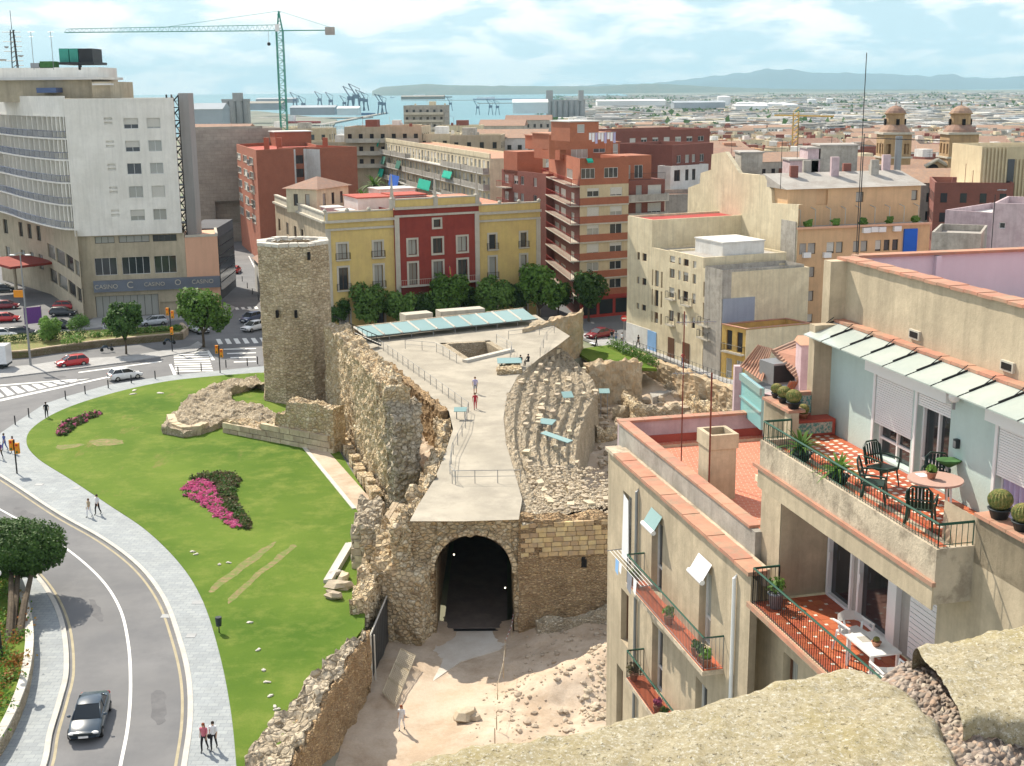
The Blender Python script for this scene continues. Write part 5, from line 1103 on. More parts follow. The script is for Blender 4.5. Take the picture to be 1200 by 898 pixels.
for px,py,w_,h_,mt in ((437,166,8,7,'awning_green'),(440,200,10,8,'awning_green'),(457,210,11,12,'awning_blue'),(491,214,14,10,'awning_green'),(520,203,10,7,'awning_green'),(465,192,5,8,'shutter_green'),(448,187,4,8,'shutter_green')):
    s,zz_=onp(A+n*1.3,B+n*1.3,px,py-h_/2);s2=onp(A+n*1.3,B+n*1.3,px+w_,py)[0];z2=onp(A+n*1.3,B+n*1.3,px,py+h_/2)[1];awning(t,A+n*1.3,B+n*1.3,s,s2,zz_,z2,.5,mt)
# ---------------------------------------------------------------- red and cream apartment tower
c0=v2(G(679,374,0));ztw_=zat(186,c0);aR=v2(G(737,184,ztw_));aL=v2(G(643,176,ztw_));aRR=v2(G(768,182,ztw_));t=thing('apartment_tower','tall orange brick and cream apartment tower with red balconies at the street corner','building')
fl_=[zat(y,c0) for y in (216,238,259.5,281,302.5,324,345)]   # window band tops per storey at the corner
st_h=(fl_[0]-fl_[-1])/6;zb0=[ztw_-8.2*1+0 for _ in (0,)]
mb=MB();storeys=[fl_[0]-st_h*k for k in range(7)];print('tower storey',st_h,'top',ztw_)
zpar=zat(216,c0)-.2
F1=v2(onp3(c0,aR,737,250));ws=WIN(c0,aR,[(688,702),(715,729)],230,[(221,231),(243,254),(264,276),(286,298),(308,318),(329,340)],690,'white');facade(mb,c0,aR,-.5,zpar,ws,t,.15,shut=.75,rng=random.Random(4));fl_q=aR-(aR-c0)*0
bk1=[c0,aR,aR+(aL-c0),aL];mb.quad((aR.x,aR.y,-.5),(bk1[2].x,bk1[2].y,-.5),(bk1[2].x,bk1[2].y,zpar),(aR.x,aR.y,zpar));mb.build('cream_wall',MT['stucco_band'],t)
mb=MB();ws=WIN(aL,c0,[(650,655),(657,663),(669,673)],230,[(219,231),(241,254),(262,276),(284,298),(306,318),(328,342)],655,'door');facade(mb,aL,c0,-.5,zpar,ws,t,.2,shut=.3);mb.build('brick_wall',MT['brick_dark'],t)
mb=MB();ws=WIN(c0,aR,[(681,697),(708,724)],205,[(197.5,209.5)],690,'white');facade(mb,c0,aR,zpar,ztw_,ws,t,.12);facade(mb,aL,c0,zpar,ztw_,WIN(aL,c0,[(664,671)],205,[(198,209)],667,'white'),t,.12);closed_block(mb,bk1,zpar,ztw_,(0,3));mb.build('brick_crown',MT['brick_apt'],t);m_=MB();m_.F([m_.V((p.x,p.y,ztw_-.9)) for p in bk1]);m_.build('roof',MT['clay'],t)
u=(aR-c0).normalized();n=Vector((u.y,-u.x));LF=(aR-c0).length;ul=(c0-aL).normalized();LL=(c0-aL).length
for k in range(6):
    zt2=zat(228+21.6*k+3.5,c0);m_=MB();m_.obox(c0,aR,.0,.12,zt2-1.2,zt2-.15);m_.build('brick_band',MT['brick_apt'],t);m_=MB();m_.obox(c0,aR,.0,.2,zt2-1.42,zt2-1.2);m_.build('floor_edge',MT['trim_stone'],t)
    balcony(t,aL,c0,.5,LL-.1,zt2-1.25,1.4,'oxide','trim_stone',1.0,step=.25);
    if k==3: s,z2=onp(aL,c0,645,283);awning(t,aL,c0,.6,2.6,zt2+1.4,zt2-.6,1.3,'awning_green')
tb=zat(216,c0);balcony(t,aL,c0,.3,LL,tb-.3,1.3,'oxide','trim_stone',1.0,step=.25)
# right recessed part with dark balconies
aQ=aR+u*0;q0,q1=aR-n*1.5,v2(onp3(aR-n*1.5,aR-n*1.5+u*10,779,230));zrr=zat(212,q0);m_=MB();facade(m_,q0,q1,-.5,zrr,WIN(q0,q1,[(745,752),(759,775)],235,[(217,229),(238,250),(259,271),(281,293)],760,'white'),t,.2,shut=.5);closed_block(m_,bk(q0,q1,9),-.5,zrr,(0,));m_.F([m_.V((p.x,p.y,zrr)) for p in bk(q0,q1,9)]);m_.build('brick_wall',MT['brick_dark'],t)
for k in range(5): zz_=zat(236+21.5*k,q0);balcony(t,q0,q1,.1,(q1-q0).length-.1,zz_,1.4,'steel_grey','trim_stone',1.,'plaster_grey')
p1=v2(onp3(q0,q1,768,200));m_=MB();facade(m_,q0-n*1.2,p1-n*1.2,zrr,ztw_,[(.6,1.9,zrr+.2,zrr+2.2,'door'),(2.6,4.1,zrr+.2,zrr+2.2,'white')],t,.15);closed_block(m_,bk(q0-n*1.2,p1-n*1.2,6),zrr,ztw_,(0,));m_.F([m_.V((p.x,p.y,ztw_)) for p in bk(q0-n*1.2,p1-n*1.2,6)]);m_.build('brick_crown',MT['brick_apt'],t);m_=MB();rail(m_,[(q0.x,q0.y,zrr),(q1.x,q1.y,zrr)],1.,.2);m_.build('balustrade',MT['steel_dark'],t)
# upper setback storeys
def tier(x0,x1,y,d,h,mat,wins=None,z=None,rf='clay',A_=None):
    z=ztw_-.9 if z is None else z;a,b=v2(G(x0,y,z)),v2(G(x1,y,z));q=bk(a,a+u*(b-a).length,d);m_=MB();L2=(b-a).length
    facade(m_,q[0],q[1],z,z+h,wins(L2,z) if wins else [],t,.15,'white');closed_block(m_,q,z,z+h,(0,));m_.build('setback_storey',MT[mat],t);m_=MB();m_.prism(inset(q,-.15),z+h,z+h+.15);m_.build('flat_roof',MT[rf],t);return z+h
tz1=tier(656,737,188,9,2.5,'brick_apt',lambda L,z: [(2.,5.,z+.2,z+2.2),(6.,8.2,z+1.,z+2.2),(9.6,L-.3,z+.3,z+2.3,'door')] if L>10.5 else [(1.5,4.,z+.2,z+2.2),(5.,7.,z+1.,z+2.2)])
tz2=tier(650,728,176,7,2.1,'brick_apt',None,tz1+.1);tz3=tier(668,706,166,5,2.3,'brick_apt',lambda L,z: [(1,2,z+1,z+2)],tz2,'roof_white');tier(636,652,176,6,2.,'brick_apt',None,tz1-.5)
for x,y in ((660,176),(647,182),(713,176)): p=G(x,y,tz1);m_=MB();m_.box(p.x-.4,p.x+.4,p.y,p.y+.8,tz1-.5,tz1+2.6);m_.build('chimney',MT['brick_apt'],t)
ln=thing('laundry_line','white washing drying on a line on top of the brick tower','laundry');p,q=G(690,156,tz2+1.8),G(722,155,tz2+1.8);m_=MB();m_.tube([p,q],.03,3);m_.build('line',MT['steel_grey'],ln)
for i in range(9): a,b=p.lerp(q,i/9+.01),p.lerp(q,(i+.9)/9);m_=MB();m_.quad(a,b,b-Vector((0,-.15,.7+.2*(i%3))),a-Vector((0,-.1,.7+.2*(i%3))));m_.build('sheet',MT[('cloth_white','cloth_white','c_lilac')[i%3]],ln)
awning(t,c0,aR,1,2,ztw_,ztw_-.4,.5,'awning_green');m_=MB();m_.obox(c0,aR,.15,.3,2.9,3.4);m_.obox(c0,aR,.02,.1,.0,2.9);m_.build('red_shopfront',MT['oxide'],t)
for i in range(4): m_=MB();m_.obox(c0+u*(.6+i*2.8),c0+u*(2.9+i*2.8),.1,.14,.5,2.7);m_.build('shop_window',MT['glass_dark'],t)
# lower left wing of the brick tower
wz_=ZY(640,205,212).z;A,B=v2(G(589,199,wz_)),v2(G(637,208,wz_));A=v2(ZY(588,200,226));B=v2(ZY(640,206,212));wz_=zat(204,B);t=bldg('brick_wing','lower brick and white apartment wing left of the orange tower',bk(A,B,10),-.5,wz_,'brick_dark','clay',{0: dict(wins=WIN(A,B,[(591,596),(602,607),(610,614),(625,629)],215,[(206,216),(226,236),(247,257)],605,'white'),shut=.4)})
for k in range(4): zz_=zat(218+20*k,A);balcony(t,A,B,.1,3.8,zz_,1.2,'oxide','trim_stone',1.,step=.25);m_=MB();m_.obox(A+(B-A)*.25,B-(B-A)*.1,.02,.1,zz_+.2,zz_+2.);m_.build('white_band',MT['plaster_white'],t) if 0 else None
m_=MB();p0=A+(B-A)*.05;closed_block(m_,bk(p0,p0+(B-A).normalized()*5,5),wz_-.7,wz_+3.2);m_.F([m_.V((p.x,p.y,wz_+3.2)) for p in bk(p0,p0+(B-A).normalized()*5,5)]);m_.build('stair_head',MT['brick_apt'],t)
# ---------------------------------------------------------------- blocks behind to the right
def simple(name,lab,x0,y0,x1,y1,Y0,Y1,d,wm_,rm,wins,zb=-12,**kw):
    A,B=v2(ZY(x0,y0,Y0)),v2(ZY(x1,y1,Y1));z=zat(y0,A);return bldg(name,lab,bk(A,B,d),zb,z,wm_,rm,{0: dict(wins=WIN(A,B,*wins),depth=.2,**kw)} if wins else None),A,B,z
simple('brown_block','long brown brick block with a row of white shuttered windows behind the tower',716,154,832,152,262,275,14,'brick_dark','roof_grey',([(738+13.3*i,745+13.3*i) for i in range(7)],165,[(162,168),(176,183),(190,197)],745,'white'),shut=.8)
simple('red_house','small red brick house with white ground storeys right of the orange tower',788,170,836,174,218,226,12,'brick_dark','roof_grey',([(793,798),(803,808),(811,815),(820,825)],185,[(182,191)],800,'white'))
simple('white_house','white rendered extension under the small red brick house',786,195,830,200,216,222,3,'plaster_white','roof_grey',([(790,797),(803,807),(811,815)],205,[(199,212)],800,'dark'))
simple('grey_yard_house','low grey house with a terracotta roof below the red house',780,228,842,234,205,206,10,'plaster_grey','clay',None)
# ---------------------------------------------------------------- old cream houses along the street
# the front line of the terrace of old houses, measured at street level
o0,o1,o2,o3,o4=(v2(G(*p,0)) for p in ((734,401),(762,411),(797,424),(821,433),(843,442)));oE=v2(G(872,450,0))
e_=(o4-o0).normalized();nb_=Vector((-e_.y,e_.x))
def old(name,lab,a,b,yt,wm_,cols,rows,cp,d=12,rm='roof_grey',st='brown',**kw):
    z=zat(yt,a);w=[(max(.15,c0_),c1_,r0_,r1_)+(st,) for c0_,c1_,r0_,r1_ in WIN(a,b,cols,350,rows,cp)];return bldg(name,lab,bk(a,b,d),-.5,z,wm_,rm,{0: dict(wins=w,depth=.25,**kw)},.25),z
kA,zA_=old('old_house','narrow blank cream house with a red roof terrace at the left end of the street',o0,o1,253,'plaster_cream',[(746,749),(752,757)],[(296,305),(325,333),(356,363)],750,rm='oxide',d=17)
kB,zB_=old('old_house','tall narrow cream house with long brown shutters beside the blank one',o1,o2-(o2-o1)*.45,290,'plaster_cream',[(763.5,765),(767,771.5),(774,776)],[(317,336),(340,359),(366,379)],769,shut=.5,shut_mat='frame_brown')
kC,zC_=old('old_house','cream old house with grey shutters and small potted balconies in mid-terrace',o2-(o2-o1)*.45,o3,293,'plaster_cream',[(784,790),(794,797),(800,806),(811,815)],[(300,308),(315,326),(337,349),(364,377)],787,shut=.5)
kD,zD_=old('old_house','cream old house with brown double doors and an arched entrance',o3,o4,314,'plaster_cream',[(823,828),(832,837)],[(331,349),(356,376),(383,396)],828,shut=.4,shut_mat='frame_brown')
for par,a,b,spec in ((kC,o2-(o2-o1)*.45,o3,[(783,792,349),(801,811,356),(783,791,379)]),(kD,o3,o4,[(821,833,379),(820,833,394)])):
    for x0,x1,y in spec: s0,zz_=onp(a,b,x0,y);s1=onp(a,b,x1,y)[0];balcony(par,a,b,s0,s1,zz_,.5,'steel_dark','trim_stone',.9,step=.2)
for par,a,b,xs_ in ((kB,o1,o2,[(759,769)]),(kC,o2-(o2-o1)*.45,o3,[(783,790),(800,808)]),(kD,o3,o4,[(824,834)])):
    for x0,x1 in xs_: s0=onp(a,b,x0,410)[0];s1=onp(a,b,x1,410)[0];m_=MB();dd=(b-a).normalized();m_.obox(a+dd*s0,a+dd*s1,.0,.08,.0,2.7);m_.build('street_door',MT['frame_brown' if par is not kB else 'cloth_blue'],par)
m_=MB();m_.obox(o0,o1,.0,.06,0,2.8);m_.build('white_plinth',MT['plaster_white'],kA)
q=bk(o0,o1,12);
bp=o2+nb_*3;m_=MB();q=bk(bp-e_*2,bp+e_*4.5,6);closed_block(m_,q,zC_-.7,zC_+1.5);m_.build('white_roof_room',MT['plaster_white'],kC);m_=MB();m_.prism(inset(q,-.1),zC_+1.5,zC_+1.65);m_.build('flat_roof',MT['roof_white'],kC)
# rear grey party walls and blue patch facing the camera, at the right end of the old houses
gz_=zat(316,o4);A,B=o4+nb_*.0,o4+nb_*15;m_=MB();closed_block(m_,[o4+e_*.05,o4+nb_*11.5+e_*.05,o4+nb_*11.5-e_*4,o4-e_*3.9],-.5,gz_-.05);o=m_.build('party_wall',MT['plaster_grey'],kD)
m_=MB();m_.obox(o4+nb_*.1+e_*.12,o4+nb_*8+e_*.12,-.02,.06,5.5,9.5);m_.build('blue_patch',MT['plaster_blue'],kD)
yA=o4+e_*.3;yB=oE;zz_=zat(380,yA);kY,zY_=bldg('ochre_house','small ochre yellow house with a coral cornice and dark red roof',[yA,yB,yB+nb_*9,yA+nb_*9],-.5,zz_,'plaster_ochre','oxide',{0: dict(wins=[(.8,1.8,3.6,6.0,'brown'),(2.6,3.6,3.6,6.0,'brown'),(.8,1.9,.2,2.6,'door'),(2.6,3.8,.2,2.6,'door')])},cop='coral_paint'),zz_
balcony(kY,yA,yB,.5,4.,3.5,.6,'steel_dark','trim_stone',.9);m_=MB();m_.obox(yB,yB+nb_*9,.01,.1,0,zz_-.1);m_.build('cream_side_wall',MT['plaster_cream'],kY)
# ---------------------------------------------------------------- big beige block with a blank gable
gA,gB=v2(ZY(806,222,186)),v2(ZY(932,300,158));gz1=zat(181,v2(ZY(838,181,180)));oB=v2(ZY(1092,236,163));zO=zat(222,gB+Vector((.5,0)));zO=zat(268,gB)
t=thing('orange_block','big orange rendered block with a bare rendered gable, paired windows and roof tiles','building')
u=(oB-gB).normalized();n=Vector((u.y,-u.x));LO=(oB-gB).length
cols=[(938,946),(948,957),(970,979),(981,989),(1001,1008),(1010,1018),(1027,1034),(1037,1044),(1047,1054)];ws=WIN(gB,oB,cols,262,[(257,270),(285,298),(313,325),(341,353),(368,378)],950,'dark');mb=MB();facade(mb,gB,oB,-.5,zO,ws,t,.25,shut=.25);closed_block(mb,bk(gB,oB,16),-.5,zO,(0,));mb.build('wall',MT['plaster_orange'],t)
q=bk(gB-n*2.6,oB-n*2.6,12);zU=zat(222,gB-n*2.6);mb=MB();facade(mb,q[0],q[1],zO,zU,WIN(q[0],q[1],[(913,924),(1003,1012),(1068,1075)],232,[(228,240)],918,'dark')+WIN(q[0],q[1],[(957,970)],232,[(224,242)],918,'dark0'),t,.3);closed_block(mb,q,zO,zU,(0,));mb.build('attic_wall',MT['plaster_orange'],t)
m_=MB();gable(m_,[q[0]-n*0,q[1],q[2],q[3]],zU,1.6,.5);m_.build('tiled_roof',MT['roof_grey'],t);m_=MB();m_.obox(gB,oB,-.25,.35,zO-.1,zO+.12);m_.build('cornice',MT['plaster_salmon'],t);m_=MB();m_.F([m_.V((p.x,p.y,zO)) for p in bk(gB,oB,16)]);m_.build('terrace_roof',MT['roof_grey'],t)
for x,y in ((944,299),(968,299),(1014,270),(1023,269),(1032,269),(1050,268)): s,zz_=onp(gB,oB,x,y);p=gB+u*s;m_=MB();m_.obox(p-u*.5,p+u*.5,.02,.5,zz_-.3,zz_+.35);ac=m_.build('air_conditioner',MT['pvc_white'],t)
s,zz_=onp(gB,oB,1066,281);p=gB+u*s;m_=MB();m_.obox(p-u*.95,p+u*.95,.0,.25,zz_-1.8,zz_+1.4);m_.build('blue_shutter',MT['awning_blue'],t)
for i in range(9):
    p=gB+u*(1.2+i*LO/9)+n*(-1.4);m_=MB();m_.tube([(p.x,p.y,zO),(p.x,p.y,zO+2.1)],.06,4);m_.tube([(p.x,p.y,zO+2.1),(p.x+n.x*-1.2,p.y+n.y*-1.2,zO+2.3)],.07,4);m_.build('pergola_beam',MT['trim_stone'],t)
for i in range(6): p=gB+u*(3+i*LO/6.5)-n*(7+2*(i%2));m_=MB();m_.box(p.x-.5,p.x+.5,p.y-.4,p.y+.4,zU+.5,zU+2.6+.5*(i%3));m_.build('chimney',MT[('brick_dark','plaster_grey','plaster_mauve')[i%3]],t)
for i in range(5): p=gB+u*(2+i*LO/5)-n*.6;m_=MB();m_.blob((p.x,p.y,zO+.5),(.6,.4,.5),8,5,.4,i);m_.build('roof_plant',MT['leaf_green'],t)
# gable wall with its ragged sloping outline, seen from the left
gs=[(806,232),(806.5,220),(820,215),(821,203),(833,199),(834,181),(850,178),(860,193),(866,203),(896,206),(904,223),(905,238),(936,240)]
pts=[onp3(gA,gB,*p) for p in gs];w_=(gB-gA).normalized();wn_=Vector((-w_.y,w_.x));m_=MB();ft=[m_.V(p) for p in pts];fb=[m_.V((p.x,p.y,-.5)) for p in pts];bt=[m_.V((p.x+wn_.x*.6,p.y+wn_.y*.6,p.z)) for p in pts]
for i in range(len(pts)-1): m_.F((fb[i],fb[i+1],ft[i+1],ft[i]));m_.F((ft[i],ft[i+1],bt[i+1],bt[i]))
m_.build('gable_wall',MT['plaster_cream'],t);m_=MB();q=[gA+wn_*.6,gB+wn_*.6,gB+wn_*12,gA+wn_*12];closed_block(m_,q,-.5,zO-.3,());m_.F([m_.V((p.x,p.y,zO-.3)) for p in q]);m_.build('rear_mass',MT['roof_grey'],t)
m_=MB();a0_=onp3(gA,gB,915,300);m_.obox(a0_,gB,.02,.12,-.5,zat(260,gB));m_.build('grey_render',MT['plaster_grey'],t)
for x0,x1,y,h,mt in ((868,893,200,3,'plaster_grey'),(925,960,212,3.4,'plaster_mauve'),(960,1003,214,5.6,'plaster_grey'),(945,958,212,5,'plaster_mauve')): p=ZY(x0,y+6,176);q_=ZY(x1,y+6,176);m_=MB();m_.box(p.x,q_.x,176,181,p.z-4,p.z+h);m_.build('roof_room',MT[mt],t);m_=MB();m_.box(p.x-.2,q_.x+.2,175.8,181.2,p.z+h,p.z+h+.2);m_.build('flat_roof',MT['roof_grey'],t)
p=ZY(1051,205,172);m_=MB();m_.tube([(p.x,p.y,zU),(p.x,p.y,zU+6)],.45,10);m_.build('metal_flue',MT['steel_grey'],t)
p=ZY(1028,205,172);m_=MB();m_.box(p.x-.8,p.x+.8,172,173.5,zU,zU+2.2);m_.build('chimney',MT['plaster_grey'],t)
# ---------------------------------------------------------------- church with two domed towers
t=thing('church','sandstone church with two domed bell towers, a gabled front and a tiled nave','church');CY=262
for px0,px1 in ((1034,1066),(1110,1144)):
    a,b=ZY(px0,205,CY),ZY(px1,205,CY);w2=(b.x-a.x);cx_,cy_=(a.x+b.x)/2,CY+w2/2;Z=lambda y: ZY(px0,y,CY).z
    m_=MB();q=[Vector((a.x,CY)),Vector((b.x,CY)),Vector((b.x,CY+w2)),Vector((a.x,CY+w2))]
    for i in range(4): facade(m_,q[i],q[(i+1)%4],-15,Z(158),[(w2*k-.5,w2*k+.5,Z(181),Z(169),'dark0') for k in (.17,.5,.83)],t,1.)
    m_.build('bell_tower',MT['sandstone'],t);m_=MB();m_.prism(inset(q,-.4),Z(158),Z(155.5));m_.prism(inset(q,-.3),Z(186),Z(184));m_.build('cornice',MT['trim_stone'],t)
    m_=MB();m_.lathe((cx_,cy_,Z(155.5)),[(w2*.56,0),(w2*.52,.5),(w2*.40,1.2),(w2*.36,1.5)],16);m_.build('skirt_roof',MT['roof_tile'],t);m_=MB();m_.lathe((cx_,cy_,Z(151)),[(w2*.34,0),(w2*.34,Z(135)-Z(151)),(w2*.4,Z(134)-Z(151)),(w2*.4,Z(133)-Z(151))],12);m_.build('lantern',MT['sandstone'],t)
    m_=MB();m_.lathe((cx_,cy_,Z(133)),[(w2*.38,0),(w2*.35,.4),(w2*.26,.95),(w2*.13,1.35),(.1,1.5),(.08,2.3)],12);m_.build('dome',MT['roof_tile'],t)
    for k in range(4): a_=k*math.pi/2;m_=MB();m_.box(cx_+w2*.34*math.cos(a_)-.3,cx_+w2*.34*math.cos(a_)+.3,cy_+w2*.34*math.sin(a_)-.3,cy_+w2*.34*math.sin(a_)+.3,Z(147),Z(140));m_.build('lantern_opening',MT['door_void'],t)
a,b=ZY(1068,230,CY+1),ZY(1122,230,CY+1);zg=ZY(1070,204,CY).z;zp_=ZY(1095,187,CY).z;m_=MB();facade(m_,v2(a),v2(b),-15,zg,[((b.x-a.x)*(.12+.15*k),(b.x-a.x)*(.12+.15*k)+1.0,zg-2.6,zg-1.,'dark0') for k in range(6)],t,.8);m_.quad((b.x,CY+1,zg),(b.x,CY+30,zg),(b.x,CY+30,-15),(b.x,CY+1,-15));i=[m_.V(p) for p in ((a.x,CY+1,zg),(b.x,CY+1,zg),((a.x+b.x)/2,CY+1,zp_))];m_.F(i);m_.build('front_wall',MT['sandstone'],t)
m_=MB();c_=((a.x+b.x)/2,CY+.6,zp_);m_.tube([(a.x-.3,CY+.6,zg),c_],.35,4);m_.tube([c_,(b.x+.3,CY+.6,zg)],.35,4);m_.tube([(a.x-.3,CY+.6,zg),(b.x+.3,CY+.6,zg)],.3,4);m_.build('pediment',MT['trim_stone'],t);p=ZY(1095,199,CY);m_=MB();m_.lathe((0,0,0),[(1.1,0),(1.1,.3)],14);o=m_.build('rose_window',MT['door_void'],t);o.location=(p.x,CY+.95,p.z);o.rotation_euler=(math.pi/2,0,0)
m_=MB();qa=[v2(ZY(950,200,300)),Vector((b.x,CY+3)),Vector((b.x,CY+18)),v2(ZY(950,200,300))+Vector((0,16))];gable(m_,qa,ZY(1000,196,285).z-3,5,.3);m_.build('nave_roof',MT['roof_tile'],t);m_=MB();closed_block(m_,qa,-15,ZY(1000,196,285).z-3);m_.build('nave_wall',MT['sandstone'],t)
# ribbed building right, pink house, tiled sheds
A,B=v2(ZY(1150,190,205)),v2(ZY(1260,200,205));z_=zat(172,A);t=bldg('ribbed_building','modern ochre building with vertical ribs at the right edge',bk(A,B,14),-15,z_,'stucco_band','roof_white')
for i in range(26):
    s=.3+i*.58
    if 4.0<s<5.4: continue
    m_=MB();m_.obox(A+Vector((s,0)),A+Vector((s+.26,0)),.0,.3,-15,z_-(.2 if s<4 else 2.));m_.build('rib',MT['stucco_band'],t)
m_=MB();m_.obox(A+Vector((4.2,0)),A+Vector((5.3,0)),.02,.1,-15,z_-2);m_.build('dark_strip',MT['glass_dark'],t)
simple('pink_house','rough pinkish house between the orange block and the ribbed building',1108,246,1164,236,150,146,12,'plaster_mauve','roof_white',None)
simple('shed','dark corrugated shed with a bent pipe on its roof',1092,272,1150,276,134,132,9,'plaster_grey','roof_grey',None);simple('dark_red_house','pinkish house with a small window at the right edge',1164,238,1215,240,128,126,9,'plaster_mauve','roof_white',([(1171,1178)],265,[(261,268)],1175,'white'))
# ================================================================ the houses on the right, with their roof terraces
LO_=G(713,524,21.8);LB_=G(884,674,21.8);D2=(v2(LB_)-v2(LO_)).normalized();E2=Vector((-D2.y,D2.x));DANG=math.atan2(D2.y,D2.x)
def LW(p): q=v2(LO_)+D2*p[0]+E2*p[1];return Vector((q.x,q.y,p[2]))
def L_(s,t,z): return LW((s,t,z))
def Lz(px,py,z): q=v2(G(px,py,z))-v2(LO_);return q.dot(D2),q.dot(E2)
def Lt(px,py,t):
    o=v2(LO_)+E2*t;r=ray(px,py);k=o.dot(E2)/(r.x*E2.x+r.y*E2.y);q=Vector((r.x*k,r.y*k))-v2(LO_);return q.dot(D2),H+r.z*k
def LM(): return MB(LW)
def lbox(t,name,s0,s1,t0,t1,z0,z1,mat): m=LM();m.box(s0,s1,t0,t1,z0,z1);return m.build(name,MT[mat],t)
def lfac(t,s0,s1,tt,z0,z1,wins,mat,name='wall',**kw): m=MB();facade(m,L_(s0,tt,0),L_(s1,tt,0),z0,z1,wins,t,**kw);return m.build(name,MT[mat],t)
# facade() sees walls from the right-hand side of A->B; walking towards the camera the outside is on the right
h1=thing('roof_terrace_house','nearer beige house with terracotta roof terrace, coping tiles and iron balconies','house')
w1=[(1.7,2.6,18.35,20.75,'white'),(4.6,5.6,18.35,20.8,'door'),(8.7,9.6,18.35,20.7,'door'),(1.6,2.4,15.3,17.2,'brown'),(4.8,5.8,15.0,17.3,'door'),(1.2,1.9,11.6,14.2,'brown'),(8.6,9.5,15.,17.2,'door')]
lfac(h1,0,12.2,0,0,21.72,w1,'plaster_tan',depth=.3)
m=LM();m.quad((0,0,0),(0,0,21.72),(0,9,21.72),(0,9,0));m.build('far_wall',MT['plaster_tan'],h1)
for i in range(13): m=LM();m.box(.0+i*.945,.0+i*.945+.93,-.12,.42,21.72+.015*(i%2),21.83+.015*(i%2));m.build('coping_tile',MT['plaster_peel' if i==0 else 'coral_paint'],h1)
lbox(h1,'ledge',0,12,.42,.62,21.3,21.75,'plaster_peel');lbox(h1,'terrace_parapet',-.75,11,.62,.85,21.2,22.42,'plaster_grey');lbox(h1,'terrace_parapet',-.95,-.72,.64,8,20,22.42,'plaster_mauve')
for i in range(12): lbox(h1,'coping_tile',-.7+i*.95,-.7+i*.95+.935,.58,.98,22.42,22.50,'coral_paint')
for i in range(8): lbox(h1,'coping_tile',-1.05,-.66,.62+i*.95,.62+i*.95+.935,22.43,22.51,'coral_paint')
lbox(h1,'terrace_floor',-.72,10.88,.85,8,21.4,21.62,'clay_tiles');lbox(h1,'skirting',-.74,-.66,.9,8,21.6,21.9,'red_floor')
s_,t_=Lz(838,590,21.62);s0c,t0c=5.0,1.35;m=LM();m.box(s0c,s0c+.95,t0c,t0c+.85,21.6,23.25);m.build('chimney',MT['plaster_tan'],h1)
ch=h1
m=LM()
for a,b,c_,d_ in ((s0c-.05,s0c+1.,t0c-.05,t0c+.08),(s0c-.05,s0c+1.,t0c+.77,t0c+.9),(s0c-.05,s0c+.08,t0c+.08,t0c+.77),(s0c+.87,s0c+1.,t0c+.08,t0c+.77)): m.box(a,b,c_,d_,23.25,23.7)
o=m.build('chimney_rim',MT['plaster_tan'],ch);lbox(ch,'flue',s0c+.1,s0c+.85,t0c+.1,t0c+.75,23.2,23.3,'door_void')
# balconies with flower pots, drain pipe, awnings, washing
def lbalc(t,s0,s1,z,d,fl_mat='tile_red',rl='steel_dark',top='iron_green',h=.95,tb=0.):
    o=lbox(t,'balcony',s0,s1,tb-d,tb,z-.14,z,'plaster_peel');lbox(o,'balcony_floor',s0+.03,s1-.03,tb-d+.03,tb,z,z+.02,fl_mat);m=MB()
    P_=[L_(s0+.04,tb,z),L_(s0+.04,tb-d+.04,z),L_(s1-.04,tb-d+.04,z),L_(s1-.04,tb,z)];rail(m,P_,h,.115,.009,.016);m.build('balustrade',MT[rl],o);m=MB()
    m.tube([p+Vector((0,0,h+.02)) for p in P_],.028,5);m.build('handrail',MT[top],o);return o
lbalc(h1,3.9,10.6,18.35,.62,rl='steel_grey');lbalc(h1,4.0,8.6,15.05,.62,rl='steel_dark')
for s,z,mt in ((5.1,21.0,'teal_glass'),(9.15,20.95,'cloth_white')):
    m=LM();m.quad((s-.5,-.03,z+.1),(s+.5,-.03,z+.1),(s+.5,-.3,z-.35),(s-.5,-.3,z-.35));m.quad((s-.5,-.3,z-.37),(s+.5,-.3,z-.37),(s+.5,-.03,z+.08),(s-.5,-.03,z+.08));o=m.build('awning',MT[mt],h1)
    m=MB();m.tube([L_(s-.52,-.31,z-.4),L_(s+.52,-.31,z-.4)],.08,8);m.build('awning_roll',MT['pvc_white'],o)
m=LM();m.quad((1.75,-.05,18.4),(2.5,-.05,18.4),(2.4,-.05,20.6),(1.9,-.05,20.7));m.quad((1.9,-.055,20.7),(2.4,-.055,20.6),(2.5,-.055,18.4),(1.75,-.055,18.4));m.build('door_curtain',MT['cloth_white'],h1)
for s,z0,z1,mt in ((11.3,8,21.3,'pvc_white'),(3.3,8,21.2,'steel_grey')): m=MB();m.tube([L_(s,-.07,z0),L_(s,-.07,z1),L_(s,.1,z1+.25)],.055,8);m.build('drain_pipe',MT[mt],h1)
m=LM();m.box(7.2,8.9,-.9,-.05,13.9,13.95);m.build('lower_awning',MT['cloth_white'],h1)
def plant_leaves(mb,c,n,r,up,w=.035,sd=0,droop=.6):
    r_=random.Random(sd)
    for i in range(n):
        a=6.283*i/n+r_.random()*.5;e=r_.uniform(.25,1.2);L=r*(.7+.5*r_.random());d=Vector((math.cos(a),math.sin(a),0));s=d.cross(Vector((0,0,1)));p=Vector(c);pv_=None;seg=4
        for k in range(seg+1):
            u=k/seg;q=Vector(c)+d*L*u*math.cos(e)+Vector((0,0,up*L*(math.sin(e)*u)-droop*L*u*u*math.cos(e)));ww=w*(1-u**2)+.003;cur=(q-s*ww,q+s*ww)
            if pv_: mb.quad(pv_[0],pv_[1],cur[1],cur[0])
            pv_=cur
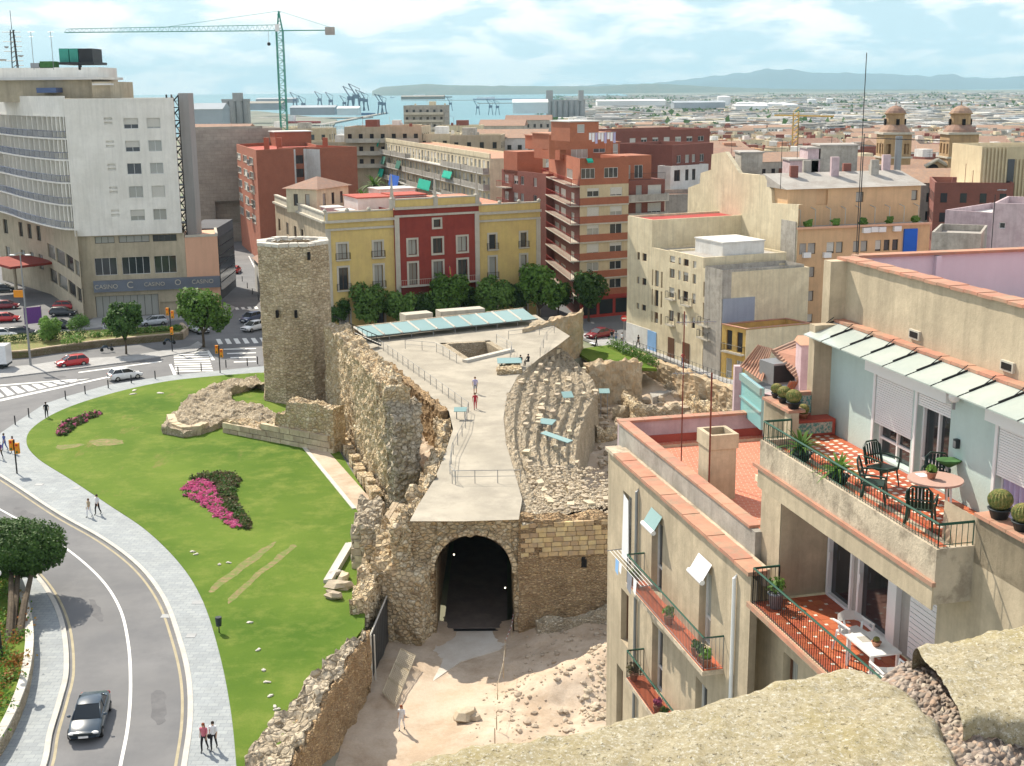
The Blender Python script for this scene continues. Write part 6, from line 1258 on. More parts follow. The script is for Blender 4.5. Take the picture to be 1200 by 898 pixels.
def pot_plant(name,lab,loc,kind='bush',pr=.14,ph=.22,pm='clay',r=.3,sd=0,cat='potted plant',group=None):
    t=thing(name,lab,cat,loc,0,group);m=MB();m.lathe((0,0,0),[(pr*.7,0),(pr,ph*.9),(pr*1.08,ph*.9),(pr*1.08,ph),(pr*.9,ph),(pr*.85,ph-.03)],12);m.build('pot',MT[pm],t,True);m=MB();r_=random.Random(sd)
    if kind=='cactus':
        n=20
        for i in range(13):
            pass
        rings=[]
        for i in range(9):
            th=math.pi*(i+.3)/9*.98;rr=[]
            for k in range(n*2): q=r*(1+(.07 if k%2 else-.05));a=math.pi*k/n;rr.append(m.V((q*math.sin(th)*math.cos(a),q*math.sin(th)*math.sin(a),ph+r*.75+r*.92*math.cos(th))))
            rings.append(rr)
        for i in range(8):
            for k in range(2*n): m.F((rings[i][k],rings[i+1][k],rings[i+1][(k+1)%(2*n)],rings[i][(k+1)%(2*n)]))
        m.F(rings[0]);m.build('cactus_body',MT['cactus'],t)
    elif kind=='palm': plant_leaves(m,(0,0,ph+.1),46,r,1.0,.045,sd,.55);m.build('fronds',MT['leaf_green'],t);m2=MB();m2.blob((0,0,ph+.05),.12,8,5,.2,3);m2.build('trunk',MT['bark'],t)
    else:
        for i in range(int(90*max(.5,r/.3))):
            d=Vector((r_.gauss(0,1),r_.gauss(0,1),r_.gauss(.2,1))).normalized()*r*(.4+.6*r_.random());c=Vector((d.x,d.y,ph+r*.6+d.z*.9));a=Vector((r_.random()-.5,r_.random()-.5,r_.random()-.5)).normalized()*.035;b=d.cross(a).normalized()*.05;m.quad(c-a-b,c+a-b,c+a+b,c-a+b)
        m.build('leaves',MT[kind if kind in MATS else 'leaf_bright'],t)
    return t
for i,(s,z,k,r,l) in enumerate(((4.2,18.37,'leaf_bright',.22,'bright green plant in a pot at the far end of the upper iron balcony'),(7.4,18.37,'leaf_bright',.20,'green plant in the middle of the upper iron balcony'),(9.6,18.37,'leaf_green',.14,'small plant in a coral pot near the balcony end'),(10.0,18.37,'leaf_dark',.16,'dark leaved plant beside the last balcony pot'),(10.35,18.37,'leaf_bright',.2,'tall leafed plant in the last large coral pot of the upper iron balcony'),
    (4.3,15.07,'leaf_brown',.28,'brownish bushy plant on the lower iron balcony'),(6.6,15.07,'petal_pink',.16,'pot of deep pink flowers on the lower iron balcony'),(7.2,15.07,'leaf_green',.16,'green plant behind the pink flowers'),(8.2,15.07,'leaf_dark',.26,'round dark bush at the right end of the lower iron balcony'))):
    pot_plant('potted_plant',l,L_(s,-.42,z),k,.15,.26,'clay',r,i)
m=MB()
for k in range(4): m.tube([L_(3.4,-.65-.12*k,19.3),L_(6.6,-.65-.12*k,19.3)],.008,3)
m.tube([L_(3.4,-.6,19.32),L_(3.4,-1.1,19.3)],.015,4);m.tube([L_(6.6,-.6,19.32),L_(6.6,-1.1,19.3)],.015,4);t=thing('clothes_airer','clothes lines with pale washing hung outside the upper iron balcony','clothes line');m.build('airer_frame',MT['steel_grey'],t)
for i,(s,w_,h_,mt) in enumerate(((4.0,.35,.5,'cloth_blue'),(4.4,.25,.35,'cloth_white'),(5.2,.45,.65,'c_grey'),(5.8,.3,.5,'cloth_white'))): m=LM();m.quad((s,-1.0,19.3),(s+w_,-1.0,19.3),(s+w_*.95,-1.03,19.3-h_),(s+.03,-1.02,19.3-h_*.9));m.build('garment',MT[mt],t)
# ---- the taller house with two terraces
h2=thing('tall_terrace_house','tall tan house with a tiled upper terrace, mint wall and lower balcony on the right','house');TM=.8
lfac(h2,10.9,12.1,TM,0,26.0,[],'plaster_tan');lfac(h2,12.1,19.4,TM,0,21.0,[(12.35-12.1+.25,1.35,17.6,19.7,'brown'),(3.2,4.1,17.6,19.7,'brown')],'plaster_tan',depth=.3);lfac(h2,12.1,19.4,TM,23.75,25.0,[],'plaster_tan');lfac(h2,19.4,27,TM,0,26.0,[],'plaster_tan')
m=LM();m.quad((10.9,TM,0),(10.9,TM,26),(10.9,8,26),(10.9,8,0));m.build('far_wall',MT['plaster_tan'],h2)
# recess of the lower balcony
lbox(h2,'recess_jamb',11.9,12.12,.82,2.2,21,24.3,'plaster_tan');lbox(h2,'recess_jamb',19.38,19.6,.82,2.2,21,24.3,'plaster_tan');lbox(h2,'recess_ceiling',12.1,19.4,.05,2.3,24.25,24.4,'plaster_cream')
lfac(h2,12.12,19.38,2.15,21,24.3,[(.15,1.45,21.02,23.35,'dark0'),(1.75,3.3,21.02,23.35,'dark0')],'concrete',name='recess_wall',depth=.3)
for s,w_ in ((12.27,1.3),(13.87,1.55)):
    d_=lbox(h2,'sliding_door',s+.1,s+w_-.1,2.2,2.22,21.1,23.3,'glass_dark')
    for a,b in ((s,s+.09),(s+w_-.09,s+w_)): lbox(d_,'door_frame',a,b,2.08,2.2,21.02,23.35,'pvc_white')
    lbox(d_,'door_frame',s+.09,s+w_-.09,2.08,2.2,21.02,21.1,'pvc_white');lbox(d_,'door_handle',s+.14,s+.18,2.05,2.08,22.,22.25,'pvc_white')
o=lbox(h2,'window_shutter',16.3,19.2,2.1,2.13,21.1,23.4,'pvc_white')
for k in range(18): lbox(o,'shutter_slat',16.34,19.16,2.075,2.1,21.13+k*.125,21.13+k*.125+.105,'pvc_white')
lbox(h2,'pillar',15.55,15.85,2.0,2.15,21,24.3,'pvc_white')
o=lbox(h2,'lower_slab',12.2,19.5,-.02,2.15,20.78,20.97,'plaster_cream');lbox(o,'slab_trim',12.15,19.55,-.09,0.0,20.86,20.99,'coral_paint')
def tilefloor(par,s0,s1,t0,t1,z,w_,sk=None,white=.08):
    m=MB();m.box(0,w_-.012,0,w_-.012,0,.02);me=m.mesh('floor_tile',MT['tile_red']);wm_=MB();wm_.box(-white/2,white/2,-white/2,white/2,0,.024);mw=wm_.mesh('white_inset',MT['tile_white']);ns_,nt_=int((s1-s0)/w_),int((t1-t0)/w_);all_=[]
    for i in range(ns_):
        for j in range(nt_):
            s,t=s0+i*w_,t0+j*w_
            all_.append((s,t))
    big=MB(LW)
    for k,(s,t) in enumerate(all_):
        p=L_(s,t,z)
        if len(all_)<=290 or k>=len(all_)-280: inst(me,'floor_tile',par,p,DANG)
        else: big.box(s,s+w_-.012,t,t+w_-.012,z,z+.02)
    if big.v: big.build('floor_tiles',MT['tile_red'],par,kind='stuff')
    ww=MB(LW)
    for i in range(1,ns_):
        for j in range(1,nt_):
            if (i+j)%2==0 or white>.1: ww.box(s0+i*w_-white/2,s0+i*w_+white/2,t0+j*w_-white/2,t0+j*w_+white/2,z+.002,z+.024)
    ww.build('white_insets',MT['tile_white'],par,kind='stuff')
tilefloor(o,12.25,19.4,.05,2.14,20.975,.295,white=.085)
m=MB();P_=[L_(12.28,.75,20.97),L_(12.28,.03,20.97),L_(19.44,.03,20.97),L_(19.44,.75,20.97)];rail(m,P_,.95,.115,.009,.016);m.build('balustrade',MT['steel_dark'],o);m=MB();m.tube([p+Vector((0,0,.97)) for p in P_],.03,5);m.build('handrail',MT['iron_green'],o)
# upper balcony
ub=lbox(h2,'upper_balcony',12.45,20.5,.0,.82,24.3,25.18,'plaster_peel');lbox(ub,'balcony_upstand',12.45,20.5,.0,.12,25.18,25.42,'plaster_peel');lbox(ub,'balcony_upstand',12.45,12.57,.12,.8,25.18,25.42,'plaster_peel');lbox(ub,'balcony_upstand',20.38,20.5,.12,.8,25.18,25.42,'plaster_peel')
lbox(ub,'coral_trim',12.2,20.55,-.08,.0,24.68,24.77,'coral_paint');lbox(ub,'cornice',12.45,20.5,-.04,.0,24.2,24.66,'plaster_tan')
m=MB();P_=[L_(12.51,.8,25.42),L_(12.51,.06,25.42),L_(20.44,.06,25.42),L_(20.44,.8,25.42)];rail(m,P_,.46,.115,.009,.014);m.build('balustrade',MT['iron_green'],ub);m=MB();m.tube([p+Vector((0,0,.48)) for p in P_],.026,5);m.build('handrail',MT['iron_green'],ub)
fl_o=lbox(h2,'upper_floor',10.95,26,.82,2.5,25.0,25.16,'red_floor');tilefloor(fl_o,11.3,24,.9,2.4,25.165,.25,white=.115);tilefloor(ub,12.6,20.35,.14,.8,25.185,.25,white=.115)
for s0,s1,lab in ((10.85,12.45,0),(20.5,27,1)):
    lbox(h2,'terrace_parapet',s0,s1,TM,TM+.22,25.9 if 0 else 25.1,26.03,'plaster_tan')
    n=max(2,int((s1-s0)/.5))
    for i in range(n): lbox(h2,'coping_tile',s0+i*(s1-s0)/n,s0+(i+1)*(s1-s0)/n-.012,TM-.06,TM+.40,26.03,26.1,'coral_paint')
lbox(h2,'terrace_parapet',10.85,11.05,TM+.22,2.4,25.1,26.03,'plaster_tan')
for i in range(4): lbox(h2,'coping_tile',10.8,11.2,TM+.35+i*.42,TM+.35+i*.42+.41,26.03,26.1,'coral_paint')
# mint wall, shutters, doors
GW=2.45;ww=[(2.35,4.05,25.22,27.25,'dark0'),(4.25,5.6,25.22,27.25,'dark0'),(7.35,9.2,25.22,27.25,'dark0'),(9.4,11.,25.22,27.25,'dark0')]
lfac(h2,11.25,26,GW,25.15,27.75,ww,'plaster_mint',name='mint_wall',depth=.35)
lbox(h2,'corner_pier',10.95,11.27,1.95,2.9,24.5,28.0,'plaster_tan')
for s0,s1,zs,kind in ((13.6,15.3,26.0,0),(15.5,16.85,26.9,1),(18.6,20.45,26.15,2),(20.65,22.25,26.1,2)):
    o=lbox(h2,'roller_shutter',s0,s1,GW+.03,GW+.06,zs,27.27,'pvc_white');n=int((27.25-zs)/.055)
    for k in range(n): lbox(o,'shutter_slat',s0+.02,s1-.02,GW+.005,GW+.03,zs+k*.055,zs+k*.055+.045,'pvc_white')
    w_=thing('x','','') if 0 else None
    d_=lbox(h2,'glazed_door',s0+.06,s1-.06,GW+.22,GW+.23,25.25,zs,'glass_dark' if kind<2 else 'c_lilac')
    for a,b in ((s0,s0+.06),((s0+s1)/2-.03,(s0+s1)/2+.03),(s1-.06,s1)): lbox(d_,'door_frame',a,b,GW+.15,GW+.22,25.22,zs,'pvc_white')
    lbox(d_,'door_rail',s0+.06,s1-.06,GW+.16,GW+.22,25.6,25.66,'pvc_white')
    if kind==2:
        for k in range(9): m=MB();u_=s0+.12+k*(s1-s0-.25)/9;m.tube([L_(u_,GW+.2,25.5),L_(u_+.05,GW+.19,zs)],[.05,.09],6);m.build('curtain_fold',MT['c_lilac'],d_)
    lbox(h2,'door_post',s0-.09,s0,GW-.03,GW+.1,25.2,27.3,'pvc_white')
for s0,s1 in ((13.4,16.95),(18.4,22.5)): lbox(h2,'shutter_box',s0,s1,GW-.22,GW-.002,27.28,27.6,'pvc_white')
lbox(h2,'soffit',11.2,26,1.9,2.6,27.72,27.78,'pvc_white')
# glass canopy of separate panes on brackets, tiled ledge, tall wall, lilac terrace wall
cn=thing('glass_canopy','glass canopy of pale panes on black brackets over the mint terrace wall','canopy')
for i in range(14):
    s=11.0+i*1.02;m=LM();a=(s+.03,1.75,27.72);b=(s+.99,1.75,27.72);c_=(s+.99,2.66,28.0);d_=(s+.03,2.66,28.0);m.quad(d_,c_,b,a);m.quad(*[(x,y,z+.03) for x,y,z in (a,b,c_,d_)]);m.quad((s+.03,1.75,27.72),(s+.99,1.75,27.72),(s+.99,1.75,27.75),(s+.03,1.75,27.75));m.build('glass_pane',MT['canopy_glass'],cn)
    m=MB();m.tube([L_(s,2.66,28.05),L_(s,2.0,27.85)],.022,4);m.tube([L_(s,2.35,27.97),L_(s,2.6,28.14)],.012,4);m.build('bracket',MT['steel_dark'],cn)
TW=2.9;lfac(h2,10.75,26.5,TW,27.6,29.6,[],'plaster_tan',name='tall_parapet');m=LM();m.quad((10.75,TW,22),(10.75,TW,29.6),(10.75,TW+.4,29.6),(10.75,TW+.4,22));m.quad((10.75,TW+.3,28.3),(10.75,TW+.3,29.6),(26.5,TW+.3,29.6),(26.5,TW+.3,28.3));m.build('parapet_back',MT['plaster_lilac'],h2)
for i in range(30): lbox(h2,'ledge_tile',10.75+i*.52,10.75+i*.52+.51,2.6,TW-.003,28.02+.01*(i%2),28.09+.01*(i%2),'coral_paint');
lbox(h2,'ledge_bed',10.75,26.5,2.62,TW-.004,27.9,28.02,'plaster_tan');lbox(h2,'end_pier',10.6,11.0,2.45,TW+.1,24.,29.6,'plaster_tan')
for i in range(30): lbox(h2,'coping_tile',10.6+i*.53,10.6+i*.53+.515,TW-.09,TW+.4,29.6+.012*(i%2),29.67+.012*(i%2),'coral_paint')
s2,t2=Lz(1200,291,29.7);lbox(h2,'lilac_wall',10.45,10.65,TW+.1,16,24.,29.62,'plaster_lilac')
for i in range(14): lbox(h2,'coping_tile',10.35,10.75,TW+.45+i*.93,TW+.45+i*.93+.92,29.62,29.69,'coral_paint')
lbox(h2,'buttress',10.65,10.8,5.6,5.75,28.3,29.6,'plaster_lilac');lbox(h2,'roof_floor',10.65,26.5,TW+.3,16,28.1,28.3,'red_floor')
for px in (1073,1182): s,z=Lt(px,397 if px<1100 else 432,TW);lbox(h2,'vent',s-.22,s+.22,TW-.06,TW+.01,28.2,28.42,'trim_stone');lbox(h2,'vent_opening',s-.17,s+.17,TW-.07,TW-.06,28.24,28.38,'door_void')
# wall lamp, box, planter dish
s,z=Lt(1121,465,GW-.1);wl_=thing('wall_lamp','white globe lamp on the mint wall','lamp',L_(s,GW-.15,z));m=MB();m.blob((0,0,0),.13,12,8,0);m.build('globe',MT['pvc_white'],wl_,True);m=MB();m.box(-.03,.03,-.02,.02,-.28,-.1);m.build('bracket',MT['steel_grey'],wl_)
s,z=Lt(1121,520,GW-.05);lo_=thing('wall_box','small dark meter box on the mint wall between lamp and planter','box');lbox(lo_,'box_body',s-.06,s+.06,GW-.1,GW-.003,z-.1,z+.1,'pot_dark');lbox(lo_,'box_lid',s-.05,s+.05,GW-.11,GW-.1,z-.08,z+.06,'steel_grey')
s,z=Lt(1115,541,GW-.15);pt=thing('wall_planter','shallow green wall planter hanging below the meter box','planter',L_(s,GW-.2,z));m=MB();m.lathe((0,0,0),[(.05,-.12),(.22,-.02),(.30,.05),(.27,.05)],14,.7);m.build('dish',MT['moss_green'],pt,True);m=MB();m.box(-.03,.03,-.02,.15,-.22,-.1);m.build('bracket',MT['steel_grey'],pt)
# mosaic bench in the far corner
bn_=thing('tiled_bench','red corner bench with blue green mosaic panels at the far end of the terrace','bench');lbox(bn_,'seat',11.1,11.75,1.05,2.4,25.2,25.62,'red_floor');lbox(bn_,'back',11.06,11.22,1.05,2.4,25.62,26.25,'coral_paint');lbox(bn_,'mosaic_panel',11.22,11.245,1.2,2.3,25.68,26.15,'mosaic');lbox(bn_,'mosaic_panel',11.75,11.775,1.15,2.3,25.27,25.55,'mosaic')
# cacti and palms
for i,(s,t_,z,r,l) in enumerate(((11.05,1.05,26.1,.15,'smallest round cactus in a dark pot, farthest along the coral coping'),(11.6,1.0,26.1,.17,'round cactus in a dark pot, second along the far coping'),(12.2,.98,26.1,.19,'big round cactus in a dark pot at the near end of the far coping'),(11.5,1.6,25.62,.15,'round cactus standing on the mosaic bench'),(10.95,2.2,26.1,.12,'small cactus in a clay pot at the mint wall corner'),
    (20.9,1.0,26.1,.22,'large brownish round cactus on the near coping beside the balcony end'),(21.6,1.0,26.1,.2,'cactus at the right picture edge on the near coping'))): pot_plant('cactus',l,L_(s,t_,z),'cactus',r*.95,r*.9,'clay' if i in (3,4) else 'pot_dark',r,i,'cactus')
pot_plant('sago_palm','dark green sago palm nearer the railing corner of the upper terrace',L_(13.7,.5,25.2),'palm',.26,.2,'pot_dark',.68,3,'palm');pot_plant('sago_palm','second sago palm, closer to the black chairs',L_(15.6,.5,25.2),'palm',.24,.2,'pot_dark',.66,8,'palm')
pot_plant('tub_plant','tall leafy plant in a blue patterned tub on the lower terrace',L_(12.75,.45,21.0),'leaf_bright',.2,.42,'c_grey',.28,4)
pot_plant('small_succulent','small succulent in a clay pot on the pink round table',L_(18.0,1.35,25.98),'leaf_bright',.11,.14,'clay',.1,5);pot_plant('small_cactus','little cactus in a clay bowl on the white table',L_(16.9,.95,21.75),'cactus',.11,.1,'clay',.07,6,'cactus')
pot_plant('window_pot','clay bowl on the sill below the lower terrace',L_(13.1,.75,17.62),'leaf_green',.14,.14,'clay',.04,7)
# furniture
def chair(lab,loc,rz,mat,grp,slats=True,sc_=1.):
    t=thing('garden_chair',lab,'chair',loc,rz,grp);M_=MT[mat]
    m=MB();m.box(-.25,.25,-.23,.23,.41,.44);m.box(-.26,.26,.2,.24,.37,.42);m.build('seat',M_,t);m=MB();n=7
    if slats:
        for i in range(n): x=-.21+.42*i/(n-1);m.quad((x-.025,-.24,.46),(x+.025,-.24,.46),(x+.025,-.36,.88+.05*(1-(x/.22)**2)),(x-.025,-.36,.88+.05*(1-(x/.22)**2)));m.quad((x-.025,-.36,.88+.05*(1-(x/.22)**2)),(x+.025,-.36,.88+.05*(1-(x/.22)**2)),(x+.025,-.24,.46),(x-.025,-.24,.46))
        m.tube([(-.25,-.24,.44),(-.25,-.35,.84),(-.15,-.375,.95),(.15,-.375,.95),(.25,-.35,.84),(.25,-.24,.44)],.022,5);m.tube([(-.23,-.3,.65),(.23,-.3,.65)],.02,4)
    else:
        pr_=[(-.29,.1),(-.28,-.1),(-.2,-.26),(0,-.32),(.2,-.26),(.28,-.1),(.29,.1)]
        for i in range(6): a,b=pr_[i],pr_[i+1];h_=lambda q: .66+.12*max(0,-q[1])/.3;m.quad((a[0],a[1],.56),(b[0],b[1],.56),(b[0],b[1],h_(b)),(a[0],a[1],h_(a)));m.quad((a[0],a[1],h_(a)),(b[0],b[1],h_(b)),(b[0],b[1],.56),(a[0],a[1],.56))
        for q in pr_[1:-1:2]: m.tube([(q[0]*.9,q[1]*.85,.43),(q[0],q[1],.58)],.03,4)
    m.build('backrest',M_,t)
    for sx in (-1,1):
        m=MB();m.tube([(sx*.27,.22,.4),(sx*.29,.24,.64),(sx*.29,-.1,.66),(sx*.27,-.3,.64)],.024,5);m.build('armrest',M_,t)
        for sy in (-1,1): m=MB();m.tube([(sx*.24,sy*.2,.42),(sx*.28,sy*.27,0)],[.03,.02],4);m.build('leg',M_,t)
    return t
def floorpt(px,py,z): s,t_=Lz(px,py,z);return s,t_
base=DANG
for (s,t_,r_,l) in ((16.0,1.35,-1.3,'dark green plastic chair farthest from the corner, facing the pink table'),(17.2,1.95,-2.2,'dark green plastic chair between the pink table and the mint wall'),(17.0,.62,-.6,'dark green plastic chair by the railing left of the pink table'),(18.7,.72,.9,'dark green plastic chair with its back to the near railing corner')):
    chair(l,L_(s,t_,25.21),base+r_,'pvc_green','dark plastic chairs on the upper terrace')
tb=thing('round_table','round pink topped garden table on the upper terrace','table',L_(18.0,1.45,25.21));m=MB();m.lathe((0,0,0),[(.55,.70),(.57,.72),(.57,.75),(.3,.755)],28);m.build('tabletop',MT['table_pink'],tb)
for k in range(4): a=k*math.pi/2+.6;m=MB();m.tube([(.38*math.cos(a),.38*math.sin(a),.7),(.44*math.cos(a),.44*math.sin(a),0)],[.03,.022],5);m.build('leg',MT['pvc_white'],tb)
m=LM();m.box(17.6,17.85,1.2,1.4,25.968,25.972);o=m.build('paper',MT['cloth_white']);tag(o,'white folded paper lying on the pink table','paper')
chair('white plastic chair left of the white table on the lower terrace',L_(15.6,1.1,21.0),base-1.4,'pvc_white','white chairs on the lower terrace',False).scale=(1.2,1.2,1.15);chair('white plastic chair nearest the parapet, right of the white table',L_(17.9,.75,21.0),base+1.5,'pvc_white','white chairs on the lower terrace',False).scale=(1.2,1.2,1.15)
tb=thing('white_table','rectangular white garden table on the lower terrace','table',L_(16.75,.95,21.0),DANG);m=MB();m.box(-.6,.6,-.38,.38,.70,.74);m.build('tabletop',MT['pvc_white'],tb)
for sx in (-.53,.53):
    for sy in (-.32,.32): m=MB();m.box(sx-.03,sx+.03,sy-.03,sy+.03,0,.7);m.build('leg',MT['pvc_white'],tb)
m=LM();m.box(16.35,16.65,.75,1.0,21.742,21.746);o=m.build('magazine',MT['concrete']);tag(o,'grey magazine on the white table','magazine')
# tile-roofed hut behind the roof terrace, air conditioner
hut=thing('tiled_hut','small rooftop hut with curved clay tiles and a glazed blue front','hut');c0h=Lz(870,500,21.6);
def tileroof(par,P0,P1,P2,P3,n,nm='roof_tile_row'):
    """rows of curved tiles running from the ridge edge P0-P1 down to the eave P3-P2"""
    for i in range(n):
        a,b=Vector(P0).lerp(Vector(P1),(i+.5)/n),Vector(P3).lerp(Vector(P2),(i+.5)/n);w_=(Vector(P1)-Vector(P0)).length/n;m=MB();m.tube([a,a.lerp(b,.5)+Vector((0,0,.01)),b],w_*.36,6);m.build(nm,MT['roof_tile'],par)
    m=MB();m.quad(P3,P2,P1,P0);m.build('roof_bed',MT['clay'],par)
q0,q1,q2,q3=G(868,428,24.0),G(897,402,25.0),G(905,408,25.0),G(897,450,24.0)
A0h,B0h,C0h,D0h=G(868,430,24),G(900,452,24),G(962,470,24),G(950,420,24.6)
ra,rb=G(897,404,25.2),G(945,420,25.2);tileroof(hut,G(888,404,25.0),G(905,409,25.0),G(893,447,24.1),G(867,429,24.1),9);tileroof(hut,G(955,391,25.4),G(966,425,25.),G(935,447,24.3),G(905,411,25.0),12)
tileroof(hut,G(925,447,24.3),G(966,447,24.3),G(966,466,23.6),G(918,462,23.6),14)
m=MB();a,b=G(869,434,23.9),G(893,452,23.9);m.obox(a,b,-.1,0,22.3,23.8);m.build('glazed_front',MT['glass_green'],hut);m=MB();m.obox(a,b,0,.08,23.55,23.8);m.obox(a,b,0,.06,22.9,22.97);m.build('blue_frame',MT['teal_glass'],hut)
m=MB();p=G(867,432,23.9);m.box(p.x-.2,p.x+.05,p.y-.1,p.y+.2,20.5,24);m.build('corner_post',MT['plaster_mauve'],hut);m=MB();p,q=G(895,455,23.4),G(966,470,23.4);m.obox(p,q,-2.5,0,20.5,23.2);m.build('hut_wall',MT['plaster_mauve'],hut)
p=G(956,425,25);m=MB();m.box(p.x-.5,p.x+.5,p.y,p.y+.8,23.5,25.6);m.build('roof_chimney',MT['plaster_mauve'],hut);m=MB();gable(m,[Vector((p.x-.5,p.y)),Vector((p.x+.5,p.y)),Vector((p.x+.5,p.y+.8)),Vector((p.x-.5,p.y+.8))],25.6,.25,.06);m.build('chimney_cap',MT['plaster_salmon'],hut)
ac=thing('air_conditioner','big grey air conditioning unit standing by the clay tiled hut','air conditioner');p,q=G(906,452,24.0),G(934,449,24.0);m=MB();m.obox(p,q,-.9,0,24.,24.75);m.build('casing',MT['steel_grey'],ac);m=MB();m.obox(p,q,0.0,.03,24.08,24.68);m.build('grille',MT['steel_dark'],ac)
# masts and aerials
def mast(lab,base,h,mat,arms,name='antenna_mast',r=.02):
    t=thing(name,lab,'antenna',base);m=MB();m.tube([(0,0,0),(0,0,h)],r,6);m.build('pole',MT[mat],t);m=MB()
    for z,L,k,dx in arms:
        m.tube([(-L/2+dx,0,z),(L/2+dx,.1,z)],.015,4)
        for i in range(k): x=-L/2+dx+L*(i+.5)/k;m.tube([(x,-.22,z),(x,.25,z)],.009,3)
    if arms: m.build('aerial',MT['steel_grey'],t)
    return t
def mast_px(lab,px,pb,ptop,z,mat,arms,r=.012): b=G(px,pb,z);mast(lab,b,zat(ptop,b)-z,mat,arms,r=r)
mast_px('left rust red mast with an aerial on the roof terrace',798,553,365,21.65,'rust',[(5.0,1.3,8,.4)],.022);mast_px('right rust red mast in front of the chimney',830,592,437,21.65,'rust',[(4.1,1.1,6,-.6)],.028)
mast_px('tall mast with stacked aerials rising from the lilac wall corner',1003,302,62,29.6,'steel_dark',[(8.2,.3,1,.1),(7.2,.3,1,.1)],.011);mast_px('dark pole standing in the lilac walled terrace',1158,338,228,28.3,'steel_dark',[(2.8,.3,1,.2)],.012)
p=G(1004,302,29.6);m=MB();m.tube([p+Vector((0,-.1,0)),p+Vector((0,-.1,3.2))],.014,5);m.tube([p+Vector((0,-.1,3.1)),p+Vector((2.2,-.1,3.0))],.009,4)
for k in range(9): q=p+Vector((.4+k*.2,-.1,3.08-k*.01));m.tube([q+Vector((0,-.3,0)),q+Vector((0,.3,0))],.006,3)
o=m.build('yagi_aerial',MT['steel_dark']);tag(o,'long horizontal aerial on a short pole at the lilac wall corner','antenna')
# ================================================================ the stone parapet in the foreground
def seg_dist(p,poly):
    """distance to an open edge line, positive on its right-hand side"""
    best=1e9;sg=1
    for i in range(len(poly)-1):
        a,b=poly[i],poly[i+1];d=b-a;u=max(0,min(1,(p-a).dot(d)/d.dot(d)));q=a+d*u;r=(p-q).length
        if r<best-1e-9: best=r;sg=1 if (d.x*(p.y-a.y)-d.y*(p.x-a.x))<0 else-1
    return best*sg
PZ=33.02
def block(name,par,edges,x0,x1,y0,y1,z0,st,mat,rr=.04,amp=.012,sd=0,lump=0.,lab=None):
    E_=[[v2(G(p[0],p[1],PZ)) for p in e] for e in edges];nx,ny=int((x1-x0)/st),int((y1-y0)/st);m=MB();I={}
    for j in range(ny+1):
        for i in range(nx+1):
            x,y=x0+i*st,y0+j*st;p=Vector((x,y));wob=.022*NZ.noise(Vector((x*5,y*5,sd)))+.008*NZ.noise(Vector((x*22,y*22,sd)));d=min(seg_dist(p,e) for e in E_)+wob
            if d<-st*3: continue
            q=Vector((x,y,sd));z=z0+.012*NZ.noise(q*2.5)+amp*.5*NZ.fractal(q*12,.7,2.2,5)+amp*.35*NZ.fractal(q*48,.6,2.2,3)
            if lump: dv,_=NZ.voronoi(q*(40+25*NZ.noise(q*6)));z+=lump*min(1,(dv[1]-dv[0])*2)*(1.+1.6*NZ.noise(q*13))-lump*.6+.02*NZ.noise(q*9)
            if d<rr: u=1-max(0,d)/rr;z-=rr*(1-math.sqrt(max(0,1-u*u)))*1.0
            if d<0: z-=.5*min(1,-d/st/1.0)
            I[i,j]=m.V((x,y,z))
    for j in range(ny):
        for i in range(nx):
            k=[(i,j),(i+1,j),(i+1,j+1),(i,j+1)]
            if all(q in I for q in k): m.F([I[q] for q in k])
    return m.build(name,MT[mat],par,smooth=True)
par=thing('stone_parapet','rough lichen covered stone parapet across the bottom right corner','parapet')
eL=[(330,948),(440,905),(470,892),(540,878),(620,861),(730,838),(800,831),(850,818),(900,803),(950,788),(985,783),(1010,784),(1036,789),(1068,808),(1098,842),(1122,876),(1144,905),(1168,960)]
block('stone_block',par,[eL],-.45,1.1,1.2,2.1,33.03,.008,'parapet_stone',sd=1)
eR=[(1130,835),(1085,815),(1050,803),(1034,792),(1050,778),(1085,764),(1130,752),(1165,747),(1260,734)];eR2=[(1300,842),(1200,838),(1130,835),(1085,815)][::-1]
block('stone_block',par,[[(1330,868),(1200,858),(1130,858),(1076,836),(1034,810),(1008,790),(1040,774),(1085,762),(1130,753),(1165,748),(1270,734)]],.7,1.55,1.5,2.4,33.05,.008,'parapet_stone',rr=.035,sd=5)
block('mortar_joint',par,[[(1002,778),(1034,768),(1060,762),(1300,752)]],.4,1.4,1.1,2.15,33.0,.006,'mortar',rr=.02,sd=9,lump=.007)
m=MB();q=G(1165,826,33.02)
for k in range(7): m.blob((q.x-.03+k*.024,q.y+.004*math.sin(k*2),q.z-.004),(.024,.008+.003*(k%2),.006),9,6,.3,k)
m.build('white_mortar',MT['limestone'],par,True)
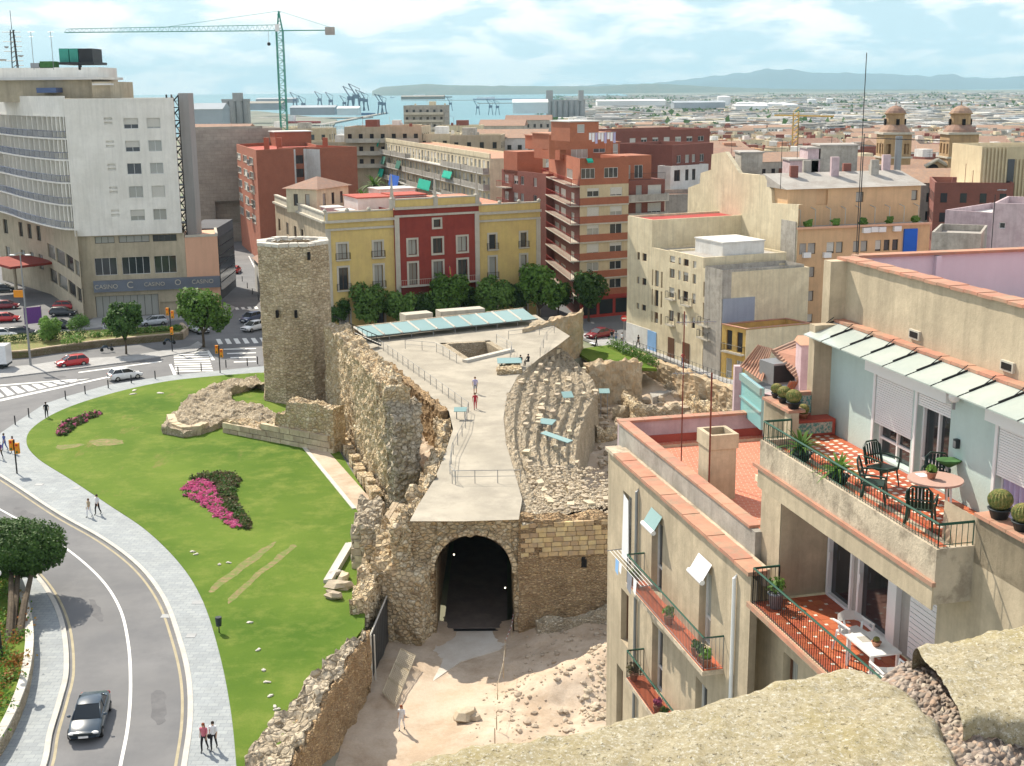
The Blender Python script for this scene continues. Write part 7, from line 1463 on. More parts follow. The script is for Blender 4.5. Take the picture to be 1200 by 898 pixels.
# ================================================================ trees, hedges, flower beds
def foliage(mb,blobs,n,leaf,seed=0,nz=.35):
    r_=random.Random(seed);tot=sum(b[1][0]*b[1][1]*b[1][2] for b in blobs)
    for (c,rad) in blobs:
        k=int(n*rad[0]*rad[1]*rad[2]/tot)
        for _ in range(k):
            d=Vector((r_.gauss(0,1),r_.gauss(0,1),r_.gauss(0,1))).normalized();rr=.45+.6*r_.random()**.55;q=Vector((c[0]+d.x*rad[0]*rr,c[1]+d.y*rad[1]*rr,c[2]+d.z*rad[2]*rr));q+=Vector((NZ.noise(q*.9),NZ.noise(q*.9+Vector((5,0,0))),NZ.noise(q*.9+Vector((0,7,0)))))*rad[0]*nz
            nn=(d+Vector((r_.gauss(0,.6),r_.gauss(0,.6),r_.gauss(.3,.6)))).normalized();a=nn.cross(Vector((r_.random()-.5,r_.random()-.5,r_.random()-.5))).normalized();b=nn.cross(a);s=leaf*(.6+.8*r_.random());mb.quad(q-a*s-b*s*.6,q+a*s-b*s*.6,q+a*s*.5+b*s,q-a*s*.5+b*s*.8)
def tree_mesh(h,r,n,leaf,seed,trunk_h,mat,shape=1.):
    rd=random.Random(seed);bl=[((0,0,trunk_h+(h-trunk_h)*.5),(r*.75,r*.75,(h-trunk_h)*.42))]
    for i in range(9): a=rd.random()*6.28;zz_=trunk_h+(h-trunk_h)*(.2+.65*rd.random());q=r*(.35+.3*rd.random())*(1-.35*abs((zz_-trunk_h)/(h-trunk_h)-.4));bl.append(((math.cos(a)*r*.55,math.sin(a)*r*.55,zz_),(q,q,q*.9*shape)))
    m=MB();foliage(m,bl,n,leaf,seed);cm=m.mesh('crown',MT[mat],uv=False);m=MB();m.tube([(0,0,-.3),(.05,0,trunk_h*.6),(0,.05,trunk_h+.8)],[.16*h/6,.12*h/6,.08*h/6],7)
    for i in range(6): b=bl[1+i][0];m.tube([(0,0,trunk_h*.85),(b[0]*.5,b[1]*.5,(trunk_h+b[2])/2),b],[.07*h/6,.05*h/6,.02],5)
    return m.mesh('trunk',MT['bark']),cm
TV=[tree_mesh(6.5,2.6,3600,.16,1,1.8,'leaf_green'),tree_mesh(6.0,2.4,3600,.16,2,1.7,'leaf_dark'),tree_mesh(5.5,2.3,3400,.16,5,1.4,'leaf_bright'),tree_mesh(6.5,2.1,3200,.15,7,1.9,'leaf_dark',1.2)]
def tree(lab,p,v,s,rz=0,grp=None,name='street_tree'):
    t=thing(name,lab,'tree',(p[0],p[1],p[2] if len(p)>2 else 0),rz,grp);a,b=TV[v];sc_=s if isinstance(s,tuple) else (s,s,s);inst(a,'trunk',t,scale=sc_);inst(b,'crown',t,scale=sc_);return t
labs=('dark bushy tree at the left end of the palace front','bright tree left of the palace doorway','pale green tree before the first red palace bay','dark full tree under the palace flag','bright wide tree at the right of the red palace bays','green tree in front of the right yellow wing','large dark green tree at the palace corner','dark tree in front of the brick tower shops')
for i,(px,pb,s,v) in enumerate(((396,392,.8,1),(434,391,1.2,2),(470,390,1.0,2),(497,388,.85,3),(526,386,1.15,0),(577,383,1.2,2),(632,379,1.25,0),(690,377,1.15,3))):
    q=G(px,pb,.0);tree(labs[i],q,v,(s*1.02,s*1.02,s*1.08),i*1.3,'trees in front of the palace')
for i,(px,s) in enumerate(((413,.8),(452,.9),(552,1.),(604,1.),(655,.95))): q=G(px,390-(px-413)*.06,0);q.y+=2;tree(('small dark tree between the palace and the first bright tree','small tree between the two left palace trees','dark tree behind, between the doorway trees','small dark tree behind the right wing trees','dark small tree behind the palace corner tree')[i],q,1,s*.95,i,'trees in front of the palace')
tree('round street tree before the left end of the casino sign',G(148,415,0),1,(1.02,1.02,1.15),0);tree('big round street tree covering the right end of the casino sign',G(239,407,0),0,(1.28,1.28,1.25),2);tree('small bright tree behind the low wall by the car park',G(60,407,0),2,(.65,.65,.75),1)
# near pine with a clipped broad crown on the planter
mp=MB();foliage(mp,[((0,0,0),(3.0,3.0,1.9)),((-1.2,.5,.3),(2.,2.,1.5)),((1.,-.6,-.2),(1.9,1.9,1.3))],26000,.075,4,.1);pm_=mp.mesh('crown',MT['leaf_dark'],uv=False)
q=G(62,716,.13);hc=7.6;cc_=Vector((q.x,q.y,0))+Vector((sd.x,sd.y,0))*(hc/sd.z);cc_.z=hc;bt=G(10,765,1.0);dr_=ray(24,642)
bst=min(((Vector((0,0,H))+dr_*k) for k in [40+.5*i for i in range(100)]),key=lambda p: ((p-sd*(p.z/sd.z))-q).length);px_=bst;print('pine',bst,bt)
t=thing('umbrella_pine','broad dense dark green tree with a thick trunk at the left edge above the road','tree');cpos=bst
inst(pm_,'crown',t,cpos,0,(.98,.98,1.));m=MB()
for k in range(3): a=bt+Vector((.25*math.cos(k*2.1),.25*math.sin(k*2.1),0));b=cpos+Vector((.9*math.cos(k*2.1),.9*math.sin(k*2.1),-.9));m.tube([a-Vector((0,0,1)),a.lerp(b,.5)+Vector((.1*k,0,0)),b],[.3,.22,.12],8)
m.build('trunk',MT['bark'],t)
# planter wall and its shrubs at lower left
pw1=catmull([G(*p,1.1) for p in ((20,668),(29,688),(37,725),(38,760),(28,808),(0,865),(-40,905))],4);t=thing('planter_wall','curved low retaining wall with stone coping beside the left pavement','wall')
m=MB();a=offs(pw1,0);b=offs(pw1,.4)
for i in range(len(a)-1): m.prism([v2(a[i]),v2(a[i+1]),v2(b[i+1]),v2(b[i])],-.1,1.0)
m.build('wall',MT['ruin_small'],t)
a=offs(pw1,-.04);b=offs(pw1,.45)
for i in range(len(a)-1): m=MB();m.prism([v2(a[i]),v2(a[i+1].lerp(a[i],.03)),v2(b[i+1].lerp(b[i],.03)),v2(b[i])],1.0,1.12);m.build('coping_stone',MT['limestone'],t)
m=MB();P_=[v2(p) for p in offs(pw1,.4)]+[Vector((-60,50)),Vector((-60,90))];m.prism(P_,.0,.95);struct('planter_soil',m,MT['grass'])
r_=random.Random(5)
def shrubs(name,lab,poly,n,size,h,mats,z0,cat='shrubs',k_=26):
    for mt,fr in mats:
        m=MB()
        for (x,y) in rpts(int(n*fr),poly,len(name)+int(fr*100)+len(mt)):
            for _ in range(k_): c=Vector((x+r_.gauss(0,size),y+r_.gauss(0,size),z0+abs(r_.gauss(0,h))));d=Vector((r_.gauss(0,1),r_.gauss(0,1),r_.gauss(.6,1))).normalized();a=d.cross(Vector((r_.random(),r_.random(),.1))).normalized()*.06;b=d.cross(a).normalized()*.07;m.quad(c-a-b,c+a-b,c+a+b,c-a+b)
        o=m.build(name,MT[mt],uv=False);tag(o,lab+{'leaf_green': ', green leaves','leaf_dark': ', dark foliage','petal_orange': ', orange and red leaves','petal_pink': ', magenta flowers','leaf_brown': ', olive bushes'}.get(mt,''),cat,kind='stuff')
pp=[tuple(p) for p in P_[:len(P_)-2]]+[tuple(P_[-3]+Vector((-4,2))),tuple(P_[0]+Vector((-5,0)))];shrubs('ground_shrubs','low shrubs behind the curved planter wall',pp,340,.3,.22,[('petal_orange',.5),('leaf_green',.5)],.95)
bed=[G(*p,.16) for p in ((214,570),(226,560),(246,556),(272,557),(282,562),(274,578),(277,592),(294,614),(292,622),(280,618))];pk=[G(*p,.16) for p in ((214,572),(230,562),(246,565),(258,585),(270,600),(287,619),(276,621),(255,607),(236,591),(218,582))]
br=[G(*p,.16) for p in ((222,562),(240,556),(272,556),(282,562),(274,578),(277,592),(294,614),(290,622),(276,608),(262,588),(250,566),(236,562))]
shrubs('flower_bed','horn shaped bed in the lawn',[tuple(p[:2]) for p in pk],330,.12,.07,[('petal_pink',.8),('leaf_green',.2)],.2,'flower bed');shrubs('flower_bed','horn shaped bed in the lawn',[tuple(p[:2]) for p in br],360,.12,.15,[('leaf_brown',.6),('leaf_dark',.4)],.2,'flower bed')
bd=[G(*p,.16) for p in ((66,506),(74,496),(100,487),(118,482),(118,487),(90,500),(76,511),(68,511))];shrubs('small_flower_bed','bean shaped bed at the left end of the lawn',[tuple(p[:2]) for p in bd],160,.1,.14,[('leaf_brown',.5),('petal_pink',.2),('leaf_dark',.3)],.2,'flower bed')
def hedge(lab,pts,w_,h,mat='leaf_dark',n=None,z0=0.):
    P_=[Vector(p) for p in pts];m=MB();Lt_=sum((P_[i+1]-P_[i]).length for i in range(len(P_)-1));bl=[]
    for i in range(len(P_)-1):
        k=max(2,int((P_[i+1]-P_[i]).length/1.1))
        for j in range(k): p=P_[i].lerp(P_[i+1],(j+.5)/k);bl.append(((p.x,p.y,z0+h*.5),(w_*.6,.8,h*.52)))
    foliage(m,bl,n or int(Lt_*170),.09,len(lab));o=m.build('hedge',MT[mat],uv=False);return tag(o,lab,'hedge')
hedge('clipped green hedge between the lawn strip and the old street',[G(716,408,0),G(768,431,0)],1.4,1.5,'leaf_green');hedge('low dark hedge on the planter by the car park, left part',[G(-10,404,.8),G(40,400,.8),G(100,396,.8)],1.8,1.3,'leaf_dark',z0=.8);hedge('low hedge on the planter by the street, right part',[G(105,396,.8),G(150,392,.8),G(215,387,.8)],1.6,.9,'leaf_green',z0=.8)
hedge('loose bushes at the foot of the curved hotel wall',[G(84,388,0),G(94,380,0),G(102,385,0)],1.4,1.6,'leaf_bright');hedge('shrubs at the edge of the white van roofs in the car park',[G(74,405,.8),G(98,402,.8)],1.6,1.5,'leaf_bright',z0=.8)
t=thing('street_planter','long low stone planter wall between the car park and the street','wall');m=MB();P_=[G(-30,424,0),G(35,419,0),G(60,415,0),G(110,408,0),G(160,403,0),G(215,398,0),G(221,392,0),G(215,386,0)];
for i in range(len(P_)-1): m.obox(P_[i],P_[i+1],-.5,0,0,1.)
m.build('wall',MT['ashlar_grey'],t)
m=MB();m.prism([v2(p) for p in [G(-30,424,0),G(35,419,0),G(60,415,0),G(110,408,0),G(160,403,0),G(215,398,0),G(212,388,0),G(100,394,0),G(-30,402,0)]],0,.85);m.build('soil',MT['bare_soil'],t)
def palm_tree(lab,base,h,r): 
    t=thing('palm_tree',lab,'palm tree',base);m=MB();m.tube([(0,0,0),(.1,0,h)],[.3,.22],8);m.build('trunk',MT['bark'],t);m=MB();plant_leaves(m,(.1,0,h),34,r,1.,.28,3,.75);m.build('fronds',MT['leaf_green'],t)
p=ZY(438,218,262);palm_tree('palm tree standing between the red flats and the balcony block',(p.x,p.y,-4),p.z+4,4.2);p=ZY(425,226,258);palm_tree('lower palm beside the taller one',(p.x,p.y,-4),p.z+3,3.2)
# ================================================================ cars
def car_mesh(paint,kind='hatch'):
    """body lofted through stations along X; front towards +X"""
    L,W,Hc={'hatch': (4.0,1.72,1.45),'sedan': (4.5,1.78,1.42),'mpv': (4.1,1.72,1.6)}[kind];h2_=L/2
    prof={'hatch': [(-h2_,.45,.82),(-h2_+.12,.28,.98),(-h2_+.5,.22,1.0),(-.6,.2,.98),(.55,.2,.95),(h2_-.9,.22,.86),(h2_-.25,.26,.72),(h2_,.4,.58)],'sedan': [(-h2_,.45,.88),(-h2_+.15,.28,.98),(-h2_+.8,.22,1.0),(-.6,.2,.96),(.6,.2,.93),(h2_-.9,.22,.85),(h2_-.25,.26,.70),(h2_,.4,.56)]}['sedan' if kind=='sedan' else 'hatch']
    m=MB();rings=[]
    for i,(x,zb,zt2) in enumerate(prof):
        e=.80 if i in (0,len(prof)-1) else (.93 if i in (1,len(prof)-2) else 1.);w_=W/2*e;rings.append([m.V(p) for p in ((x,-w_*.9,zb),(x,-w_,zb+.18),(x,-w_,(zb+zt2)/2+.05),(x,-w_*.93,zt2-.06),(x,-w_*.80,zt2),(x,w_*.80,zt2),(x,w_*.93,zt2-.06),(x,w_,(zb+zt2)/2+.05),(x,w_,zb+.18),(x,w_*.9,zb))])
    for i in range(len(rings)-1):
        for k in range(9): m.F((rings[i][k],rings[i+1][k],rings[i+1][k+1],rings[i][k+1]))
        m.F((rings[i][9],rings[i+1][9],rings[i+1][0],rings[i][0]))
    m.F(rings[0][::-1]);m.F(rings[-1]);body=m.mesh('body',MT[paint],True)
    # cabin: glass house plus painted roof
    x0,x1,x2,x3={'hatch': (-h2_+.12,-h2_+.55,.25,1.05),'sedan': (-h2_+.75,-h2_+1.35,.2,1.05),'mpv': (-h2_+.1,-h2_+.35,.5,1.25)}[kind];wb,wt=W*.42,W*.34;g=MB();lo=[(x0,-wb,.96),(x3,-wb,.90),(x3,wb,.90),(x0,wb,.96)];hi=[(x1,-wt,Hc-.04),(x2,-wt,Hc-.04),(x2,wt,Hc-.04),(x1,wt,Hc-.04)];i_=[g.V(p) for p in lo+hi]
    for q in ((0,1,5,4),(1,2,6,5),(2,3,7,6),(3,0,4,7)): g.F([i_[k] for k in q])
    glass=g.mesh('windows',MT['glass_dark']);r=MB();xs_=np.linspace(x1-.03,x2+.03,6);rr=[]
    for k,x in enumerate(xs_): u=(k/5-.5)*2;z=Hc+.02-.05*u*u;rr.append([r.V(p) for p in ((x,-wt-.03,z-.09),(x,-wt*.8,z-.01),(x,0,z),(x,wt*.8,z-.01),(x,wt+.03,z-.09))])
    for k in range(5):
        for q in range(4): r.F((rr[k][q],rr[k+1][q],rr[k+1][q+1],rr[k][q+1]))
    for sy in (-1,1):
        for xa,xb,ya,yb in ((x3,x2,wb,wt),(x0,x1,wb,wt),((x0+x3)/2-.05,(x1+x2)/2-.05,wb,wt)): r.tube([(xa,sy*(ya+.005),.93),(xb,sy*(yb+.01),Hc-.05)],.035,4)
    roof=r.mesh('roof',MT[paint],True);wh=MB()
    w_=MB();w_.lathe((0,0,0),[(.17,-.11),(.29,-.11),(.31,-.06),(.31,.06),(.29,.11),(.17,.11)],16);tyre=w_.mesh('tyre',MT['rubber'],False);w_=MB();w_.lathe((0,0,0),[(.05,-.125),(.17,-.115),(.18,.115),(.05,.125)],12);rim=w_.mesh('rim',MT['chrome'])
    hl=MB();hl.blob((0,0,0),(.13,.2,.08),8,5,0);hlm=hl.mesh('headlight',MT['pvc_white']);tl=MB();tl.blob((0,0,0),(.06,.14,.12),8,5,0);tlm=tl.mesh('tail_light',MT['red_light'])
    mi=MB();mi.blob((0,0,0),(.07,.12,.08),8,4,0);mim=mi.mesh('wing_mirror',MT[paint]);pl=MB();pl.box(-.01,.01,-.26,.26,-.06,.06);plm=pl.mesh('number_plate',MT['pvc_white']);gr=MB();gr.box(-.01,.02,-.5,.5,-.07,.07);grm=gr.mesh('grille',MT['pot_dark'])
    return dict(body=body,glass=glass,roof=roof,tyre=tyre,rim=rim,hl=hlm,tl=tlm,mi=mim,pl=plm,gr=grm,L=L,W=W,H=Hc)
CM={}
def car(lab,p,rz,paint,kind='hatch',name='parked_car'):
    k=(paint,kind)
    if k not in CM: CM[k]=car_mesh(paint,kind)
    c=CM[k];t=thing(name,lab,'car',(p[0],p[1],p[2]),rz);b=inst(c['body'],'body',t);inst(c['glass'],'windows',t);inst(c['roof'],'roof',t);h=c['L']/2
    for sx in (-h+.75,h-.78):
        for sy in (-1,1):
            w_=inst(c['tyre'],'wheel',t,(sx,sy*(c['W']/2-.09),.31));w_.rotation_euler=(math.pi/2,0,0);inst(c['rim'],'rim',w_)
    for sy in (-1,1): inst(c['hl'],'headlight',t,(h-.14,sy*c['W']*.34,.62));inst(c['tl'],'tail_light',t,(-h+.05,sy*c['W']*.38,.82));inst(c['mi'],'wing_mirror',t,(.75,sy*(c['W']/2+.06),.98))
    inst(c['pl'],'number_plate',t,(h-.0,0,.45));inst(c['gr'],'grille',t,(h-.01,0,.6));inst(c['pl'],'number_plate',t,(-h-.0,0,.6));return t
def hd(p,q): return math.atan2(q[1]-p[1],q[0]-p[0])
def carpx(lab,a,b,paint,kind='hatch',z=0.01,name='parked_car'):
    """a, b: picture points of the ground under the rear and the front"""
    A_,B_=G(a[0],a[1],z),G(b[0],b[1],z);return car(lab,(A_+B_)/2,hd(A_,B_),paint,kind,name)
carpx('dark shiny car with reflecting bonnet driving down the curved road',(112,832),(100,868),'p_navy','sedan',name='moving_car');carpx('small white car with darker driver side on the street by the lawn',(130,447),(164,442),'p_white',name='moving_car');carpx('bright red hatchback on the street behind the lamp post',(101,427),(68,431),'p_red',name='moving_car')
carpx('silver small car passing in front of the casino',(194,380),(167,382),'p_silver',name='moving_car');carpx('silver saloon waiting beside the big round street tree',(224,386),(243,393),'p_silver','sedan',name='moving_car');carpx('dark red car turning at the corner of the old street',(719,393),(685,399),'p_darkred','sedan',name='moving_car')
carpx('dark blue car parked beside the round tower, rear one',(305,374),(283,380),'p_blue');carpx('white car parked beside the round tower, nearer one',(308,385),(286,390),'p_white');carpx('red car at the foot of the dark lift shaft',(273,322),(279,318),'p_red')
for i,(x,y,pt_,l) in enumerate(((8,362,'p_darkred','dark red car, farthest of the row at the left picture edge'),(8,377,'p_red','bright red car in the row at the left picture edge'),(5,342,'p_dark','dark car far in the car park at the left edge'),(4,396,'p_white','pale car under the lamp post arm at the left edge'),(26,394,'p_dark','black car beside the hedge in the car park'))): q=G(x,y,.01);car(l,q,.25,pt_)
for x,y,pt_,l in ((74,370,'p_dark','dark blue car parked under the curved hotel wall'),(78,363,'p_red','red car mostly hidden behind the dark one by the hotel'),(70,385,'p_dark','black car nearest the hedge in front of the hotel')): q=G(x,y,.01);car(l,q,.15,pt_)
# white van at the left edge
q=G(4,432,0);t=thing('white_van','white box van cut off by the left picture edge','van',(q.x-2.2,q.y,0),.05);m=MB();m.box(-3,3,-1.1,1.1,.75,3.1);m.build('cargo_box',MT['p_white'],t);m=MB();m.box(-3,3,-1.0,1.,.5,.74);m.build('chassis',MT['pot_dark'],t)
for sx in (-2.2,2.2):
    for sy in (-1,1): m=MB();m.lathe((0,0,0),[(.2,-.12),(.4,-.12),(.42,0),(.4,.12),(.2,.12)],14);o=m.build('wheel',MT['rubber'],t);o.location=(sx,sy*.9,.42);o.rotation_euler=(math.pi/2,0,0)
for x,y,l in ((125,412,'dark scooter parked on the pavement under the round tree'),(198,430-26,'dark motorbike by the crossing')):
    q=G(x,y,.13);t=thing('scooter',l,'scooter',q,.4);m=MB();m.tube([(-.6,0,.5),(-.3,0,.75),(.1,0,.7),(.2,0,.35),(.55,0,.35),(.7,0,.95)],[.12,.16,.14,.1,.1,.05],6);m.build('body',MT['p_navy'],t);m=MB();m.tube([(.68,-.3,1.0),(.68,.3,1.0)],.03,4);m.build('handlebar',MT['steel_dark'],t)
    for sx in (-.6,.7): m=MB();m.lathe((0,0,0),[(.12,-.05),(.24,-.05),(.24,.05),(.12,.05)],12);o=m.build('wheel',MT['rubber'],t);o.location=(sx,0,.25);o.rotation_euler=(math.pi/2,0,0)
# ================================================================ street furniture
q=G(59,460,.12);t=thing('street_lamp','very tall grey street lamp with a double head by the zebra markings','street lamp',q);ht=zat(304,q);m=MB();m.tube([(0,0,0),(0,0,ht)],[.16,.08],8);m.build('pole',MT['steel_grey'],t);m=MB();m.tube([(-.9,0,ht),(0,0,ht+.3),(.9,0,ht)],.06,5);m.build('arm',MT['steel_grey'],t)
q=G(36,431,.12)
for sx in (-1,1): m=MB();m.blob((sx*.95,0,ht),(.42,.2,.1),10,5,0);m.build('lamp_head',MT['pvc_white'],t)
t.location=G(36,428,.12);ht2=zat(300,t.location);
for ch in t.children: ch.location.z+=0
for ch in t.children: ch.scale=(1,1,ht2/ht) if ch.name.startswith('pole') else (1,1,1);ch.location.z=0 if ch.name.startswith('pole') else (ht2-ht)
m=MB();m.box(-1.3,0,-.05,.05,ht2*.62,ht2*.62+.9);m.build('orange_banner',MT['plastic_orange'],t)
q=G(2,770,1.);t=thing('garden_lamp','park lamp with white globes on a dark post at the left edge','street lamp',q);hq=zat(672,q)-1;m=MB();m.tube([(0,0,-1),(0,0,hq)],.09,8);m.build('post',MT['steel_dark'],t)
for dx,dz in ((0,.35),(.3,0),(-.3,0)): m=MB();m.blob((dx,0,hq+dz),.2,12,8,0);m.build('globe',MT['pvc_white'],t,True)
def signal(lab,p,h,name='traffic_light',heads=((0,1.),)):
    t=thing(name,lab,'traffic light',p);m=MB();m.tube([(0,0,0),(0,0,h)],.07,6);m.build('post',MT['steel_dark'],t)
    for dx,dz in heads:
        m=MB();m.box(dx-.18,dx+.18,-.15,.15,h-dz,h-dz+1.);hd_=m.build('signal_head',MT['plastic_orange'],t)
        for k,mt in enumerate(('red_light','amber','moss_green')): m=MB();m.lathe((0,0,0),[(.1,0),(.1,.06)],8);o=m.build('signal_lens',MT[mt],hd_);o.location=(dx,-.15,h-dz+.82-.32*k);o.rotation_euler=(math.pi/2,0,0)
    return t
for x,y,tp,hs,l in ((20,555,517,((-.25,1.),(.25,1.3)),'orange traffic light on the pavement at the left bend'),(202,412,362,((-.3,1.),(.35,1.4),(.1,3.6)),'orange traffic lights beside the crossing, left post'),(258,437,406,((-.25,1.),(.3,1.5)),'orange traffic light at the lawn end of the crossing')): q=G(x,y,.12);signal(l,q,zat(tp,q),heads=hs)
bm_=MB();bm_.tube([(0,0,0),(0,0,.85),(0,0,.95)],[.07,.07,.04],8);bmm=bm_.mesh('post',MT['steel_dark']);bc=MB();bc.tube([(0,0,.93),(0,0,1.0)],.08,8);bcm=bc.mesh('cap',MT['steel_dark'])
for i,(x,y) in enumerate(((18,498),(34,489),(77,468),(100,462),(127,455),(154,449),(182,444),(209,439),(236,435),(265,431),(290,429),(302,427))): q=G(x,y,.12);t=thing('bollard','thin dark bollard, number by place along the lawn-side kerb','bollard',q,0,'bollards along the kerb');inst(bmm,'post',t);inst(bcm,'cap',t);t['label']=ORD[i]+' thin dark bollard from the left along the curved kerb'
for i,(x,y) in enumerate(((284,330),(290,338),(296,345),(303,352))): q=G(x,y,.12);t=thing('bollard',ORD[i]+' bollard from the top along the side street by the round tower','bollard',q,0,'bollards in the side street');inst(bmm,'post',t);inst(bcm,'cap',t)
q=G(257,742,.14);t=thing('litter_bin','black litter bin on a post at the lawn edge','litter bin',q);m=MB();m.tube([(0,0,0),(0,0,1.1)],.04,6);m.build('post',MT['steel_dark'],t);m=MB();m.lathe((0,0,.5),[(.17,0),(.22,.55),(.2,.6)],12);m.build('bin',MT['pot_dark'],t)
q=G(690,372,0)
fence_posts('metal pedestrian fence along the old street above the excavation',[G(742,409,.1),G(800,430,.1),G(866,455,.1)],30,1.1,'steel_dark',(.3,1.08),'fence')
t=thing('banner','violet banner standing by the hotel car park','banner');a,b=G(30,388,0),G(50,386,0);m=MB();m.obox(a,b,-.05,.05,1.,3.4);m.build('banner_panel',MT['c_purple'],t);m=MB();m.tube([a,a+Vector((0,0,3.6))],.06,5);m.tube([b,b+Vector((0,0,3.6))],.06,5);m.build('frame',MT['steel_grey'],t)
q=G(833,425,0.1);t=thing('road_sign','round red and white road sign at the corner of the blank cream house','road sign',G(731,398,0));m=MB();m.tube([(0,0,0),(0,0,3.2)],.05,5);m.build('post',MT['steel_grey'],t);m=MB();m.lathe((0,0,0),[(.45,0),(.45,.05)],16);o=m.build('disc',MT['p_red'],t);o.location=(0,-.05,3.0);o.rotation_euler=(math.pi/2,0,0);m=MB();m.box(-.3,.3,-.13,-.105,2.92,3.08);m.build('white_bar',MT['pvc_white'],t)
# gate, screen panels and rope by the tunnel
t=thing('iron_gate','tall open iron gate with a pale top rail hinged on the front wall','gate');a,b=v2(G(434,803,-3.9))+Vector((.1,0)),v2(G(458,745,-3.9));zt_g=zat(745,a);m=MB();m.tube([(a.x,a.y,-4),(a.x,a.y,zt_g)],.09,6);m.tube([(a.x+.25,a.y+.1,-4),(a.x+.25,a.y+.1,zt_g)],.05,6);m.build('gate_post',MT['limestone'],t)
m=MB();m.tube([(a.x,a.y,zt_g),(b.x,b.y,zt_g)],.06,5);m.build('top_rail',MT['limestone'],t);m=MB();m.obox(a,b,-.02,.02,-3.9,zt_g-.1);m.build('mesh_panel',MT['steel_dark'],t)
for k in range(12): p=a.lerp(b,(k+.5)/12);m=MB();m.tube([(p.x,p.y,-3.9),(p.x,p.y,zt_g)],.03,4);m.build('gate_bar',MT['steel_grey'],t)
t=thing('lattice_screen','leaning wooden lattice screens beside the iron gate','screen');P0,P1,P2,P3=G(448,812,-3.6),G(463,828,-3.6),G(487,768,-2.9),G(470,760,-2.7)
for k in range(3):
    a,b,c_,d_=(P0.lerp(P3,k/3+.01),P1.lerp(P2,k/3+.01),P1.lerp(P2,(k+1)/3-.01),P0.lerp(P3,(k+1)/3-.01));m=MB();m.tube([a,b,c_,d_,a],.05,4)
    for j in range(1,9): m.tube([a.lerp(b,j/9),d_.lerp(c_,j/9)],.018,3);m.tube([a.lerp(d_,j/9),b.lerp(c_,j/9)],.018,3)
    m.build('lattice_panel',MT['lattice'],t)
t=thing('barrier_tape','red and white tape strung on thin stakes across the dirt slope','barrier tape');pts=[G(602,728,-3.1),G(600,745,-3.),G(592,765,-2.9),G(590,790,-2.9),G(583,815,-2.9),G(582,850,-3.),G(580,870,-3.)]
for i in range(len(pts)-1):
    n=8
    if i>1: m=MB();m.tube([pts[i]+Vector((0,0,.8)),pts[i+1]+Vector((0,0,.7))],.012,3);m.build('rope',MT['lattice'],t);continue
    for k in range(n): a,b=pts[i].lerp(pts[i+1],k/n)+Vector((0,0,.8)),pts[i].lerp(pts[i+1],(k+1)/n)+Vector((0,0,.8));m=MB();m.tube([a,b],.016,4);m.build('tape',MT['c_red' if k%2 else 'cloth_white'],t)
for p in pts: m=MB();m.tube([p-Vector((0,0,.3)),p+Vector((0,0,.9))],.03,4);m.build('stake',MT['wood'],t)
for px,py,w_,l in ((197,722,.45,'rectangular drain cover in the road by the right kerb'),(224,745,.3,'small cover plate in the lower pavement'),(46,568,.35,'cover plate in the pavement near the traffic light'),(234,706,.5,'wide cover plate in the pavement opposite the litter bin'),(90,572,.3,'small drain near the upper pavement walkers')):
    q=G(px,py,.13 if px!=197 else .01);m=MB();m.box(-w_,w_,-.3,.3,-.05,.012);o=m.build('cover_plate',MT['steel_grey']);o.location=q;tag(o,l,'drain cover')
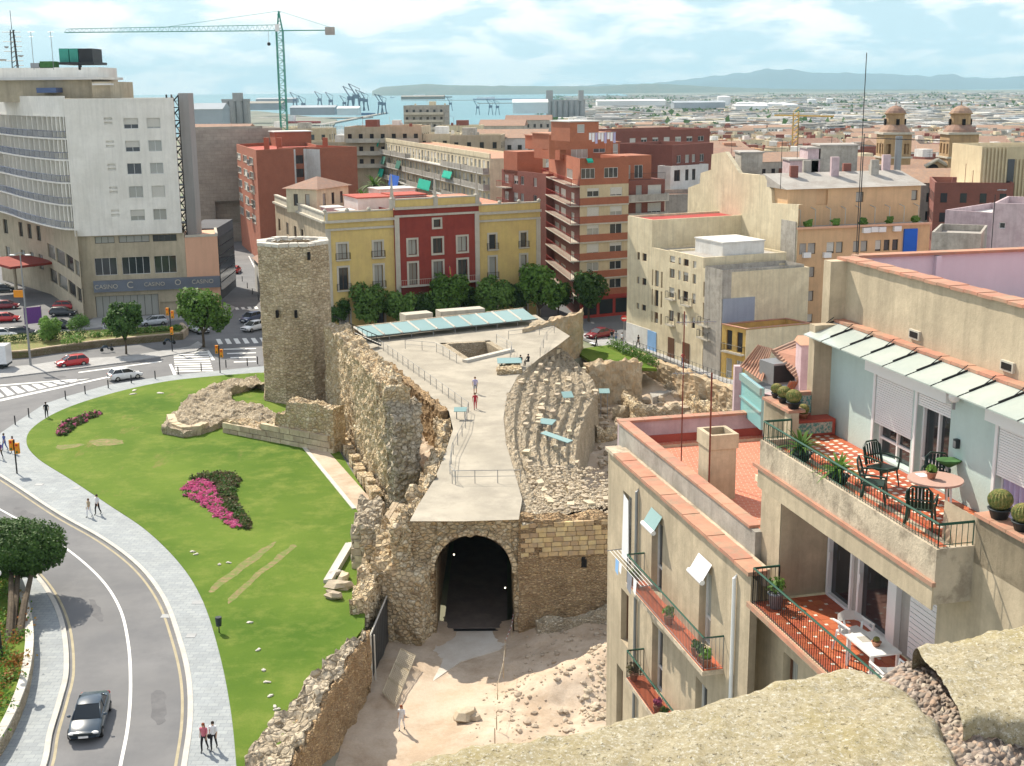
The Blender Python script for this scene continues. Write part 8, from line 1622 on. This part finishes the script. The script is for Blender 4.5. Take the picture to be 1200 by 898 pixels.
# ================================================================ people
def person(lab,p,rz,shirt='c_white',legs='c_blue',hair='hair_dark',pose='walk',h=1.70,hold=None,long_hair=False,skirt=False,name='person'):
    t=thing(name,lab,'person',(p[0],p[1],p[2]),rz);k=h/1.7;st={'walk': .20,'stand': .05,'sit': 0}[pose];J={}
    if pose=='sit': J=dict(pel=(0,0,.45),ch=(0,-.04,.85),nk=(0,-.02,1.0),hd=(0,.01,1.08),tp=(0,.0,1.22),hl=(.1,0,.45),kl=(.12,.42,.50),al=(.12,.45,.08),tl=(.12,.6,.04),hr=(-.1,0,.45),kr=(-.12,.42,.50),ar=(-.12,.48,.08),tr=(-.12,.62,.04),sl=(.19,-.03,.93),el=(.24,.08,.68),wl=(.16,.3,.6),sr=(-.19,-.03,.93),er=(-.24,.08,.68),wr=(-.16,.3,.6))
    else: J=dict(pel=(0,0,.92),ch=(0,.01,1.28),nk=(0,.01,1.45),hd=(0,.03,1.54),tp=(0,.03,1.68),hl=(.09,0,.90),kl=(.1,st*.8,.50),al=(.1,st*.9-.02,.08),tl=(.1,st*.9+.16,.03),hr=(-.09,0,.90),kr=(-.1,-st*.3,.50),ar=(-.1,-st*1.3,.10),tr=(-.1,-st*1.3+.16,.04),sl=(.19,0,1.38),el=(.24,-st*.7,1.12),wl=(.23,-st*.3+.04,.88),sr=(-.19,0,1.38),er=(-.24,st*.6,1.12),wr=(-.23,st*1.+.04,.90))
    J['fl']=tuple(Vector(J['wl'])+Vector((0,.03,-.11 if pose!='sit' else-.02)));J['fr']=tuple(Vector(J['wr'])+Vector((0,.03,-.11 if pose!='sit' else-.02)))
    rad=dict(pel=(.15,.11),ch=(.16,.11),nk=(.055,.055),hd=(.085,.10),tp=(.07,.08),hl=(.10,.10),kl=(.062,.065),al=(.042,.045),tl=(.035,.03),sl=(.07,.065),el=(.043,.043),wl=(.03,.028),fl=(.035,.02))
    keys=list(J);me=bpy.data.meshes.new('body');ed=[('pel','ch'),('ch','nk'),('nk','hd'),('hd','tp'),('pel','hl'),('hl','kl'),('kl','al'),('al','tl'),('pel','hr'),('hr','kr'),('kr','ar'),('ar','tr'),('ch','sl'),('sl','el'),('el','wl'),('wl','fl'),('ch','sr'),('sr','er'),('er','wr'),('wr','fr')]
    me.from_pydata([tuple(Vector(J[q])*k) for q in keys],[(keys.index(a),keys.index(b)) for a,b in ed],[]);o=bpy.data.objects.new('body',me);C.objects.link(o);md=o.modifiers.new('s','SKIN')
    for i,q in enumerate(keys): r=rad.get(q,rad.get(q[:-1]+'l',(.05,.05)));me.skin_vertices[0].data[i].radius=(r[0]*k,r[1]*k);me.skin_vertices[0].data[i].use_root=(q=='pel')
    o.modifiers.new('u','SUBSURF').levels=1;dg=bpy.context.evaluated_depsgraph_get();m2=bpy.data.meshes.new_from_object(o.evaluated_get(dg));o.modifiers.clear();o.data=m2;m2.name='body';o.parent=t
    for mt in ('skin',shirt,legs,'c_black',hair): m2.materials.append(MT[mt])
    zs={'w': .95*k if pose!='sit' else .5*k,'n': J['nk'][2]*k-.02}
    for f in m2.polygons:
        c=f.center;i=0
        if c.z>J['nk'][2]*k: i=4 if (c.z>J['hd'][2]*k+.06*k or (c.y<J['hd'][1]*k-.02 and c.z>J['hd'][2]*k-.05)) else 0
        elif pose=='sit': i=1 if c.z>.56*k and abs(c.x)<.26*k and c.y<.2 else (3 if c.z<.1*k else 2)
        elif c.z>zs['w']: i=0 if abs(c.x)>.2*k and c.z<1.15*k else 1
        elif abs(c.x)>.19*k and c.z>.72*k: i=0
        else: i=3 if c.z<.12*k else (0 if skirt and c.z<.55*k else 2)
        f.material_index=i;f.use_smooth=True
    hq=Vector(J['hd'])*k;m=MB();m.blob((hq.x,hq.y-.025,hq.z+.06*k),(.10*k,.105*k,.10*k),10,6,.05);
    if long_hair: m.blob((hq.x,hq.y-.07,hq.z-.08),(.09,.06,.16),8,5,.05)
    m.build('hair',MT[hair],t,True)
    m=MB();m.blob((0,hq.y+.095*k,hq.z+.0),(.016,.02,.022),6,4,0);m.blob((.035,hq.y+.085*k,hq.z+.03*k),(.012,.008,.008),6,4,0);m.blob((-.035,hq.y+.085*k,hq.z+.03*k),(.012,.008,.008),6,4,0);m.build('face',MT['skin'],t) if 0 else None
    if hold: 
        m=MB();c=Vector(J['fl'])*k if hold!='backpack' else Vector((0,-.18,1.2*k));m.blob(tuple(c),(.12,.09,.14) if hold!='backpack' else (.14,.1,.2),8,5,.05);o2=m.build('bag',MT['c_black' if hold=='bag' else ('c_tan' if hold=='tanbag' else 'c_grey')]);o2.location=t.location;o2.rotation_euler=t.rotation_euler;tag(o2,('backpack' if hold=='backpack' else 'handbag')+' of the '+lab[:60].rsplit(' ',1)[0],'bag')
    return t
def ppx(lab,px,py,z,rz,*a,**k): return person(lab,G(px,py,z),rz,*a,**k)
ppx('woman in a pink top and dark trousers walking on the lower pavement',240,880,.12,3.0,'c_pink','c_black','hair_red',long_hair=True,h=1.62);ppx('person in a white top with a shoulder bag beside the woman in pink',251,878,.12,3.1,'c_white','c_black','hair_dark',h=1.62,hold='bag')
ppx('person in patterned top and light trousers on the upper pavement',105,606,.12,2.6,'c_tan','c_white','hair_brown',h=1.6,hold='tanbag');ppx('man in a pale blue shirt and dark trousers on the upper pavement',115,603,.12,2.7,'c_white','c_black','hair_dark',h=1.75)
ppx('person in black walking at the tip of the lawn',55,490,.12,.3,'c_black','c_black',h=1.78);ppx('person in a blue shirt by the orange traffic light',6,528,.12,2.5,'c_blue','c_blue',h=1.75);ppx('person in violet standing right of the traffic light',16,531,.12,2.8,'c_purple','c_grey',h=1.7);ppx('person in purple cut off at the left picture edge',1,538,.12,3,'c_purple','c_black',h=1.7)
ppx('woman with red hair in white clothes walking on the excavation path',471,856,-3.9,2.9,'c_white','c_white','hair_red',h=1.68,long_hair=True);ppx('man in a lilac shirt and shorts walking on the terrace',557,462,5,3.1,'c_lilac','c_grey','hair_brown',h=1.75,skirt=True);ppx('person in a red outfit just in front of the man in shorts',557,480,5,3.2,'c_red','c_red','hair_brown',h=1.62)
ppx('person in black seated on the terrace edge, right one',619,428,5.0,2.2,'c_black','c_black',pose='sit');ppx('person in black seated on the terrace edge, left one',610,429,5.0,2.6,'c_black','c_black',pose='sit')
ppx('person in black crossing the street near the hedge',699,407,.02,1.5,'c_black','c_black');ppx('person in dark clothes beside the dark red car',717,401,.02,2.9,'c_black','c_grey');ppx('person in white top at the zebra crossing',729,404,.02,2.4,'c_white','c_black');ppx('person in a grey top behind the one in white',722,402,.02,.4,'c_grey','c_blue');ppx('person in black at the door of the blank cream house',748,407,.1,2.2,'c_black','c_black')
ppx('person in red on the pavement behind the rust red mast',800,428,.1,-2.4,'c_red','c_blue');ppx('pedestrian in violet before the casino front',122,388,.1,1.5,'c_purple','c_white')
# ================================================================ distant town, harbour
rng=random.Random(21)
FB={}
WALLS=['plaster_white','plaster_cream','plaster_beige','brick_dark','plaster_grey','concrete','plaster_grey','plaster_beige','plaster_cream','plaster_orange']
ROOFS=['roof_grey','roof_white','clay','red_floor','roof_grey','plaster_grey']
LBL={'plaster_white': 'white','plaster_cream': 'cream','plaster_beige': 'beige','brick_dark': 'dark brick','plaster_orange': 'orange','concrete': 'grey concrete','plaster_grey': 'grey','plaster_salmon': 'salmon'}
def far_house(k):
    """a small town house or flats with real window recess frames, roof room and parapet; shared meshes"""
    r_=random.Random(k);w_,d,fl=r_.uniform(9,20),r_.uniform(9,15),r_.choice((3,4,5,6));h=fl*3.1;wm_=WALLS[k%len(WALLS)];rm=ROOFS[k%len(ROOFS)];m=MB();m.box(-w_/2,w_/2,-d/2,d/2,-h-14,0)
    for a,b,c_,e in ((-w_/2,w_/2,-d/2,-d/2+.3),(-w_/2,w_/2,d/2-.3,d/2),(-w_/2,-w_/2+.3,-d/2+.3,d/2-.3),(w_/2-.3,w_/2,-d/2+.3,d/2-.3)): m.box(a,b,c_,e,0,.9)
    wall=m.mesh('wall',MT[wm_]);m=MB();m.quad((-w_/2+.3,-d/2+.3,.02),(w_/2-.3,-d/2+.3,.02),(w_/2-.3,d/2-.3,.02),(-w_/2+.3,d/2-.3,.02));gb=k%5==0
    if gb: gable(m,[Vector((-w_/2,-d/2)),Vector((w_/2,-d/2)),Vector((w_/2,d/2)),Vector((-w_/2,d/2))],.9,2.,.3)
    roof=m.mesh('roof',MT['roof_tile' if gb else rm]);m=MB();n=int(w_/2.6)
    for j in range(fl):
        for i in range(n): x=-w_/2+(i+.5)*w_/n;z=-2.3-3.1*j;m.box(x-.5,x+.5,-d/2-.04,-d/2+.1,z,z+1.5)
        for i in range(int(d/3)): y=-d/2+(i+.5)*3;z=-2.3-3.1*j;m.box(w_/2-.1,w_/2+.04,y-.5,y+.5,z,z+1.5);m.box(-w_/2-.04,-w_/2+.1,y-.5,y+.5,z,z+1.5)
    win=m.mesh('windows',MT['glass_dark']);bal=None
    if k%2==0:
        m=MB()
        for j in range(fl): m.box(-w_/2+.5,w_/2-.5,-d/2-1.1,-d/2,-2.95-3.1*j,-2.8-3.1*j);m.box(-w_/2+.5,w_/2-.5,-d/2-1.1,-d/2-1.0,-2.8-3.1*j,-1.9-3.1*j)
        bal=m.mesh('balconies',MT['trim_stone'])
    m=MB();a=r_.uniform(-w_/3,w_/5);m.box(a,a+r_.uniform(2.5,4),-1.5,2,0,2.5)
    for i in range(2): x,y=r_.uniform(-w_/2.3,w_/2.3),r_.uniform(-d/2.3,d/2.3);m.box(x,x+.7,y,y+.7,0,1.6)
    m.tube([(a-1,0,0),(a-1,0,3.5)],.05,3);hut_=m.mesh('roof_room',MT[r_.choice(('plaster_white','brick_dark','plaster_cream','plaster_grey','clay'))]);return wall,roof,win,bal,hut_,w_,d,LBL[wm_],gb
FM=[far_house(k) for k in range(30)]
def put_far(x,y,z,k,rz,grp,s=1.,wh='near the harbour',rw='front'):
    wall,roof,win,bal,ht_,w_,d,lb,gb=FM[k];t=thing('town_house',lb+' '+('tile' if gb else 'flat')+' roofed town building '+wh+', '+rw+' row of roofs','building',(x,y,z),rz,grp);t.scale=(s,s,1)
    if t['label'] in USEL: t['label']=t['label'].replace(' row of roofs',' row, farther right') if t['label'].replace(' row of roofs',' row, farther right') not in USEL else t['label'].replace(' row of roofs',' row, farthest right')
    USEL[t['label']]=1
    for nm,me in (('wall',wall),('roof',roof),('windows',win),('balconies',bal),('roof_room',ht_)):
        if me and not (gb and nm=='roof_room'): o=inst(me,nm,t);
        else: continue
        if nm in ('windows','balconies','roof_room'): o['kind']='stuff'
cnt=0;USEL={}
def where(px):
    for x,s in ((450,'beyond the red flats'),(520,'behind the balcony block'),(590,'left of the brick tower'),(660,'behind the brick tower'),(730,'just right of the brick tower'),(800,'above the brown block'),(850,'over the bare gable'),(900,'below the storage tanks'),(960,'by the yellow crane'),(1030,'left of the church'),(1090,'between the church towers'),(1150,'right of the church')):
        if px<x: return s
    return 'at the right edge'
RW=('nearest','second','third','fourth','fifth','sixth','seventh','eighth','ninth','tenth','farthest')
def blockz(x,y): return terr(x,y)
# rows of roofs by the picture row they show in: (row, left column, right column, distance, step)
rows_=[(205,1010,1180,225,46),(196,930,1215,300,30),(184,790,1215,345,26),(176,780,1215,400,22),(172,640,1215,470,19),(168,600,1215,540,18),(163,560,1215,640,16),(158,430,1215,760,15),(154,450,1215,900,14),(150,620,1215,1080,13),(146.5,660,1215,1300,12)]
for (row,x0,x1,Y,st) in rows_:
    px=x0+rng.random()*st
    while px<x1 and cnt<290:
        yy=Y*rng.uniform(.93,1.07);q=ZY(px,row+rng.uniform(-5,5)*260/Y,yy);k=rng.randrange(30);w_=FM[k][5]
        put_far(q.x,q.y,q.z-1.,k,rng.choice((-.25,.1,-.25,.3)),'buildings of the distant town',1.,where(px),RW[rows_.index((row,x0,x1,Y,st))]);cnt+=1
        px+=st*rng.uniform(.9,1.35)
for px,py,Y,k,l in ((500,126,560,6,''),(455,152,330,2,''),(520,160,330,1,''),(560,162,320,7,''),(600,165,330,0,''),(540,150,430,11,''),(590,150,460,5,''),(620,143,560,15,''),(470,150,420,8,''),(290,158,380,12,''),(330,152,420,1,''),(365,154,380,7,''),(395,170,330,22,''),(420,178,330,4,''),(262,156,420,20,'')):
    q=ZY(px,py,Y);put_far(q.x,q.y,q.z,k,-.1,'buildings between the flats and the harbour',1.,where(px),'harbour side')
mb=MB();r_=random.Random(4)      # built-up plain too far to count
for _ in range(8500):
    y=1500+7500*r_.random()**1.7;px=r_.uniform(660,1230);q=ZY(px,130,y);x=q.x;s=r_.uniform(4,15)*(1+y/4000);mb.box(x-s,x+s,y-s*.6,y+s*.6,-24,-24+r_.choice((4,6,9) if y>2200 else (5,8,12)));
    mb.mi[-6:]=[r_.choice((0,1,1,5,6,2,3,4,6,0,1))]*6
mb.build('far_suburbs',[MT[k] for k in ('plaster_white','roof_grey','plaster_cream','shed_roof','roof_tile','concrete','silo')],None,kind='stuff',uv=False)
mb=MB();foliage(mb,[((ZY(r_.uniform(640,1230),120,y_).x,y_,-22),(r_.uniform(20,70),r_.uniform(10,30),4)) for y_ in [r_.uniform(1400,9000) for _ in range(300)]],9000,4.5,3);mb.build('far_woods',MT['leaf_dark'],None,kind='stuff',uv=False)
for i in range(18):
    px=650+i*29+5*math.sin(i*3);Y=150+((i*37)%9)*28
    if px<790: Y=230+(i%4)*40
    q=ZY(px,182+18*math.sin(i*1.7),Y);m=MB();m.tube([(0,0,-1.),(0,0,4.6)],.035,4);m.tube([(-.7,0,4.2),(.7,0,4.2)],.025,3);m.tube([(-.5,0,3.7),(.5,0,3.7)],.025,3)
    for k in range(4): m.tube([(-.6+k*.4,-.25,4.2),(-.6+k*.4,.25,4.2)],.015,3)
    h_=None
    for o in (): pass
    o=m.build('television_aerial',MT['steel_dark']);o.location=(q.x,q.y,q.z-2.2);tag(o,ORD[i]+' television aerial from the left over the town roofs','antenna','television aerials over the roofs')
# harbour: silos, tanks, sheds, cranes, ships
def silo(lab,px0,px1,pt_,Y,n,z0=-25,tower=None):
    t=thing('grain_silo',lab,'silo');a,b=ZY(px0,pt_,Y),ZY(px1,pt_,Y);w_=(b.x-a.x)/n
    for i in range(n): m=MB();m.lathe((a.x+(i+.5)*w_,Y+w_/2,z0),[(w_*.5,0),(w_*.5,a.z-z0)],12);m.build('silo_cell',MT['silo'],t)
    m=MB();m.box(a.x,b.x,Y+w_*.2,Y+w_*.8,a.z,a.z+2.5);m.build('gallery',MT['silo'],t)
    if tower:
        for x0,x1,y in tower: p,q=ZY(x0,y,Y),ZY(x1,y,Y);m=MB();m.box(p.x,q.x,Y,Y+w_,a.z,p.z);m.build('head_house',MT['silo'],t)
silo('grey grain silo block by the quay left of the crane',259,292,119,1500,4,tower=[(272,283,109)]);silo('long grain silo with two head houses by the inner harbour',640,686,119,2300,7,tower=[(640,648,106),(678,684,106)])
def box_thing(name,lab,cat,px0,px1,pt_,pb,Y,d,mat,roof=None):
    a,b=ZY(px0,pb,Y),ZY(px1,pt_,Y);t=thing(name,lab,cat);m=MB();m.box(a.x,b.x,Y,Y+d,a.z-2,b.z);m.build('wall',MT[mat],t);m=MB();gable(m,[Vector((a.x,Y)),Vector((b.x,Y)),Vector((b.x,Y+d)),Vector((a.x,Y+d))],b.z,(b.z-a.z)*.25+1,1.);m.build('roof',MT[roof or mat],t)
box_thing('harbour_shed','blue grey shed left of the grain silo','warehouse',226,260,128,152,1450,40,'shed_roof');box_thing('harbour_shed','long white roofed warehouse right of the harbour basin','warehouse',601,642,120,132,2200,60,'shed_white');box_thing('harbour_shed','dark roofed shed on the left quay','warehouse',285,330,121,128,2400,60,'shed_roof','sea_rock');box_thing('harbour_shed','pale shed on the middle quay','warehouse',340,392,126,134,2200,50,'shed_roof');box_thing('harbour_shed','small teal shed at the end of the quay','warehouse',395,420,127,134,2150,40,'shed_white')
for i,(x0,x1,yt,yb) in enumerate(((300,345,116,120),(470,520,113,116),(700,780,118,123),(790,850,120,126),(862,900,124,130))): box_thing('harbour_shed',('low dark warehouse on the outer left quay','thin long shed on the outer breakwater','long pale shed on the far right quay','grey shed right of the far quay','pale shed near the storage tanks')[i],'warehouse',x0,x1,yt,yb,3000,60,('shed_roof','sea_rock','shed_white','shed_roof','shed_white')[i])
def port_crane(lab,px,pt_,pb,Y,mat='crane_blue'):
    b=ZY(px,pb,Y);h=ZY(px,pt_,Y).z-b.z;t=thing('harbour_crane',lab,'crane',b);m=MB();w_=h*.14
    for sx in (-1,1):
        for sy in (-1,1): m.tube([(sx*w_,sy*w_,0),(sx*w_*.5,sy*w_*.5,h*.5)],h*.02,4)
    m.build('leg_frame',MT[mat],t);m=MB();m.box(-w_*.8,w_*.8,-w_*.7,w_*.7,h*.45,h*.6);m.build('cab',MT[mat],t);m=MB();m.tube([(0,0,h*.55),(-h*.28,0,h)],h*.022,4);m.tube([(-h*.28,0,h),(w_,0,h*.8),(w_*.6,0,h*.55)],h*.012,4);m.build('jib',MT[mat],t)
for i,(px,pt_,pb) in enumerate(((411,101,131),(418,98,130),(424,105,130),(429,107,130),(404,112,131),(446,110,134),(450,111,134),(388,108,130),(375,107,128),(346,108,128),(356,112,134),(560,118,135),(575,116,135),(583,117,135),(528,114,130))):
    port_crane(('bluish harbour crane on the quay, '+('tallest of the cluster','leaning against the tallest','third of the cluster','last of the cluster to the right','low one left of the cluster','on the pier tip, left one','on the pier tip, right one','behind the sheds','beside the quay sheds','left of the green tower crane mast','thin one beside the mast','over the inner basin, left','over the inner basin, middle','over the inner basin, right','far one beyond the roofs')[i]),px,pt_,pb,2250)
for i,(px,pb,r_w,h_) in enumerate(((488,125+0,9,8),(566+300,128,0,0),(1052,124,7,10))):
    pass
tk=((812,136,4,12,3500),(822,136,4,12,3500),(848,122,8,9,3900),(870,130,8,10,3600),(880,130,8,10,3600),(893,131,9,10,3500),(905,131,9,10,3500),(916,131,9,10,3500),(926,132,9,10,3450),(951,124,5,8,4000),(958,125,4,6,4000),(972,123,4,8,4000),(985,128,5,6,3800),(1027,130,8,7,3700),(1048,127,9,6,3800),(1060,126,8,6,3850),(848,125,6,9,3900),(740,124,4,6,4000))
NTH=('leftmost','second','third','fourth','fifth','sixth','seventh','eighth','ninth','tenth','eleventh','twelfth','thirteenth','fourteenth','fifteenth','sixteenth','seventeenth','rightmost')
for i,(px,pb,w_,h_,Y) in enumerate(sorted(tk)):
    a,b=ZY(px-w_,pb,Y),ZY(px+w_,pb,Y);r=(b.x-a.x)/2;hh=h_*Y/1490*1.0;t=thing('storage_tank','white round storage tank on the plain, '+NTH[i]+(' from the left' if 0<i<17 else ''),'tank',((a.x+b.x)/2,Y,a.z),0,'white storage tanks on the plain');m=MB();m.lathe((0,0,-3),[(r,0),(r,hh)],18);m.build('shell',MT['tank_white'],t);m=MB();m.lathe((0,0,hh-3),[(r,0),(r*.8,r*.1),(r*.3,r*.16)],18);m.build('dome_roof',MT['tank_white'],t)
def ship(lab,px0,px1,py,Y,mat,hh=1.):
    a,b=G(px0,py,SEA),G(px1,py,SEA);Lx=(b-a).length;t=thing('ship',lab,'ship',(a+b)/2,hd(a,b));L=Lx/2;W=max(6,Lx*.07);m=MB();m.prism([(-L,-W),(L*.8,-W),(L,0),(L*.8,W),(-L,W)],0,6*hh);m.build('hull',MT[mat],t);m=MB();m.box(-L*.9,-L*.6,-W*.8,W*.8,6*hh,16*hh);m.build('superstructure',MT['pvc_white'],t)
ship('long dark ship on the horizon by the breakwater',486,530,114.5,0,'pot_dark',1.5);ship('red hulled ship moored behind the brick flats',338,376,146,0,'ship_red');ship('tiny boat far out right of the quay cranes',458,462,115,0,'ship_blue',.8);ship('blue ship at the pier beside the cranes',418,440,135,0,'ship_blue',.9);ship('long tanker by the far headland',560,640,117,0,'ship_blue',1.)
mb=MB();r_=random.Random(9)
for _ in range(150): q=G(r_.uniform(375,432),r_.uniform(152,163),-20);mb.box(q.x-3,q.x+3,q.y-1.2,q.y+1.2,-21,-18.5);mb.tube([(q.x,q.y,-19),(q.x,q.y,-10)],.15,3)
mb.build('marina_boats',MT['pvc_white'],None,kind='stuff')
# green tower crane
t=thing('tower_crane','green tower crane with a long jib over the harbour side of town','crane');cb=ZY(333,150,350);zj=ZY(333,36,350).z;zt3=ZY(333,13,350).z;m=MB();wc=.85;zb_=-10.;n=46
for sx in (-1,1):
    for sy in (-1,1): m.tube([(cb.x+sx*wc,350+sy*wc,zb_),(cb.x+sx*wc,350+sy*wc,zj)],.13,4)
for i in range(n):
    z0,z1=lerp(zb_,zj,i/n),lerp(zb_,zj,(i+1)/n);s=1 if i%2 else-1;m.tube([(cb.x-s*wc,350-wc,z0),(cb.x+s*wc,350-wc,z1)],.09,3);m.tube([(cb.x-wc,350-wc,z0),(cb.x+wc,350-wc,z0)],.08,3);m.tube([(cb.x-wc,350-s*wc,z0),(cb.x-wc,350+s*wc,z1)],.08,3)
m.build('mast',MT['crane_green'],t);m=MB();m.tube([(cb.x-.6,350,zj),(cb.x,350,zt3)],.2,4);m.tube([(cb.x+.8,350,zj),(cb.x,350,zt3)],.2,4)
for k in range(5): z=lerp(zj,zt3,k/5);m.tube([(cb.x-.5,350,z),(cb.x+.5,350,z+.8)],.1,3)
m.build('tower_head',MT['crane_green'],t);xl,xr=ZY(76,37,350).x,ZY(392,38,350).x;m=MB();nj=44
for y in (-.6,.6): m.tube([(xl,350+y,zj),(cb.x,350+y,zj)],.09,4)
m.tube([(xl+1,350,zj+.9),(cb.x,350,zj+1.5)],.08,4)
for i in range(nj): x0_,x1_=lerp(xl,cb.x,i/nj),lerp(xl,cb.x,(i+1)/nj);y=.6 if i%2 else-.6;m.tube([(x0_,350+y,zj),((x0_+x1_)/2,350,zj+.95+.5*i/nj)],.05,3);m.tube([((x0_+x1_)/2,350,zj+.95+.5*i/nj),(x1_,350-y,zj)],.05,3)
m.build('jib',MT['crane_green'],t);m=MB();m.tube([(cb.x,350-.5,zj),(xr,350-.5,zj)],.12,4);m.tube([(cb.x,350+.5,zj),(xr,350+.5,zj)],.12,4);m.tube([(cb.x,350,zt3),(xr,350,zj+.4)],.05,3);m.tube([(cb.x,350,zt3),(lerp(xl,cb.x,.45),350,zj+1)],.05,3);m.build('counter_jib',MT['crane_green'],t)
m=MB();m.box(xr-2.4,xr,349.2,350.8,zj-1.2,zj+.8);m.build('counterweight',MT['concrete'],t);m=MB();m.tube([(cb.x-3.,350,zj),(cb.x-3.,350,zj-3)],.04,3);m.blob((cb.x-3.,350,zj-3.4),.5,6,4,0);m.build('hook',MT['steel_dark'],t);m=MB();m.box(cb.x-.9,cb.x+.1,348.6,349.5,zj-.2,zj+1.6);m.build('cab',MT['pvc_white'],t)
t=thing('yellow_crane','short yellow crane tower between the roofs below the storage tanks','crane');q=ZY(932,158,480);m=MB()
for sx in (-1,1): m.tube([(q.x+sx,480,-25),(q.x+sx,480,ZY(932,132,480).z)],.25,4)
for k in range(10): z=q.z-6+k*1.6;m.tube([(q.x-1,480,z),(q.x+1,480,z+1.6)],.18,3)
m.build('mast',MT['plaster_ochre'],t);m=MB();zj2=ZY(932,135,480).z;m.tube([(q.x-8,480,zj2),(q.x+14,480,zj2-.6)],.3,4);m.build('jib',MT['plaster_ochre'],t)
# ================================================================ the air
mb=MB();mb.box(-29500,29500,-80,30000,-31,560)
mh=bpy.data.materials.new('haze_air');mh.use_nodes=True;nt_=mh.node_tree;nt_.nodes.clear();oo=nt_.nodes.new('ShaderNodeOutputMaterial');vv=nt_.nodes.new('ShaderNodeVolumePrincipled');vv.inputs['Color'].default_value=(.60,.88,1,1);vv.inputs['Density'].default_value=5e-5;nt_.links.new(vv.outputs[0],oo.inputs['Volume'])
HZ=True
if HZ: mb.build('haze',mh,None,kind='stuff',uv=False)
